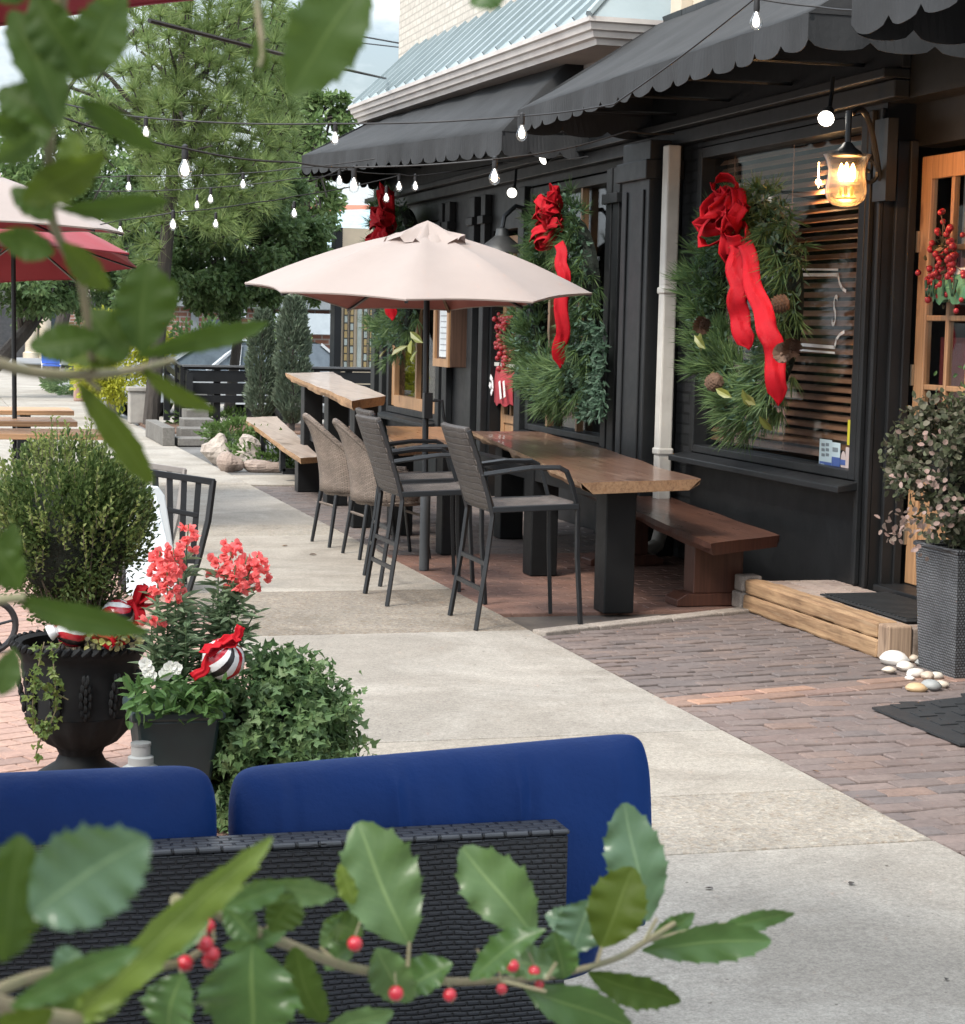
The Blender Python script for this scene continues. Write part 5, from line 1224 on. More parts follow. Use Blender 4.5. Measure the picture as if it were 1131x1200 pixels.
snap_l = leafmat('snapdragon leaves', [(.12,.19,.1),(.17,.245,.14),(.13,.21,.1),(.23,.3,.19)], .5, .3); coral = leafmat('coral petals', [(.86,.15,.16),(.93,.21,.21),(.8,.11,.13),(.96,.3,.28)], .6, .4, tcol=(1,.35,.3), spec=.1); stem_m = plain('green stems', (.1,.16,.07), (.07,.12,.05), rough=.7)
def snapdragon(label, stalks, group='coral snapdragons'):
    t = thing('snapdragon', label, 'flower', (pcx, PY, .4), group); lf = MB(); pt = MB()
    for (b, top, fh, nf) in stalks:
        st_ = MB()
        b = Vector(b); top = Vector(top); mid = b.lerp(top, .5)+Vector((random.gauss(0,.015), random.gauss(0,.02), 0)); st_.tube([b, mid, top], [.005,.004,.002], 5); st_.build('stem', stem_m, t)
        pos, dr = [], []
        L = (top-b).length
        for k in range(int(L*150)):
            f = random.random()**.9; 
            if fh and f > 1-fh/L: continue
            p = b.lerp(mid, f*2) if f < .5 else mid.lerp(top, f*2-1); a = random.uniform(0, 2*PI); pos.append(tuple(p)); dr.append((math.cos(a), math.sin(a), random.uniform(-.1,.75)))
        lf.leaves(*T_LANCE, np.array(pos), np.array(dr), np.array([(0,0,1)]*len(pos))+unit(len(pos))*.4, rng.uniform(.045,.085,len(pos)), rng.uniform(.016,.024,len(pos)))
        if nf:
            pos, dr = [], []
            for k in range(nf):
                f = k/nf; c = top-Vector((0,0,1))*fh*(1-f)*1.0; 
                if random.random() < .2: continue
                a = k*2.4; r = .03*(1-.45*f); c = c+Vector((math.cos(a)*r, math.sin(a)*r, 0))
                for j in range(9): pos.append(tuple(c)); d = unit(1)[0]*.9+np.array([math.cos(a), math.sin(a), .1])*.7; dr.append(d)
            pt.leaves(*T_ROUND, np.array(pos), np.array(dr), unit(len(pos)), rng.uniform(.015,.026,len(pos)), rng.uniform(.015,.024,len(pos)))
    lf.build('leaves', snap_l, t)
    if len(pt.v): pt.build('blossoms', coral, t)
    return t
def sk(u0, v0, u1, v1, y, fh, nf): return (Q(u0, v0, PY), Q(u1, v1, y), fh, nf)
snapdragon('coral snapdragon at the left with tall blossom spikes beside the boxwood', [sk(200,825,188,640,PY-.05,.15,22),sk(205,825,203,642,PY,.15,22),sk(210,825,221,614,PY+.05,.11,13),sk(195,825,196,660,PY-.1,.12,16),sk(190,830,178,722,PY-.12,.03,3),sk(215,825,214,700,PY-.08,0,0),sk(212,825,225,712,PY-.05,0,0),sk(203,825,205,705,PY-.1,0,0),sk(200,825,190,720,PY-.1,0,0),sk(208,825,218,730,PY-.14,0,0),sk(200,825,178,745,PY-.12,0,0)])
snapdragon('coral snapdragon at the right with three blossom heads', [sk(235,820,272,634,PY+.08,.12,18),sk(240,820,256,652,PY+.06,.06,10),sk(240,820,290,652,PY+.05,.1,16),sk(238,820,302,650,PY+.1,.08,12),sk(238,820,276,662,PY,.08,12),sk(240,820,262,700,PY,0,0),sk(240,820,285,705,PY,0,0),sk(240,820,300,715,PY+.05,0,0),sk(245,820,250,700,PY+.05,0,0),sk(245,820,270,720,PY-.03,0,0),sk(238,820,295,735,PY,0,0),sk(232,820,240,720,PY,0,0)])
pans = thing('pansy', 'white pansies among low green leaves at the pot front', 'flower', tuple(Q(190,800,PY-.15)))
m = MB(); n = 260; ps = np.array([tuple(Q(random.uniform(150,262), random.uniform(798,838)+random.gauss(0,5), PY-.17+random.gauss(0,.05))) for _ in range(n)])
m.leaves(*T_OVAL, ps, unit(n)+np.array([0,-.3,.1]), unit(n)+np.array([0,-.5,1]), rng.uniform(.035,.065,n), rng.uniform(.02,.032,n)); m.build('leaves', leafmat('pansy leaves', [(.05,.11,.03),(.08,.16,.05),(.1,.19,.06)], .45, .3), pans)
m = MB()
for u, v in ((173,785),(176,792),(170,778),(196,787),(199,782),(193,790),(206,783)):
    c = Q(u, v, PY-.22)
    for k in range(5):
        a = k*2*PI/5+.3; m.leaves(*T_ROUND, np.array([tuple(c)]), np.array([(math.cos(a), -.2, math.sin(a))]), np.array([(0,-1,.2)]), .022, .026)
m.build('blossoms', leafmat('white petals', [(.75,.76,.68),(.8,.8,.74)], .6, .3), pans)
cc = thing('candy_ornament', 'white and red striped ball with red bow resting on the ivy', 'ornament', tuple(Q(262,775,6.15)), 'striped candy ornaments')
ball(cc, Q(262,772,6.12), .068, (.25,-.5,.75), (0,1,0,2), .5, 16, 2); sbow(cc, Q(258,756,6.08), .06, [(.95,-.2,.35),(-.8,-.3,-.25)], [(-.08,0,-.11),(.07,-.01,.05)])
# ivy mound
ivy_m = leafmat('ivy leaves', [(.06,.12,.045),(.095,.17,.06),(.14,.22,.085),(.21,.29,.13),(.075,.14,.055)], .4, .3)
IY = 6.35; ic = Q(318, 880, IY)
iv = thing('ivy', 'bushy mound of small leaved ivy beside the flower pot', 'ivy', (ic.x, IY, 0))
n = 9500; c = np.array([ic.x, IY, .22]); r = np.array([.29,.28,.33]); p, q = clumpy_ball(n, c, r, .62, 130, .26); k = (p[:,2] > .01); p = p[k]; q = q[k]; n = len(p)
m = MB(); m.leaves(*T_IVY, p, q*.5+unit(n)*.7+np.array([0,-.1,-.25]), q/np.linalg.norm(q,axis=1,keepdims=True)+unit(n)*.6, rng.uniform(.02,.042,n)); m0 = m
m = MB(); pos, dr = [], []; s = MB()
ends = [(412,800),(425,820),(400,830),(418,845),(405,868),(365,775),(340,770),(410,890),(265,955),(250,840),(395,790),(270,970),(262,925),(415,812),(300,772),(380,778),(422,836),(240,800),(268,1010),(262,985)]
for u, v in ends:
    e = Q(u, v, IY-.1+random.gauss(0,.06)); b = Vector(tuple(c))+(e-Vector(tuple(c)))*.72; mid = b.lerp(e, .5)+Vector((0,0,.03)); s = MB(); s.tube([b, mid, e], .002, 4); s.build('runner', stem_m, iv)
    for i in range(20): f = i/19; pp = b.lerp(mid, f*2) if f < .5 else mid.lerp(e, f*2-1); pos.append(tuple(pp+Vector((random.gauss(0,.012),)*3))); dr.append(unit(1)[0])
m0.leaves(*T_IVY, np.array(pos), np.array(dr)+np.array([0,0,-.3]), unit(len(pos))+np.array([0,-.7,.5]), rng.uniform(.018,.034,len(pos))); m0.build('foliage', ivy_m, iv)
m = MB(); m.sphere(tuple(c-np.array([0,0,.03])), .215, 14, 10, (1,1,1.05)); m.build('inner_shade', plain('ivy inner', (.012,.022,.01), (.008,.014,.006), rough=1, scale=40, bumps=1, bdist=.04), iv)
# solar light
sl_ = Q(165, 895, PY-.22)
so = thing('solar_light', 'white ribbed plastic garden light standing by the pot', 'garden light', (sl_.x, sl_.y, 0))
m = MB(); m.lathe([(.05,0),(.05,.18),(.058,.185),(.058,.25),(.05,.255),(.04,.262),(.04,.285),(.03,.29),(.03,.32)], (sl_.x, sl_.y, 0), 28, mod=lambda th, z: 1+(.03*math.cos(th*14) if .18 < z < .255 else 0)); m.build('body', plain('grey white plastic', (.26,.27,.26), (.2,.21,.21), rough=.5), so, smooth=True)
m = MB(); m.lathe([(.032,.321),(.032,.33),(.01,.333)], (sl_.x, sl_.y, 0), 20); m.build('cap', plain('cap', (.2,.21,.21), rough=.3), so)

# ---------------------------------------------------------------- sandwich board, slatted chair, wheel
af = thing('sandwich_board', 'pale blue white folding sandwich board behind the boxwood', 'sign', (1.25, 10.8, 0)); AY = 10.8
pa = plain('pale plastic board', (.62,.68,.7), (.56,.62,.64), rough=.4, bumps=.05); pg = plain('grey handle recess', (.3,.31,.32), rough=.5)
def board(pts, y, off, mat, name, parent, lean):
    mb = MB(); mb.extrude([(Q(u, v, y).x, y+lean*(Q(u,v,y).z), Q(u, v, y).z) for u, v in pts], (0, off, 0)); return mb.build(name, mat, parent, bevel=.008)
o = board([(168,572),(181,571),(190,588),(212,700),(150,700),(150,600)], AY-.3, .03, pa, 'front_panel', af, .3)
board([(173,568),(184,569),(192,580),(206,662),(160,662)], AY+.34, .03, pa, 'rear_panel', af, -.1)
mb = MB(); mb.extrude([(Q(u,v,AY-.3).x, AY-.306+.3*Q(u,v,AY-.3).z, Q(u,v,AY-.3).z) for u, v in ((171,577),(180,577),(185,590),(180,597),(171,597))], (0,.004,0)); mb.build('handle', pg, o)
mb = MB(); mb.sphere(Q(184,611,AY-.33)+Vector((0,.17,0)), .012, 8, 6); mb.build('stud', plain('dark stud', (.05,.06,.08), rough=.4), o)
ch = thing('slatted_chair', 'black metal chair with upright slatted back beside the sandwich board', 'chair', (1.45, 11.7, 0), 'metal chairs at the left')
def slatted(t, y, mat, tr=(0,0)):
    q = lambda u, v: Vector((Q(u+tr[0], v+tr[1], y).x, y, Q(u+tr[0], v+tr[1], y).z))
    m = MB(); m.beam(q(150,550), q(252,565), .03, .04); m.beam(q(168,592), q(232,604), .02, .03); m.build('top_rail', mat, t, bevel=.004)
    for a, b in ((165,170),(182,186),(199,200),(216,213),(233,226)):
        m = MB(); m.beam(q(a, 553+(a-165)*.13), q(b, 652), .035, .012, up=(0,1,0)); m.build('slat', mat, t)
    m = MB(); m.tube([q(250,563), q(244,610), q(233,655), q(221,694)], [.022,.022,.02,.018], 6); m.tube([q(150,550), q(152,600), q(150,650), q(145,694)], .02, 6); m.build('back_post', mat, t, smooth=True)
    m = MB(); a, b = q(150,652), q(232,655); m.add([a, b, b+Vector((0,.42,0)), a+Vector((0,.42,0)), a+Vector((0,0,-.03)), b+Vector((0,0,-.03)), b+Vector((0,.42,-.03)), a+Vector((0,.42,-.03))], [(0,1,2,3),(7,6,5,4),(0,4,5,1),(1,5,6,2),(2,6,7,3),(3,7,4,0)]); m.build('seat', mat, t)
    for p in (q(150,652), q(228,655)): m = MB(); m.tube([p+Vector((0,.4,0)), Vector((p.x, y+.44, 0))], .016, 6); m.build('leg', mat, t)
slatted(ch, 11.75, M['black_metal'])
ch2 = thing('slatted_chair', 'grey slatted chair farther back behind the black one', 'chair', (1.4, 14.2, 0), 'metal chairs at the left')
slatted(ch2, 13.6, plain('weathered grey wood', (.3,.28,.26), (.22,.21,.2), rough=.8), (-34,-13))
wh = thing('cart_wheel', 'small black spoked wheel at the left edge of the brick paving', 'wheel', tuple(G(-12,765)))
wc_ = G(-12, 765)+Vector((0,0,.13)); m = MB(); m.tube([wc_+Vector((.125*math.cos(a), .04*math.cos(a), .125*math.sin(a))) for a in np.linspace(0, 2*PI, 30, endpoint=False)], .016, 8, closed=True); m.build('tyre', plain('black tyre', (.02,.02,.022), rough=.7), wh, smooth=True)
for k in range(5):
    a = k*2*PI/5+.2; m = MB(); m.tube([wc_, wc_+Vector((.12*math.cos(a), .038*math.cos(a), .12*math.sin(a)))], .007, 6); m.build('spoke', M['black_metal'], wh)
m = MB(); m.lathe([(.025,-.03),(.025,.03)], wc_, 10, axis=(-.3,1,0)); m.build('hub', M['black_metal'], wh)

# ---------------------------------------------------------------- tall rattan planter with variegated shrub at the right
rat = weave('grey rattan', (.17,.178,.187), (.13,.137,.145), (.035,.036,.038), .016, .013, .5, 'YZ', .3, 1.0); rat2 = weave('grey rattan front', (.14,.147,.155), (.105,.11,.118), (.03,.03,.032), .016, .013, .5, 'XZ', .3, 1.0)  # front weave is a darker copy, the face's shade put into its colour
pl = thing('planter', 'tall tapered grey rattan planter at the right edge', 'planter', (4.9, 8.4, 0))
c0 = G(1119, 796); H_ = .62; bx0, by0 = c0.x, c0.y; bw = .36; tp = .03
v = [(bx0,by0,0),(bx0+bw,by0,0),(bx0+bw,by0+bw,0),(bx0,by0+bw,0),(bx0-tp,by0-tp,H_),(bx0+bw+tp,by0-tp,H_),(bx0+bw+tp,by0+bw+tp,H_),(bx0-tp,by0+bw+tp,H_)]
m = MB(); m.add(v, [(3,0,4,7),(1,2,6,5)], 0); m.add(v, [(0,1,5,4),(2,3,7,6),(0,3,2,1)], 1); m.add([(x, y, z-.03) for x, y, z in v[4:]], [(0,1,2,3)], 1); m.build('body', [rat, rat2], pl)
m = MB(); m.tube([Vector(p) for p in v[4:]], .014, 6, closed=True); m.build('rim', rat2, pl)
sh = thing('shrub', 'round variegated shrub with pink cream and dark leaves in the rattan planter', 'shrub', (bx0+.18, by0+.18, H_))
var_m = leafmat('variegated leaves', [(.035,.055,.026),(.06,.085,.038),(.02,.026,.017),(.09,.115,.06),(.045,.042,.03),(.25,.235,.18),(.15,.1,.085),(.14,.16,.095)], .5, .15, spec=.12)
pink_m = leafmat('pink leaves', [(.34,.22,.19),(.42,.31,.27),(.27,.16,.14),(.29,.25,.2)], .5, .25); grn_m = leafmat('fresh green top leaves', [(.09,.16,.05),(.13,.2,.07),(.06,.12,.04)], .45, .3)
c = np.array([bx0+.21, by0+.2, .98]); r = np.array([.43,.4,.44]); n = 7600; p, q = clumpy_ball(n, c, r, .55, 80, .28); m = MB()
dn = unit(n)+q*.5; m.leaves(*T_ROUND, p, dn, unit(n)+q*.8+np.array([0,0,.3]), rng.uniform(.022,.042,n), rng.uniform(.02,.036,n)); m.build('foliage', var_m, sh)
m = MB(); pos = []
for u, v_, k, s in ((1066,612,44,14),(1045,622,14,9),(1092,563,22,10),(1072,640,10,12),(1052,560,8,9),(1110,600,14,12),(1085,520,10,12)):
    for i in range(k):
        e = Q(u+random.gauss(0,s), v_+random.gauss(0,s*.7), by0-.12+random.gauss(0,.05)); pos.append(tuple(e))
m.leaves(*T_ROUND, np.array(pos), unit(len(pos)), unit(len(pos))+np.array([-.4,-1,.3]), rng.uniform(.022,.036,len(pos)), rng.uniform(.02,.032,len(pos))); m.build('pink_leaves', pink_m, sh)
m = MB(); n = 620; p = np.array([bx0+.33, by0+.2, 1.33])+rng.normal(size=(n,3))*np.array([.13,.12,.07]); m.leaves(*T_OVAL, p, unit(n)+np.array([0,0,.5]), unit(n)+np.array([0,-.3,1]), rng.uniform(.025,.045,n), rng.uniform(.016,.026,n)); m.build('top_leaves', grn_m, sh)
m = MB(); pos, dr = [], []; lf = MB()
for k in range(46):
    d = unit(1)[0]; d[2] = d[2]*.8+.1; e = c+d*r*random.uniform(1.0,1.16); b = c+d*r*.5; m.tube([b, e], [.003,.0015], 4)
    for i in range(7): pos.append(b+(e-b)*(.5+.5*i/6)); dr.append(unit(1)[0]*.8+d*.5)
for k in range(18): a = random.uniform(0, 2*PI); m.tube([(bx0+.18, by0+.18, .6), (c[0]+.25*math.cos(a), c[1]+.25*math.sin(a), random.uniform(.8,1.2))], [.008,.003], 5)
m.build('stems', plain('dark stems', (.07,.05,.04), rough=.9), sh); lf.leaves(*T_ROUND, np.array(pos), np.array(dr), unit(len(pos)), rng.uniform(.018,.03,len(pos))); lf.build('outer_leaves', var_m, sh)
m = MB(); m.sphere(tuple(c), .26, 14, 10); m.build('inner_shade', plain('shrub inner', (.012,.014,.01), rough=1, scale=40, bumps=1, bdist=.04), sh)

# ================================================================ holly in the foreground
def hollymat(name, top, under, vein, rough=.33, trans=.25, tcol=(.25,.4,.05), sven=.1, coat=.1):
    m, nt, b = newmat(name); at = nt.nodes.new('ShaderNodeAttribute'); at.attribute_name = 'leafuv'; sp_ = nt.nodes.new('ShaderNodeSeparateXYZ'); nt.links.new(at.outputs['Vector'], sp_.inputs[0])
    n1 = noise(nt, coords(nt), 38, 6, .65); n2 = noise(nt, coords(nt), 160, 3)
    c = mixc(nt, n1, top, tuple(x*.62 for x in top)); 
    # midrib and side veins
    ab = nt.nodes.new('ShaderNodeMath'); ab.operation = 'ABSOLUTE'; nt.links.new(sp_.outputs[1], ab.inputs[0])
    mr = nt.nodes.new('ShaderNodeMapRange'); mr.inputs[1].default_value = .0; mr.inputs[2].default_value = .07; mr.inputs[3].default_value = .75; mr.inputs[4].default_value = 0; nt.links.new(ab.outputs[0], mr.inputs[0])
    k1 = nt.nodes.new('ShaderNodeMath'); k1.operation = 'MULTIPLY_ADD'; k1.inputs[1].default_value = -.32; nt.links.new(ab.outputs[0], k1.inputs[0]); nt.links.new(sp_.outputs[0], k1.inputs[2])
    k2 = nt.nodes.new('ShaderNodeMath'); k2.operation = 'MULTIPLY'; k2.inputs[1].default_value = 46; nt.links.new(k1.outputs[0], k2.inputs[0]); k3 = nt.nodes.new('ShaderNodeMath'); k3.operation = 'SINE'; nt.links.new(k2.outputs[0], k3.inputs[0])
    sv = nt.nodes.new('ShaderNodeMapRange'); sv.inputs[1].default_value = .86; sv.inputs[2].default_value = 1.0; sv.inputs[3].default_value = 0; sv.inputs[4].default_value = sven; nt.links.new(k3.outputs[0], sv.inputs[0])
    mx_ = nt.nodes.new('ShaderNodeMath'); mx_.operation = 'MAXIMUM'; nt.links.new(mr.outputs[0], mx_.inputs[0]); nt.links.new(sv.outputs[0], mx_.inputs[1])
    c = mixc(nt, mx_.outputs[0], c, vein); bf = nt.nodes.new('ShaderNodeNewGeometry').outputs['Backfacing']; c = mixc(nt, bf, c, mixc(nt, mx_.outputs[0], under, vein))
    nt.links.new(c, b.inputs['Base Color']); b.inputs['Roughness'].default_value = rough; b.inputs['Coat Weight'].default_value = coat; b.inputs['Coat Roughness'].default_value = .3; b.inputs['Specular IOR Level'].default_value = .12+coat*1.6
    bump(nt, b, mixc(nt, .6, mx_.outputs[0], n2), .35, .002)
    t = nt.nodes.new('ShaderNodeBsdfTranslucent'); nt.links.new(mixc(nt, .5, c, tcol), t.inputs[0]); mx = nt.nodes.new('ShaderNodeMixShader'); mx.inputs[0].default_value = trans
    nt.links.new(b.outputs[0], mx.inputs[1]); nt.links.new(t.outputs[0], mx.inputs[2]); nt.links.new(mx.outputs[0], nt.nodes['Material Output'].inputs[0]); return m
H = {'p': hollymat('holly pale', (.08,.14,.05), (.09,.14,.05), (.17,.24,.09), .3), 'm': hollymat('holly mid', (.05,.105,.03), (.07,.115,.035), (.13,.19,.06), .3),
     'd': hollymat('holly dark', (.04,.072,.015), (.052,.085,.02), (.075,.11,.03), .5, .34, (.16,.25,.025), .06, 0), 'o': hollymat('holly olive', (.062,.092,.015), (.075,.105,.02), (.1,.135,.035), .5, .38, (.22,.3,.025), .06, 0), 'u': hollymat('holly shaded', (.055,.095,.028), (.075,.115,.03), (.1,.145,.045), .5, .35, (.19,.28,.035), .06, 0), 'l': hollymat('holly light', (.115,.165,.025), (.15,.2,.04), (.22,.28,.08), .34), 'b': hollymat('holly blue', (.08,.14,.085), (.09,.14,.07), (.15,.22,.12), .24)}
def holly_leaf(t, base, tip, wd, mat, Z, tilt=0.0, fold=.18, curl=.12, dz=.0, spines=9, label=None):
    """leaf from base pixel to tip pixel, wd wide in pixels, Z metres away; tilt turns it about its midrib"""
    b = D(base[0], base[1], Z); e = D(tip[0], tip[1], Z+dz); ax = e-b; L = ax.length; ax.normalize(); vw = -(ray(base[0], base[1]).normalized()); sd = vw.cross(ax).normalized(); nn = ax.cross(sd).normalized()
    if nn.dot(vw) < 0: nn = -nn; sd = -sd
    ct, st_ = math.cos(tilt), math.sin(tilt); s2 = sd*ct+nn*st_; n2 = nn*ct-sd*st_; w = wd/FPX*Z/2/max(.35, ct); n, k = 72, 6; rows, uv = [], []
    rnd = random.Random(int(base[0]*7+tip[1]*3)); ph = rnd.uniform(0, 6); SK = rnd.uniform(.95, 1.2); tw_ = rnd.uniform(-.5, .5); spines = rnd.choice((7, 8, 10)); asy = rnd.uniform(.88, 1.1)
    for i in range(n+1):
        f = i/n; prof = (math.sin(PI*min(1, f*.97+.015)**SK)**.75)
        sp2 = (f*spines) % 1.0; tooth = (sp2**4)*.17*(1 if .06 < f < .96 else 0)
        c = b+ax*(L*f)+n2*(-curl*L*(f-.15)**2*1.3)+n2*(.012*L*math.sin(f*9+ph))+s2*(.02*L*math.sin(f*4+ph)); r = []
        for j in range(-k, k+1):
            g = j/k; ww = w*(prof+(tooth if abs(j) == k else 0)); a3 = tw_*(f-.4); s3 = s2*math.cos(a3)+n2*math.sin(a3); n3 = n2*math.cos(a3)-s2*math.sin(a3); off = s3*(g*ww*(asy if g > 0 else 1))+n3*(abs(g)**1.3*ww*fold*1.6+ww*(.13*math.sin(f*spines*PI+g*2+ph)+.2*math.sin(f*5+ph*2)*(1 if g > 0 else -1))*abs(g)**2)
            sh_ = ax*(L*.035*abs(g)*(tooth*4 if abs(j) == k else 0)); r.append(c+off+sh_); uv.append((f, g, 0))
        rows.append(r)
    m = MB(); m.grid(rows); o = m.build('leaf', H[mat], t, smooth=True); a = o.data.attributes.new('leafuv', 'FLOAT_VECTOR', 'POINT'); a.data.foreach_set('vector', np.array(uv).ravel()); 
    return o
hl = thing('holly_branch', 'holly branch with red berries reaching across the bottom before the sofa', 'holly branch', tuple(D(20,1200,.85)))
bark = plain('holly twig', (.19,.15,.09), (.13,.13,.06), rough=.6, scale=60, bumps=.3, bscale=200, bdist=.002)
def twig(t, pts, r):
    P = [D(*p) for p in pts]; Q_ = []
    for i in range(len(P)-1):
        p0, p1, p2, p3 = P[max(i-1,0)], P[i], P[i+1], P[min(i+2,len(P)-1)]
        for k in range(6):
            s = k/6; Q_.append(.5*((2*p1)+(p2-p0)*s+(2*p0-5*p1+4*p2-p3)*s*s+(3*p1-p0-3*p2+p3)*s**3))
    Q_.append(P[-1]); rr = [r[0]+(r[1]-r[0])*i/(len(Q_)-1) for i in range(len(Q_))]; m = MB(); m.tube(Q_, rr, 8); return m.build('twig', bark, t, smooth=True)
twig(hl, [(205,1055,1.0),(240,1065,1.02),(300,1092,1.05),(350,1112,1.1),(400,1131,1.15),(450,1141,1.2),(520,1150,1.25),(600,1148,1.3),(650,1143,1.32),(720,1124,1.35),(755,1104,1.37),(790,1082,1.4)], (.0034,.002))
twig(hl, [(-20,1168,.8),(46,1143,.85),(110,1140,.92),(160,1136,.97),(209,1129,1.0),(232,1117,1.03)], (.003,.002)); twig(hl, [(-20,1172,.75),(40,1188,.78),(88,1194,.8),(120,1180,.82)], (.004,.003))
twig(hl, [(755,1104,1.37),(800,1092,1.4),(850,1082,1.42)], (.0015,.001))
for a in [((478,1132),(480,1104)),((640,1148),(652,1128)),((700,1128),(705,1110)),((268,1078),(262,1062)),((298,1092),(298,1112)),((335,1105),(312,1085)),((209,1129),(213,1142)),((590,1150),(640,1162)),((755,1104),(770,1076)),((395,1128),(375,1110))]:
    twig(hl, [(*a[0],1.15),(*a[1],1.15)], (.0013,.001))
BL = [((36,1070),(172,985),112,'b',.62,.15,.1),((2,1128),(34,985),78,'d',.62,.5,.2),((78,1196),(322,1006),52,'l',.8,.35,.25),((12,1180),(160,1120),38,'m',.7,.3,.2),((88,1196),(158,1136),42,'l',.8,.3,.2),
 ((62,1140),(95,1118),40,'b',.75,.2,.1),((158,1120),(245,1088),26,'p',.95,.4,.2),((240,1095),(178,1116),22,'p',.98,.3,.2),((262,1062),(332,1045),30,'m',.96,.3,.3),((262,1062),(300,1100),34,'m',1.0,.3,.1),((345,1052),(262,1040),30,'d',.98,.4,.3),
 ((300,1035),(392,1058),30,'p',.98,.5,.3),((318,1092),(345,1045),44,'d',1.02,.3,.1),((298,1108),(292,1225),118,'m',1.0,.1,.2),((344,1110),(372,1205),44,'d',1.06,.5,.2),((214,1140),(188,1215),64,'m',.98,.4,.2),((262,1110),(335,1095),24,'m',1.05,.3,.2),
 ((480,1106),(420,966),92,'p',1.2,.1,.14),((398,1012),(412,1062),22,'l',1.15,.5,.2),((376,1110),(408,1072),26,'p',1.15,.3,.2),((425,1096),(380,1078),34,'d',1.15,.3,.2),((626,1102),(546,992),72,'p',1.25,.12,.12),((640,1090),(542,1134),34,'m',1.22,.5,.3),((655,1136),(575,1122),44,'p',1.27,.3,.35),((650,1092),(660,1148),50,'m',1.28,.2,.1),
 ((440,1112),(480,1178),52,'p',1.18,.25,.2),((530,1128),(466,1160),42,'m',1.2,.5,.3),((757,1080),(735,942),66,'b',1.4,.05,.08),((703,1110),(742,1018),66,'o',1.32,-.1,.12),((672,1116),(690,1056),58,'b',1.33,.1,.1),((700,1096),(640,1072),34,'b',1.34,.3,.1),
 ((752,1112),(906,1104),46,'m',1.36,.15,.12),((846,1084),(934,1076),22,'m',1.42,.3,.2),((760,1104),(815,1072),24,'m',1.4,.3,.2),((690,1138),(798,1182),38,'d',1.33,.3,.18),((616,1156),(742,1212),54,'m',1.28,.2,.2),((378,1212),(460,1186),34,'p',1.12,.3,.1),((420,1100),(378,1136),26,'m',1.16,.3,.2),((300,1160),(250,1215),40,'d',1.02,.4,.2),((120,1150),(60,1215),60,'d',.85,.5,.2),((-10,1210),(60,1190),40,'o',.7,.4,.2)]
for b, e, w_, mt_, Z, tl, cu_ in BL: holly_leaf(hl, b, e, w_, mt_, Z, tl, .16, cu_)
berry_m = plain('red holly berry', (.42,.008,.022), (.32,.006,.015), rough=.3, scale=30, bumps=0, coat=.3)
for u, v, Z, r in [(213,1083,1.0,.0042),(226,1087,1.0,.0048),(243,1086,1.01,.0042),(229,1097,.99,.0042),(222,1078,1.02,.004),(241,1107,1.0,.0042),(248,1119,1.0,.0043),(217,1129,1.0,.0042),(246,1126,1.02,.004),(416,1106,1.14,.0045),(464,1164,1.17,.0046),(527,1166,1.2,.0042),(565,1135,1.24,.0042),(601,1132,1.26,.0042),(626,1139,1.27,.0042),(588,1159,1.26,.0036),(632,1154,1.28,.0032)]:
    c = D(u, v, Z); m = MB(); m.sphere(c, r, 16, 10); o = m.build('berry', berry_m, hl, smooth=True); m = MB(); m.sphere(c+Vector((.3*r, -.4*r, -.85*r)), r*.22, 6, 4); m.build('berry_tip', bark, o)
    m = MB(); m.tube([c+Vector((0,0,r)), c+Vector((random.uniform(-.004,.004), .003, .012))], .0006, 5); m.build('stalk', bark, hl)
trk = D(-640, 620, .95)
hu = thing('holly_branch', 'blurred holly leaves hanging in at the left edge before the umbrellas', 'holly branch', tuple(D(-30,430,.8)))
twig(hu, [(-30,418,.8),(40,436,.82),(110,439,.84),(165,432,.86),(205,422,.87)], (.0028,.0014)); twig(hu, [(75,-20,.72),(62,80,.74),(58,180,.76),(62,260,.78),(95,330,.8),(105,400,.82),(110,437,.84)], (.0024,.0015)); twig(hu, [(95,438,.84),(118,458,.84)], (.0015,.001)); twig(hu, [(-20,705,.9),(30,700,.9)], (.0025,.002)); m = MB(); m.tube([(trk.x,trk.y,0),(trk.x+.02,trk.y,.8),(trk.x,trk.y+.02,1.5),(trk.x+.03,trk.y,2.3)], [.02,.016,.012,.006], 8); m.build('trunk', bark, hu)
for q_ in ((-30,418,.8),(-20,705,.9),(75,-20,.72)): m = MB(); e_ = D(*q_); m.tube([(trk.x,trk.y,e_.z-.12), e_.lerp(trk,.5)+Vector((0,0,e_.z-(e_.z+trk.z)/2)), e_], [.006,.004,.0028], 7); m.build('limb', bark, hu)
for q_ in ((-20,1168,.8),(-20,1172,.75)): m = MB(); e_ = D(*q_); m.tube([(trk.x,trk.y,e_.z-.1), e_.lerp(trk,.5)+Vector((0,0,e_.z-(e_.z+trk.z)/2-.03)), e_], [.006,.004,.003], 7); m.build('limb', bark, hl)
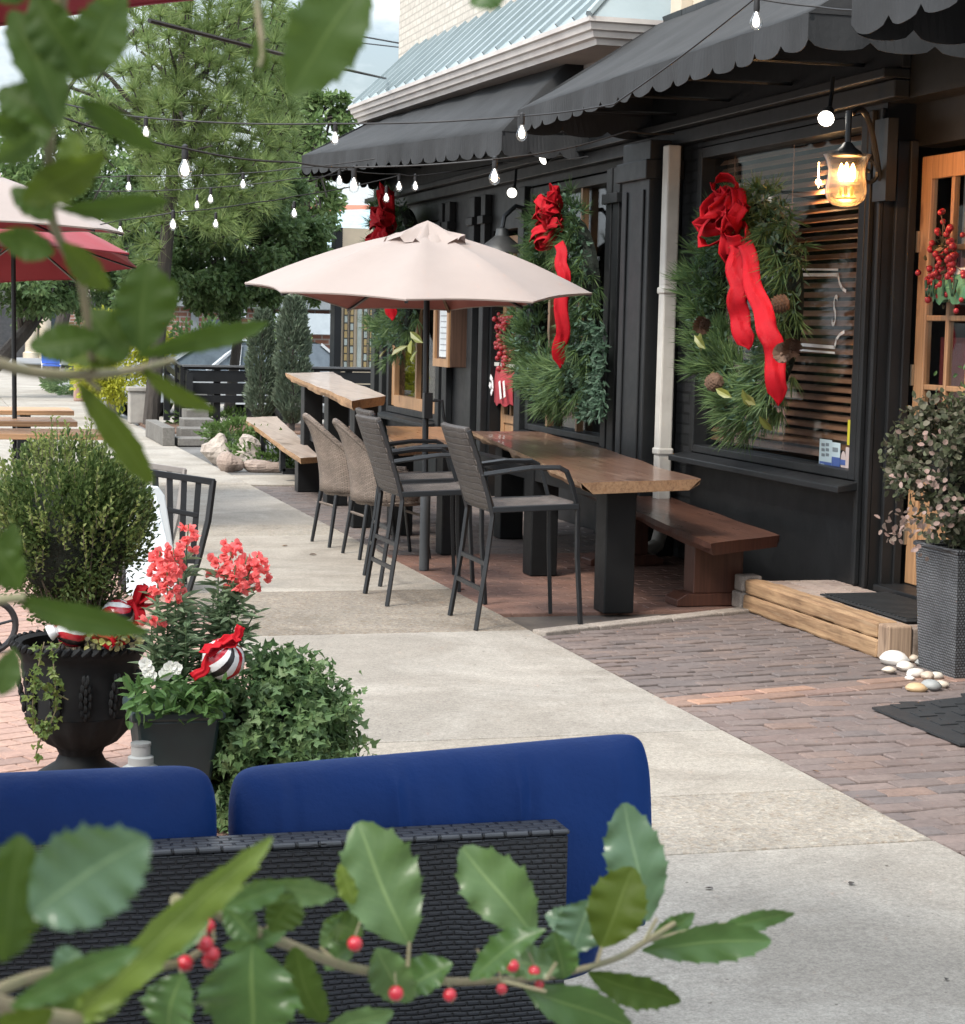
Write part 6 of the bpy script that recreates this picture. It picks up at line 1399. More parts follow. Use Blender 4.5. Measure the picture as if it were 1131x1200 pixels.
UL = [((70,152),(18,6),58,'d',.72,.25,.1),((40,-12),(92,88),56,'d',.72,.3,.15),((82,92),(150,-6),60,'u',.73,.2,.1),((78,62),(142,20),46,'o',.75,.35,.15),((62,150),(0,96),48,'d',.72,.4,.2),((95,116),(178,178),34,'d',.74,.25,.25),((28,238),(122,180),48,'o',.76,.2,.1),((62,242),(196,244),26,'d',.77,.35,.15),((58,130),(15,178),46,'u',.75,.4,.2),((62,205),(96,158),28,'l',.77,.4,.2),((-6,276),(62,296),34,'d',.76,.3,.1),((60,258),(15,215),34,'d',.76,.4,.2),((72,284),(126,338),34,'o',.78,.3,.15),
 ((166,414),(172,306),70,'d',.82,.1,.1),((150,420),(100,362),50,'d',.82,.2,.1),((118,398),(32,402),42,'d',.8,.2,.15),((150,418),(70,420),30,'o',.83,.4,.2),((158,420),(314,384),26,'d',.86,.3,.2),((150,408),(208,330),40,'d',.85,.35,.1),((92,446),(172,568),36,'o',.84,.25,.25),((160,428),(246,486),22,'o',.86,.3,.2),
 ((-5,640),(22,690),44,'d',.85,.2,.1),((0,815),(18,760),30,'u',.8,.2,.1),((15,698),(168,748),32,'d',.9,.25,.12),((-5,690),(18,615),30,'d',.88,.3,.1),((-6,0),(30,-30),40,'d',.7,.2,.1),((0,160),(38,120),40,'d',.73,.3,.1),((-8,190),(45,160),34,'u',.74,.3,.1),((20,120),(78,130),36,'o',.73,.4,.1)]
for b, e, w_, mt_, Z, tl, cu_ in UL: holly_leaf(hu, b, e, w_, mt_, Z, tl, .16, cu_)
for u, v in ((119,414),(22,133)):
    m = MB(); m.sphere(D(u, v, .84), .003, 12, 8); m.build('berry', berry_m, hu, smooth=True)
ht = thing('holly_branch', 'single broad blurred holly leaf drooping from the top edge', 'holly branch', tuple(D(432,-20,.7)))
holly_leaf(ht, (432,-22), (336,106), 88, 'u', .72, .15, .14, .1); holly_leaf(ht, (590,-18), (552,6), 40, 'm', .8, .3, .1, .1); twig(ht, [(300,-20,.8),(303,20,.8),(308,60,.8),(304,78,.8)], (.0015,.001)); holly_leaf(ht, (302,40), (308,82), 20, 'd', .8, .5, .1, .1); twig(ht, [(420,-60,.71),(440,-30,.72),(432,-22,.72)], (.002,.0015)); twig(ht, [(440,-30,.72),(600,-40,.8),(590,-18,.8)], (.002,.001))
# ================================================================ fence, far things
fn = thing('fence', 'black horizontal rail fence in front of the parked cars', 'fence', (5.2, 30.2, 0)); FY = 30.2
q0 = Q(215, 497, FY); q1 = Q(446, 500, FY+.2)
m = MB()
for z, h in ((.9,.05),(.775,.17),(.585,.17),(.425,.11)): m.beam((q0.x,FY,z),(q1.x,FY+.2,z), .05, h)
m.build('rails', M['black_trim'], fn)
for k in range(7):
    f = k/6; m = MB(); x = q0.x+(q1.x-q0.x)*f; m.box(x-.05, x+.05, FY+.2*f+.03, FY+.2*f+.12, 0, .93); m.build('post', M['black_trim'], fn)
m = MB(); m.beam((q0.x-.02,FY,.93),(q1.x,FY+.2,.93), .14, .03); m.build('handrail', plain('grey rail cap', (.12,.125,.13), rough=.5), fn)
sf = thing('stair_rail', 'short black stair rail sloping down to the concrete steps', 'railing', (3.6, 29, 0)); a = Q(196,418,32); b = Q(222,437,30.0)
m = MB(); 
for dz in (0,-.16,-.32,-.5): m.beam(a+Vector((0,0,dz)), b+Vector((0,0,dz)), .05, .1 if dz else .05)
m.build('rails', M['black_trim'], sf)
for p in (a, b, a.lerp(b,.5)): m = MB(); m.box(p.x-.05, p.x+.05, p.y-.05, p.y+.05, 0, p.z); m.build('post', M['black_trim'], sf)
sp2 = thing('concrete_steps', 'worn grey concrete steps beside the dark tree trunk', 'steps', (3.9, 29, 0)); m = MB(); q = Q(196,520,25.5)
for k in range(4): m.box(q.x+.14+.1*k, q.x+.75, q.y+.5*k, q.y+.5*(k+1)-.002, 0, .1*(k+1))
m.box(q.x-.06, q.x+.1, q.y, q.y+2.0, 0, .24); m.build('treads', concrete('worn step concrete', (.25,.24,.225), (.17,.165,.155)), sp2, bevel=.01)
# boulders with ground cover
rock_m = plain('pale rough stone', (.46,.41,.36), (.3,.25,.21), rough=.9, scale=5, bumps=.8, bscale=14, bdist=.04)
for lb, u, v, s, sc_ in [('tall pale boulder at the left of the small rock bed',253,540,.24,(.8,.8,1.2)),('reddish boulder in front of the rock bed',272,548,.17,(1,.9,.9)),('large jagged pale boulder in the middle of the rock bed',292,540,.26,(1.1,.9,.9)),('low brown boulder at the right of the rock bed',314,548,.19,(1.3,.9,.55))]:
    g_ = G(u, v+4); s *= .72; mb = MB(); mb.sphere((0,0,0), s, 14, 10, sc_); ph = [random.uniform(0, 6) for _ in range(6)]
    def rk(p):
        x, y, z = p; k = 1+.24*math.sin(x*17+ph[0])+.2*math.sin(y*21+ph[1]+x*8)+.18*math.sin(z*23+ph[2]+x*9)+.06*math.sin(x*40+z*31); return (g_.x+x*k, g_.y+y*k, max(-.02, z*k+s*sc_[2]*.7))
    mb.v = [rk(p) for p in mb.v]; o = mb.build('boulder', rock_m if 'brown' not in lb and 'red' not in lb else plain('brown stone '+lb[:4], (.38,.3,.25), (.28,.22,.185), rough=.9, scale=6, bumps=.7, bdist=.03)); tag(o, lb, 'boulder', 'boulders of the rock bed'); recenter(o)
gc_m = leafmat('ground cover', [(.09,.16,.04),(.13,.2,.06),(.07,.12,.03)], .5, .3)
def low_plant(name, label, c, r, n, sz, mat, tmpl=T_OVAL, group=None):
    t = thing(name, label, 'plant', (c[0], c[1], 0), group); p, q = clumpy_ball(n, np.array(c), np.array(r), .5, 30, .35); p[:,2] = np.maximum(p[:,2], .01); m = MB(); m.leaves(*tmpl, p, q+unit(n)*.6+np.array([0,0,.3]), unit(n)+np.array([0,-.3,.7]), rng.uniform(sz*.7, sz*1.3, n), rng.uniform(sz*.4, sz*.6, n)); m.build('foliage', mat, t)
    m = MB()
    for k in range(10): a = unit(1)[0]; m.tube([(c[0], c[1], 0), (c[0]+a[0]*r[0]*.7, c[1]+a[1]*r[1]*.7, c[2]+abs(a[2])*r[2]*.5)], .008, 4)
    m.build('stem', stem_m, t); return t
g_ = G(278, 540); low_plant('ground_cover', 'rounded green plant cushion on top of the boulders', (g_.x+.05, g_.y+.45, .3), (.42,.35,.17), 1800, .05, gc_m)
g_ = G(345, 548); low_plant('ground_cover', 'loose green plants right of the boulders under the bench', (g_.x, g_.y+.2, .1), (.7,.45,.22), 1100, .07, gc_m)
g_ = G(262, 498); low_plant('ground_cover', 'low weeds on the straw bed before the fence', (g_.x, g_.y, .08), (.8,.4,.16), 700, .08, gc_m)
# slim conifers in front of the fence
con_m = leafmat('slim conifer', [(.11,.16,.1),(.15,.2,.135),(.19,.235,.17),(.1,.12,.08)], .6, .2)
bark_m = plain('grey brown bark', (.06,.05,.042), (.03,.026,.022), rough=.95, scale=7, bumps=1, bscale=20, stretch=(1,1,.2), bdist=.04)
def conifer(label, u, vt, vb, wpx, Y, n):
    b = Q(u, vb, Y); top = Q(u, vt, Y); hgt = top.z; r = wpx/FPX*Y/2*1.03; t = thing('slim_conifer', label, 'conifer', (b.x, Y, 0), 'slim conifers along the fence'); m = MB()
    z = rng.random(n)**.9; a = rng.uniform(0, 2*PI, n); rad = r*np.where(z < .12, .25+z*5.5, 1)*(1-z**6*.75)*(.55+.45*rng.random(n)**.5)*(1+.18*np.sin(a*3+z*23)); p = np.stack([b.x+rad*np.cos(a), Y+rad*np.sin(a), .12+z*(hgt-.12)], 1)
    m.leaves(*T_LANCE, p, np.stack([np.cos(a), np.sin(a), np.full(n, 1.2)], 1)+unit(n)*.6, unit(n), rng.uniform(.05,.12,n), rng.uniform(.02,.045,n)); m.build('crown', con_m, t)
    m = MB(); m.tube([(b.x,Y,0),(b.x,Y,hgt*.9)], [.05,.015], 7); m.build('trunk', bark_m, t); return t
conifer('slim conifer with sparse browner foliage before the fence', 348-42, 365, 492, 30, 29.3, 3200); conifer('denser slim conifer at the middle of the fence', 342, 350, 492, 36, 29.0, 4600)
# yellow shrub with stone posts
g_ = G(142, 463); yl = leafmat('yellow green shrub', [(.42,.45,.06),(.6,.56,.08),(.3,.38,.06),(.5,.5,.07)], .5, .4); YS = 33
c = Q(140, 425, YS); low_plant('shrub', 'bright yellow green shrub behind the pale stone posts', (c.x, YS, 1.0), (.72,.6,.85), 6000, .09, yl)
stn = plain('pale stone post', (.36,.34,.305), (.26,.245,.225), rough=.85, scale=6, bumps=.3)
for lb, u, v, w_, h_ in (('pale stone post at the left below the yellow shrub',133,486,.26,.55),('wide pale stone post at the right below the yellow shrub',162,496,.3,.5),('small brick pillar with pink cap left of the yellow shrub',96,470,.3,.8)):
    g_ = G(u, v); t = thing('stone_post', lb, 'post', (g_.x, g_.y, 0), 'low posts along the far sidewalk'); m = MB(); m.box(g_.x-w_/2, g_.x+w_/2, g_.y-w_/2, g_.y+w_/2, 0, h_); m.build('shaft', stn if 'brick' not in lb else plain('pink brick', (.4,.25,.2), (.33,.21,.17), rough=.9), t, bevel=.02)
    m = MB(); m.box(g_.x-w_*.6, g_.x+w_*.6, g_.y-w_*.6, g_.y+w_*.6, h_+.001, h_+.07); m.build('cap', stn, t, bevel=.015)
g_ = G(82, 462); low_plant('ground_cover', 'grassy plants edging the far sidewalk', (g_.x+.2, g_.y+1, .15), (.55,2.2,.28), 900, .16, leafmat('grassy leaves', [(.16,.24,.1),(.22,.3,.15),(.1,.16,.07)], .5, .3), T_LANCE)
bl = thing('folding_chair', 'small blue folding chair on the far sidewalk', 'chair', tuple(G(60,448))); g_ = G(60, 448); bm_ = plain('blue canvas', (.04,.12,.5), rough=.7)
m = MB(); m.obox(g_+Vector((0,0,.42)), (.22,0,0), (0,.2,0), (0,0,.02)); m.obox(g_+Vector((0,.2,.68)), (.22,0,0), (0,.02,0), (0,.04,.22)); m.build('canvas', bm_, bl)
for s in (-1, 1): m = MB(); m.tube([g_+Vector((s*.22,-.2,0)), g_+Vector((s*.22,.2,.5))], .015, 5); m.tube([g_+Vector((s*.22,.22,0)), g_+Vector((s*.22,-.18,.45))], .015, 5); m.build('leg', M['white_metal'], bl)
# ---------------------------------------------------------------- cars
car_glass = plain('dark car glass', (.11,.14,.165), (.07,.09,.11), rough=.12, bumps=0); tyre_m = plain('tyre rubber', (.015,.015,.016), rough=.8); alu = plain('wheel alloy', (.4,.41,.42), rough=.3, metal=.8, bumps=0)
def car(label, loc, rz, paint, wagon=True):
    t = thing('parked_car', label, 'car', (0,0,0), 'cars parked beyond the fence')
    lo = [(-2.2,.35),(-2.22,.62),(-2.15,.82),(-1.2,.92),(1.75,.95),(2.12,.86),(2.2,.6),(2.16,.33)]; m = MB(); P = []
    for s, k in ((-.86,.0),(-.9,.03),(-.9,.05),(-.0,.05),(.9,.05),(.9,.03),(.86,.0)): P.append([(x*(1 if abs(s) > .85 else 1.01), s*(1-.08*(z > .8)), z+(.03 if abs(s) < .5 else 0)) for x, z in lo])
    m.grid(P); m.add(P[0], [tuple(range(8))]); m.add(P[-1], [tuple(range(7,-1,-1))]); m.add([P[0][0], P[0][-1], P[-1][-1], P[-1][0]], [(0,1,2,3)]); m.build('body', paint, t, local=True, smooth=True, bevel=.02)
    rx = (2.0 if wagon else 1.55); cb_ = [(-1.15,.9),(-.35,1.42),(.5,1.48),(1.35,1.44),(rx,.93)]; G_ = MB(); P = [[(x, s*(.8 if z < 1 else .62), z) for x, z in cb_] for s in (-1,-.5,.5,1)]; G_.grid(P); G_.add(P[0], [tuple(range(5))]); G_.add(P[-1], [tuple(range(4,-1,-1))]); G_.build('window_glass', car_glass, t, local=True)
    m = MB(); m.grid([[(x, s*.63, z+.012) for x, z in ((-.38,1.41),(-.2,1.46),(.5,1.495),(1.2,1.465),(1.4,1.42))] for s in (-1,-.5,.5,1)]); 
    for s in (-1, 1):
        for (x0, x1) in ((-1.15,-.37),(.35,.42),(rx,1.38)):
            m.beam((x0, s*.81, .92), (x1, s*.635, 1.43), .07, .05)
    m.build('roof', paint, t, local=True)
    for x in (-1.35, 1.35):
        for s in (-1, 1):
            m = MB(); m.lathe([(.2,-.1),(.31,-.1),(.33,-.05),(.33,.05),(.31,.1),(.2,.1)], (x, s*.82, .33), 20, axis=(0,1,0)); w_ = m.build('wheel', tyre_m, t, local=True); m = MB(); m.lathe([(.05,-.02),(.2,.0),(.21,.03)], (x, s*.9, .33), 14, axis=(0,s,0)); m.build('rim', alu, w_, local=True)
    for s in (-1, 1):
        m = MB(); m.sphere((-2.12, s*.65, .7), .14, 10, 6, (.5,1.2,.6)); m.build('headlight', plain('headlight glass', (.6,.62,.64), rough=.1), t, local=True, smooth=True); m = MB(); m.sphere((-.75, s*.98, .98), .1, 8, 6, (.8,1,.7)); m.build('mirror', paint, t, local=True)
    t.location = loc; t.rotation_euler.z = rz; return t
pw = plain('silver white car paint', (.5,.53,.56), (.46,.49,.52), rough=.25, bumps=0, coat=.6); pb_ = plain('blue car paint', (.03,.07,.26), (.025,.06,.22), rough=.25, bumps=0, coat=.6)
q = Q(285, 405, 37); car('silver white car parked behind the fence left of the conifers', (q.x, 37.2, -.22), R(20), pw); q = Q(372, 405, 36); car('silver grey wagon parked behind the fence at the right conifer', (q.x-1.8, 37, -.25), R(0), plain('grey car paint', (.5,.54,.58), rough=.25, bumps=0, coat=.6), False); q = Q(232, 405, 42); car('blue car parked farther back at the left', (q.x, 42, -.4), R(15), pb_)
# ---------------------------------------------------------------- background buildings
brk = brickmat('red brown brick', (.3,.13,.085), (.22,.1,.07), (.34,.3,.27), .4, .13, .02, 'XZ', .85, .3); grey_r = plain('grey roof edge', (.2,.22,.23), (.15,.165,.175), rough=.6); BY = 52
def at(u, v, Y): return Q(u, v, Y)
bd = thing('brick_building', 'low red brick building with flat grey roof beyond the cars', 'building', (8, BY, 0)); a = at(205,352,BY); b = at(402,352,BY)
m = MB(); m.box(a.x, b.x, BY, BY+8, -.4, a.z-.15); m.build('wall', brk, bd); m = MB(); m.box(a.x-.2, b.x+.2, BY-.35, BY+8.2, a.z-.148, a.z+.12); m.build('roof', grey_r, bd)
p0 = at(305,366,BY); p1 = at(392,392,BY); m = MB(); m.box(p0.x, p1.x, BY-.6, BY-.005, p1.z, p0.z); m.build('canopy', plain('pale grey canopy', (.42,.47,.5), (.36,.41,.44), rough=.6), bd)
p0 = at(243,374,BY); p1 = at(272,386,BY); m = MB(); m.box(p0.x, p1.x, BY-.04, BY-.003, p1.z, p0.z); m.build('window', car_glass, bd)
p0 = at(228,355,BY); m = MB(); m.box(p0.x-.1, p0.x+.1, BY-.12, BY-.003, -.4, p0.z); m.build('downspout', grey_r, bd); p0 = at(281,363,BY); m = MB(); m.box(p0.x-.14, p0.x+.14, BY-.2, BY-.003, p0.z-.2, p0.z+.2); m.build('lamp', plain('pale lamp', (.6,.65,.68), rough=.4), bd)
gb = thing('gabled_building', 'pale building with blue grey sloping roof behind the far awning', 'building', (13, 60, 0)); Y = 60; a = at(383,296,Y); b = at(470,296,Y)
m = MB(); m.box(a.x+.1, b.x+2, Y+.1, Y+6, -.4, a.z-.05); m.build('wall', plain('white wall', (.55,.58,.6), (.5,.53,.55), rough=.7), gb)
r1 = at(372,290,Y); r2 = at(405,246,Y+2.5); r3 = at(460,238,Y+2.5); r4 = at(480,283,Y); m = MB(); m.add([r1, r4, r4+Vector((3,0,0)), r3+Vector((3,0,0)), r2], [(0,1,2,3,4)]); m.add([r1, r2, r2+Vector((0,3,0)), r1+Vector((0,6,0))], [(0,1,2,3)]); o = m.build('roof', plain('blue grey roof', (.3,.4,.43), (.25,.34,.37), rough=.6), gb); o.modifiers.new('thick', 'SOLIDIFY').thickness = .1
m = MB(); m.beam(r1+Vector((-.1,-.08,-.03)), r4+Vector((.5,-.08,-.03)), .14, .18); m.build('gutter', plain('gutter', (.4,.47,.5), rough=.5), gb)
rb = thing('red_roof_building', 'building with orange red tiled roof far behind the trees', 'building', (13, 64, 0)); Y = 64; a = at(362,268,Y); b = at(420,268,Y); t0 = at(370,240,Y+3); t1 = at(425,238,Y+3)
m = MB(); m.box(a.x, b.x+2, Y, Y+6, -.4, a.z); m.build('wall', M['cream'], rb); m = MB(); m.add([a+Vector((-.3,-.3,0)), b+Vector((2,-.3,0)), t1+Vector((2,0,0)), t0], [(0,1,2,3)]); m.add([a+Vector((-.3,-.3,0)), t0, t0+Vector((0,3,0)), a+Vector((-.3,6,0))], [(0,1,2,3)]); m.build('roof', plain('red roof tiles', (.42,.13,.07), (.34,.1,.055), rough=.8, scale=4), rb)
# cream facade with stained strips
cf = thing('cream_building', 'cream building with tall stained glass strips beside the fence', 'building', (8, 33, 0)); Y = 33; a = at(396,500,Y); b = at(452,500,Y); top = at(396,350,Y).z
m = MB(); m.box(a.x+.02, b.x+1.5, Y, Y+.3, -.4, top+1.2); m.build('wall', plain('warm cream wall', (.64,.52,.37), (.57,.46,.33), rough=.7), cf); m = MB(); m.box(a.x-.1, a.x+.02, Y-.06, Y+.3, -.4, top+1.2); m.build('corner_post', M['black_trim'], cf)
lead = [plain('dark leading', (.05,.045,.04), rough=.5), plain('amber pane', (.5,.36,.16), rough=.2, bumps=0), plain('pale pane', (.5,.55,.5), rough=.2, bumps=0)]
for u0, u1, md in ((402,407,0),(409,414,0),(418,423,1),(425,430,0),(432,437,0)):
    m = MB(); x0 = at(u0,400,Y).x; x1 = at(u1,400,Y).x; z1 = top-.02; z0 = at(u0,432,Y).z; m.box(x0, x1, Y-.04, Y-.02, z0, z1, 2 if md else 0); n = 9
    for k in range(n):
        za = z0+(z1-z0)*k/n; m.box(x0+.012, x1-.012, Y-.046, Y-.041, za+.012, za+(z1-z0)/n-.012, (1 if (k+u0) % 3 else 2) if not md else 2)
    m.build('stained_window', lead, cf)
fb = thing('distant_building', 'distant storefront with cream columns at the end of the sidewalk', 'building', (0, 78, 0)); Y = 78; a = at(-60,350,Y); b = at(112,350,Y)
m = MB(); m.box(a.x, b.x, Y, Y+6, 0, 4.2); m.build('wall', plain('dim storefront', (.12,.12,.12), (.07,.07,.075), rough=.7), fb)
for u in (36,52,-10): x = at(u,380,Y).x; m = MB(); m.lathe([(.32,0),(.32,.2),(.24,.25),(.22,2.2),(.3,2.3),(.32,2.5)], (x, Y-.5, 0), 14); m.build('column', M['cream'], fb, smooth=True)
x = at(95,380,Y).x; m = MB(); m.box(x-.5, x+1.6, Y-.4, Y-.004, 2.4, 2.7); m.build('sign_board', stn, fb); m = MB(); m.box(x-.5, x+.1, Y-.45, Y-.405, 0, 2.39); m.build('brick_pier', brk, fb)
for k, u in enumerate((64,72,80,86)): x = at(u,370,Y).x; m = MB(); m.box(x-.12, x+.12, Y-.06, Y-.004, 1.0, 2.0); m.build('shop_window', [car_glass, pw, pb_, lead[1]][k], fb)
# ---------------------------------------------------------------- trees
def limbs(mb, base, top, r0, n, spread, rnd):
    mb.tube([base, base.lerp(top, .4)+Vector((rnd.uniform(-.2,.2), rnd.uniform(-.2,.2), 0)), top], [r0, r0*.8, r0*.3], 9); ends = []
    for k in range(n):
        f = rnd.uniform(.35, 1); b = base.lerp(top, f); a = rnd.uniform(0, 2*PI); e = b+Vector((math.cos(a)*spread*rnd.uniform(.5,1), math.sin(a)*spread*rnd.uniform(.5,1), spread*rnd.uniform(-.1,.6))); mid = b.lerp(e, .5)+Vector((0,0,spread*.1)); mb.tube([b, mid, e], [r0*.38, r0*.22, r0*.08], 5); ends.append((b, mid, e))
    return ends
rnd = random.Random(11)
# pine
pn = thing('pine_tree', 'tall long needled pine with bushy tufts over the fence', 'tree', (3.42, 30.4, 0)); PYY = 30.4; base = Vector((3.42, PYY, 0)); m = MB(); ends = limbs(m, base, Vector((4.3, PYY+.6, 9.5)), .125, 34, 2.2, rnd)
pine_m = leafmat('pine needles', [(.17,.23,.065),(.23,.29,.09),(.29,.35,.12),(.11,.17,.055),(.16,.23,.09)], .5, .35); tufts = []
def put(u, v, y, s): p = Q(u, v, y); tufts.append((p, s))
for k in range(900):
    u = rnd.uniform(150, 345); v = rnd.uniform(-60, 285)
    cx_ = 255; e = ((u-255)/100)**2+((v-110)/165)**2
    if e > 1.05+rnd.uniform(-.15,.15): continue
    put(u, v, PYY+rnd.uniform(-1.6, 1.6), rnd.uniform(.24,.42))
for k in range(60): put(rnd.uniform(70,190), rnd.uniform(-10,190), PYY+rnd.uniform(-1,1.5), rnd.uniform(.28,.42))
for k in range(26): put(rnd.uniform(125,200), rnd.uniform(235,310), PYY+rnd.uniform(-.8,.5), rnd.uniform(.22,.36))
K = 48; pos, dr, ln = [], [], []
for p, s in tufts:
    ax = (p-Vector((4.0, PYY, 3.5))); ax.z += .8; ax.normalize(); q = np.array(ax)*.75+unit(K)*1.0; pos.append(np.tile(np.array(p), (K,1))); dr.append(q); ln.append(np.full(K, s)*rng.uniform(.7,1.05,K))
    j = rnd.choice(ends); m.tube([Vector(p)-ax*.3*s, p], [.012,.008], 4)
nd = MB(); nd.leaves(*T_NEEDLE, np.concatenate(pos), np.concatenate(dr), unit(K*len(tufts)), np.concatenate(ln), .017); nd.build('crown', pine_m, pn)
for (u0,v0,u1,v1) in ((60,95,175,150),(90,60,170,140),(110,100,160,35),(100,75,60,150),(175,150,250,190),(70,180,130,130),(165,60,215,120)):
    m.tube([Q(u0,v0,PYY), Q((u0+u1)/2,(v0+v1)/2-8,PYY), Q(u1,v1,PYY)], [.02,.035,.05], 6)
m.build('trunk', bark_m, pn)
# broadleaf trees
def broad(name, label, base, blobs, n, sz, mat, tr, nb=16, group='broadleaf trees behind the fence', Y=0):
    t = thing(name, label, 'tree', tuple(base), group); m = MB(); base = Vector(base); cz_ = sum(b[0][2] for b in blobs)/len(blobs); cx_ = sum(b[0][0] for b in blobs)/len(blobs); cy_ = sum(b[0][1] for b in blobs)/len(blobs)
    top = Vector((cx_, cy_, cz_)); m.tube([base, base.lerp(top, .5)+Vector((.1,0,0)), top], [tr, tr*.8, tr*.4], 9); lf = MB(); tot = sum(b[1]**2 for b in blobs)
    for c, r, sc_ in [(b[0], b[1], b[2] if len(b) > 2 else (1,1,.85)) for b in blobs]:
        k = int(n*r*r/tot); p, q = clumpy_ball(k, np.array(c), np.array(sc_)*r, .45, max(14, int(24*r)), .3); lf.leaves(*T_OVAL, p, q*.5+unit(k)*.8+np.array([0,0,-.2]), unit(k)+np.array([0,-.2,.8]), rng.uniform(sz*.7,sz*1.3,k), rng.uniform(sz*.4,sz*.65,k))
        for j in range(5): e = Vector(c)+Vector(tuple(unit(1)[0]))*r*.75; m.tube([base.lerp(top, rnd.uniform(.5,1)), (base.lerp(top, .9)+e)/2+Vector((0,0,.2)), e], [tr*.3, tr*.16, .015], 5)
    lf.build('crown', mat, t); m.build('trunk', bark_m, t); return t
oak_m = leafmat('dark broad leaves', [(.045,.095,.03),(.07,.13,.045),(.105,.17,.06),(.055,.11,.04),(.15,.21,.085)], .4, .25); oak_l = leafmat('light broad leaves', [(.11,.18,.055),(.15,.22,.075),(.2,.27,.1),(.085,.15,.05)], .45, .3)
def bl_(u, v, Y, rpx, sc_=(1,1,.85)): p = Q(u, v, Y); return ((p.x, p.y, p.z), rpx/FPX*Y*1.0, sc_)
broad('broadleaf_tree', 'dark leafy tree with its trunk standing by the concrete steps', tuple(Q(268,470,33)*1.0) if False else (Q(268,470,33).x, 33, 0), [bl_(215,300,31.5,62),(bl_(285,290,32.5,75)),(bl_(345,270,33,55)),(bl_(300,230,33,60)),(bl_(255,345,32,45)),(bl_(360,320,33.5,42)),(bl_(180,330,32,48)),(bl_(225,255,33,55)),bl_(310,340,33,42)], 24000, .12, oak_m, .1)
broad('broadleaf_tree', 'airy lighter tree rising behind the pine at the right', (Q(330,480,38).x, 38, -.4), [bl_(360,175,38,62),bl_(330,110,38.5,55),bl_(345,50,38.5,48),bl_(385,135,38,34),bl_(310,50,39,45),bl_(395,190,38,28),bl_(365,235,38,50),bl_(405,125,38,16)], 9500, .15, oak_l, .16)
broad('broadleaf_tree', 'shady tree hanging over the sidewalk behind the red umbrella', (Q(-40,450,40).x, 40, 0), [bl_(40,330,40,50),bl_(90,310,41,60),bl_(140,330,42,45),bl_(0,320,40,60),bl_(110,250,42,62),bl_(30,370,42,22),bl_(150,270,43,55),bl_(100,355,43,24)], 13000, .15, oak_m, .18)
broad('broadleaf_tree', 'sunlit green tree far behind the left umbrellas', (Q(60,400,58).x, 58, 0), [bl_(60,170,58,70),bl_(130,190,58,60),bl_(100,240,58,60),bl_(10,240,58,60),bl_(170,250,58,50),bl_(140,130,58,40)], 9000, .24, oak_l, .22)
low_plant('shrub', 'green hedge bush below the brick wall', (Q(235,385,44).x, 44, .9), (1.0,.7,.75), 1500, .13, oak_l); low_plant('shrub', 'small green bush beyond the fence between the conifers', (Q(320,400,40).x, 40, .8), (.7,.6,.85), 1200, .12, oak_l)
broad('broadleaf_tree', 'distant hazy tree closing the end of the street', (Q(60,400,110).x, 110, 0), [bl_(30,340,110,45),bl_(90,330,110,50),bl_(160,340,110,50),bl_(-30,330,110,50),bl_(210,350,110,40)], 6000, .5, oak_m, .4)
# ================================================================ sky, sun, camera
wd = bpy.data.worlds.new('World'); SC.world = wd; wd.use_nodes = True; nt = wd.node_tree; bg = nt.nodes['Background']
SUN_EL, SUN_AZ = R(48), R(-125)
sky = nt.nodes.new('ShaderNodeTexSky'); sky.sky_type = 'NISHITA'; sky.sun_disc = False; sky.sun_elevation = SUN_EL; sky.sun_rotation = SUN_AZ; sky.air_density = 1.2; sky.dust_density = 2.5
tc = nt.nodes.new('ShaderNodeTexCoord'); mp = nt.nodes.new('ShaderNodeMapping'); mp.inputs['Scale'].default_value = (1,1,2.4); nt.links.new(tc.outputs['Generated'], mp.inputs[0])
nz = nt.nodes.new('ShaderNodeTexNoise'); nz.inputs['Scale'].default_value = 5; nz.inputs['Detail'].default_value = 8; nz.inputs['Roughness'].default_value = .6; nt.links.new(mp.outputs[0], nz.inputs['Vector'])
cr = nt.nodes.new('ShaderNodeValToRGB'); cr.color_ramp.elements[0].position = .42; cr.color_ramp.elements[0].color = (.2,)*3+(1,); cr.color_ramp.elements[1].position = .58; cr.color_ramp.elements[1].color = (1,1,1,1); nt.links.new(nz.outputs[0], cr.inputs[0])
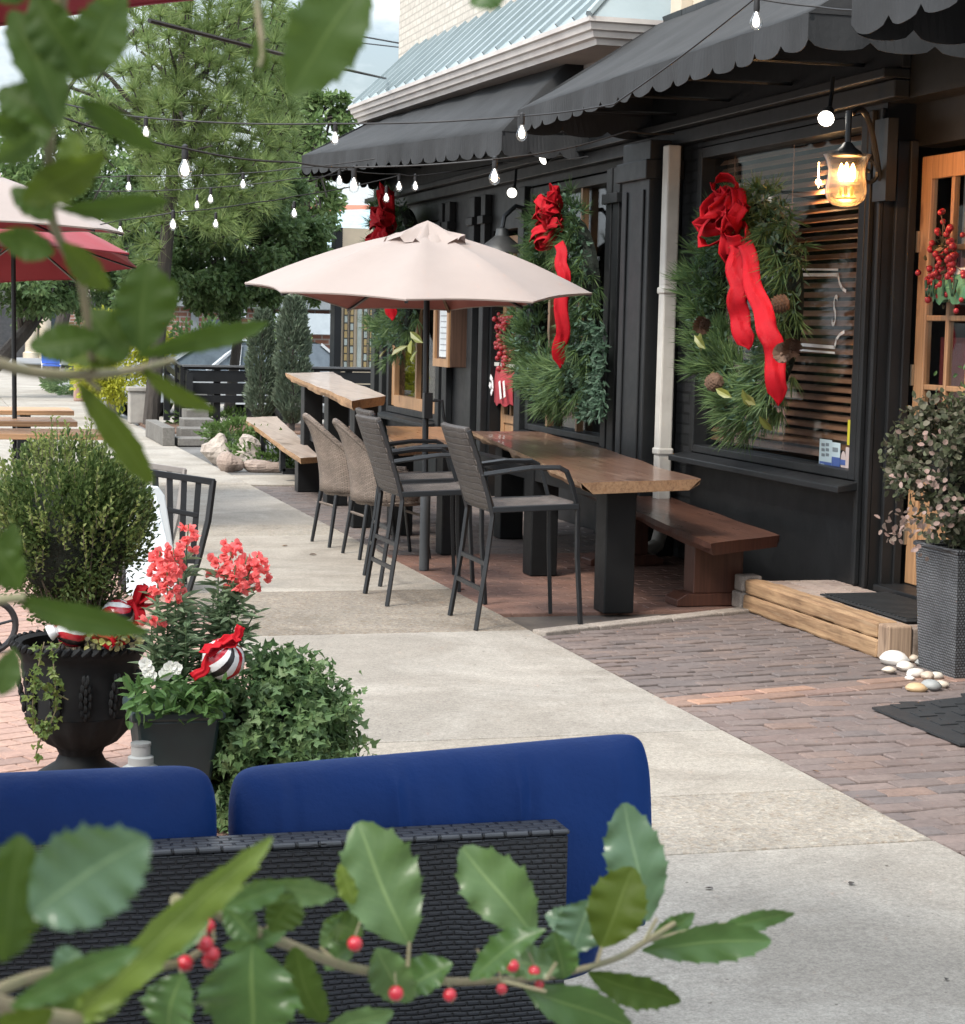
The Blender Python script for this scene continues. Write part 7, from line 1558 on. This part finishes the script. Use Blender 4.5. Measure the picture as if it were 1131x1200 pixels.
mx = nt.nodes.new('ShaderNodeMix'); mx.data_type = 'RGBA'; nt.links.new(cr.outputs[0], mx.inputs[0]); nt.links.new(sky.outputs[0], mx.inputs[6]); mx.inputs[7].default_value = (8.2,8.9,9.5,1)
sz = nt.nodes.new('ShaderNodeSeparateXYZ'); nt.links.new(tc.outputs['Generated'], sz.inputs[0]); mr = nt.nodes.new('ShaderNodeMapRange'); mr.inputs[1].default_value = .12; mr.inputs[2].default_value = .75; mr.inputs[3].default_value = .55; mr.inputs[4].default_value = 1.55; nt.links.new(sz.outputs[2], mr.inputs[0])
ml = nt.nodes.new('ShaderNodeMix'); ml.data_type = 'RGBA'; ml.blend_type = 'MULTIPLY'; ml.inputs[0].default_value = 1; nt.links.new(mx.outputs[2], ml.inputs[6]); nt.links.new(mr.outputs[0], ml.inputs[7])
nt.links.new(ml.outputs[2], bg.inputs[0]); bg.inputs[1].default_value = .1
sd = bpy.data.lights.new('sun', 'SUN'); sd.energy = 1.4; sd.angle = R(14); sd.color = (1,.94,.86); so_ = bpy.data.objects.new('sun', sd); COL.objects.link(so_)
dirv = Vector((math.sin(SUN_AZ)*math.cos(SUN_EL), math.cos(SUN_AZ)*math.cos(SUN_EL), math.sin(SUN_EL))); so_.rotation_euler = dirv.to_track_quat('Z', 'Y').to_euler(); so_.location = dirv*60
cam = bpy.data.cameras.new('camera'); co_ = bpy.data.objects.new('camera', cam); COL.objects.link(co_); SC.camera = co_
cam.sensor_width = 36; cam.sensor_fit = 'AUTO'; cam.lens = 36*FPX/1200; cam.clip_start = .05; cam.clip_end = 1500
co_.matrix_world = Matrix(((RT.x, UP.x, -FW.x, EYEP.x), (RT.y, UP.y, -FW.y, EYEP.y), (RT.z, UP.z, -FW.z, EYEP.z), (0,0,0,1)))
cam.dof.use_dof = True; cam.dof.focus_distance = 8.5; cam.dof.aperture_fstop = 22
SC.view_settings.view_transform = 'Standard'; SC.view_settings.look = 'None'; SC.view_settings.exposure = 1.4; SC.view_settings.gamma = 1
SC.cycles.max_bounces = 6; SC.cycles.transparent_max_bounces = 12; SC.cycles.use_denoising = True; SC.cycles.caustics_reflective = False; SC.cycles.caustics_refractive = False
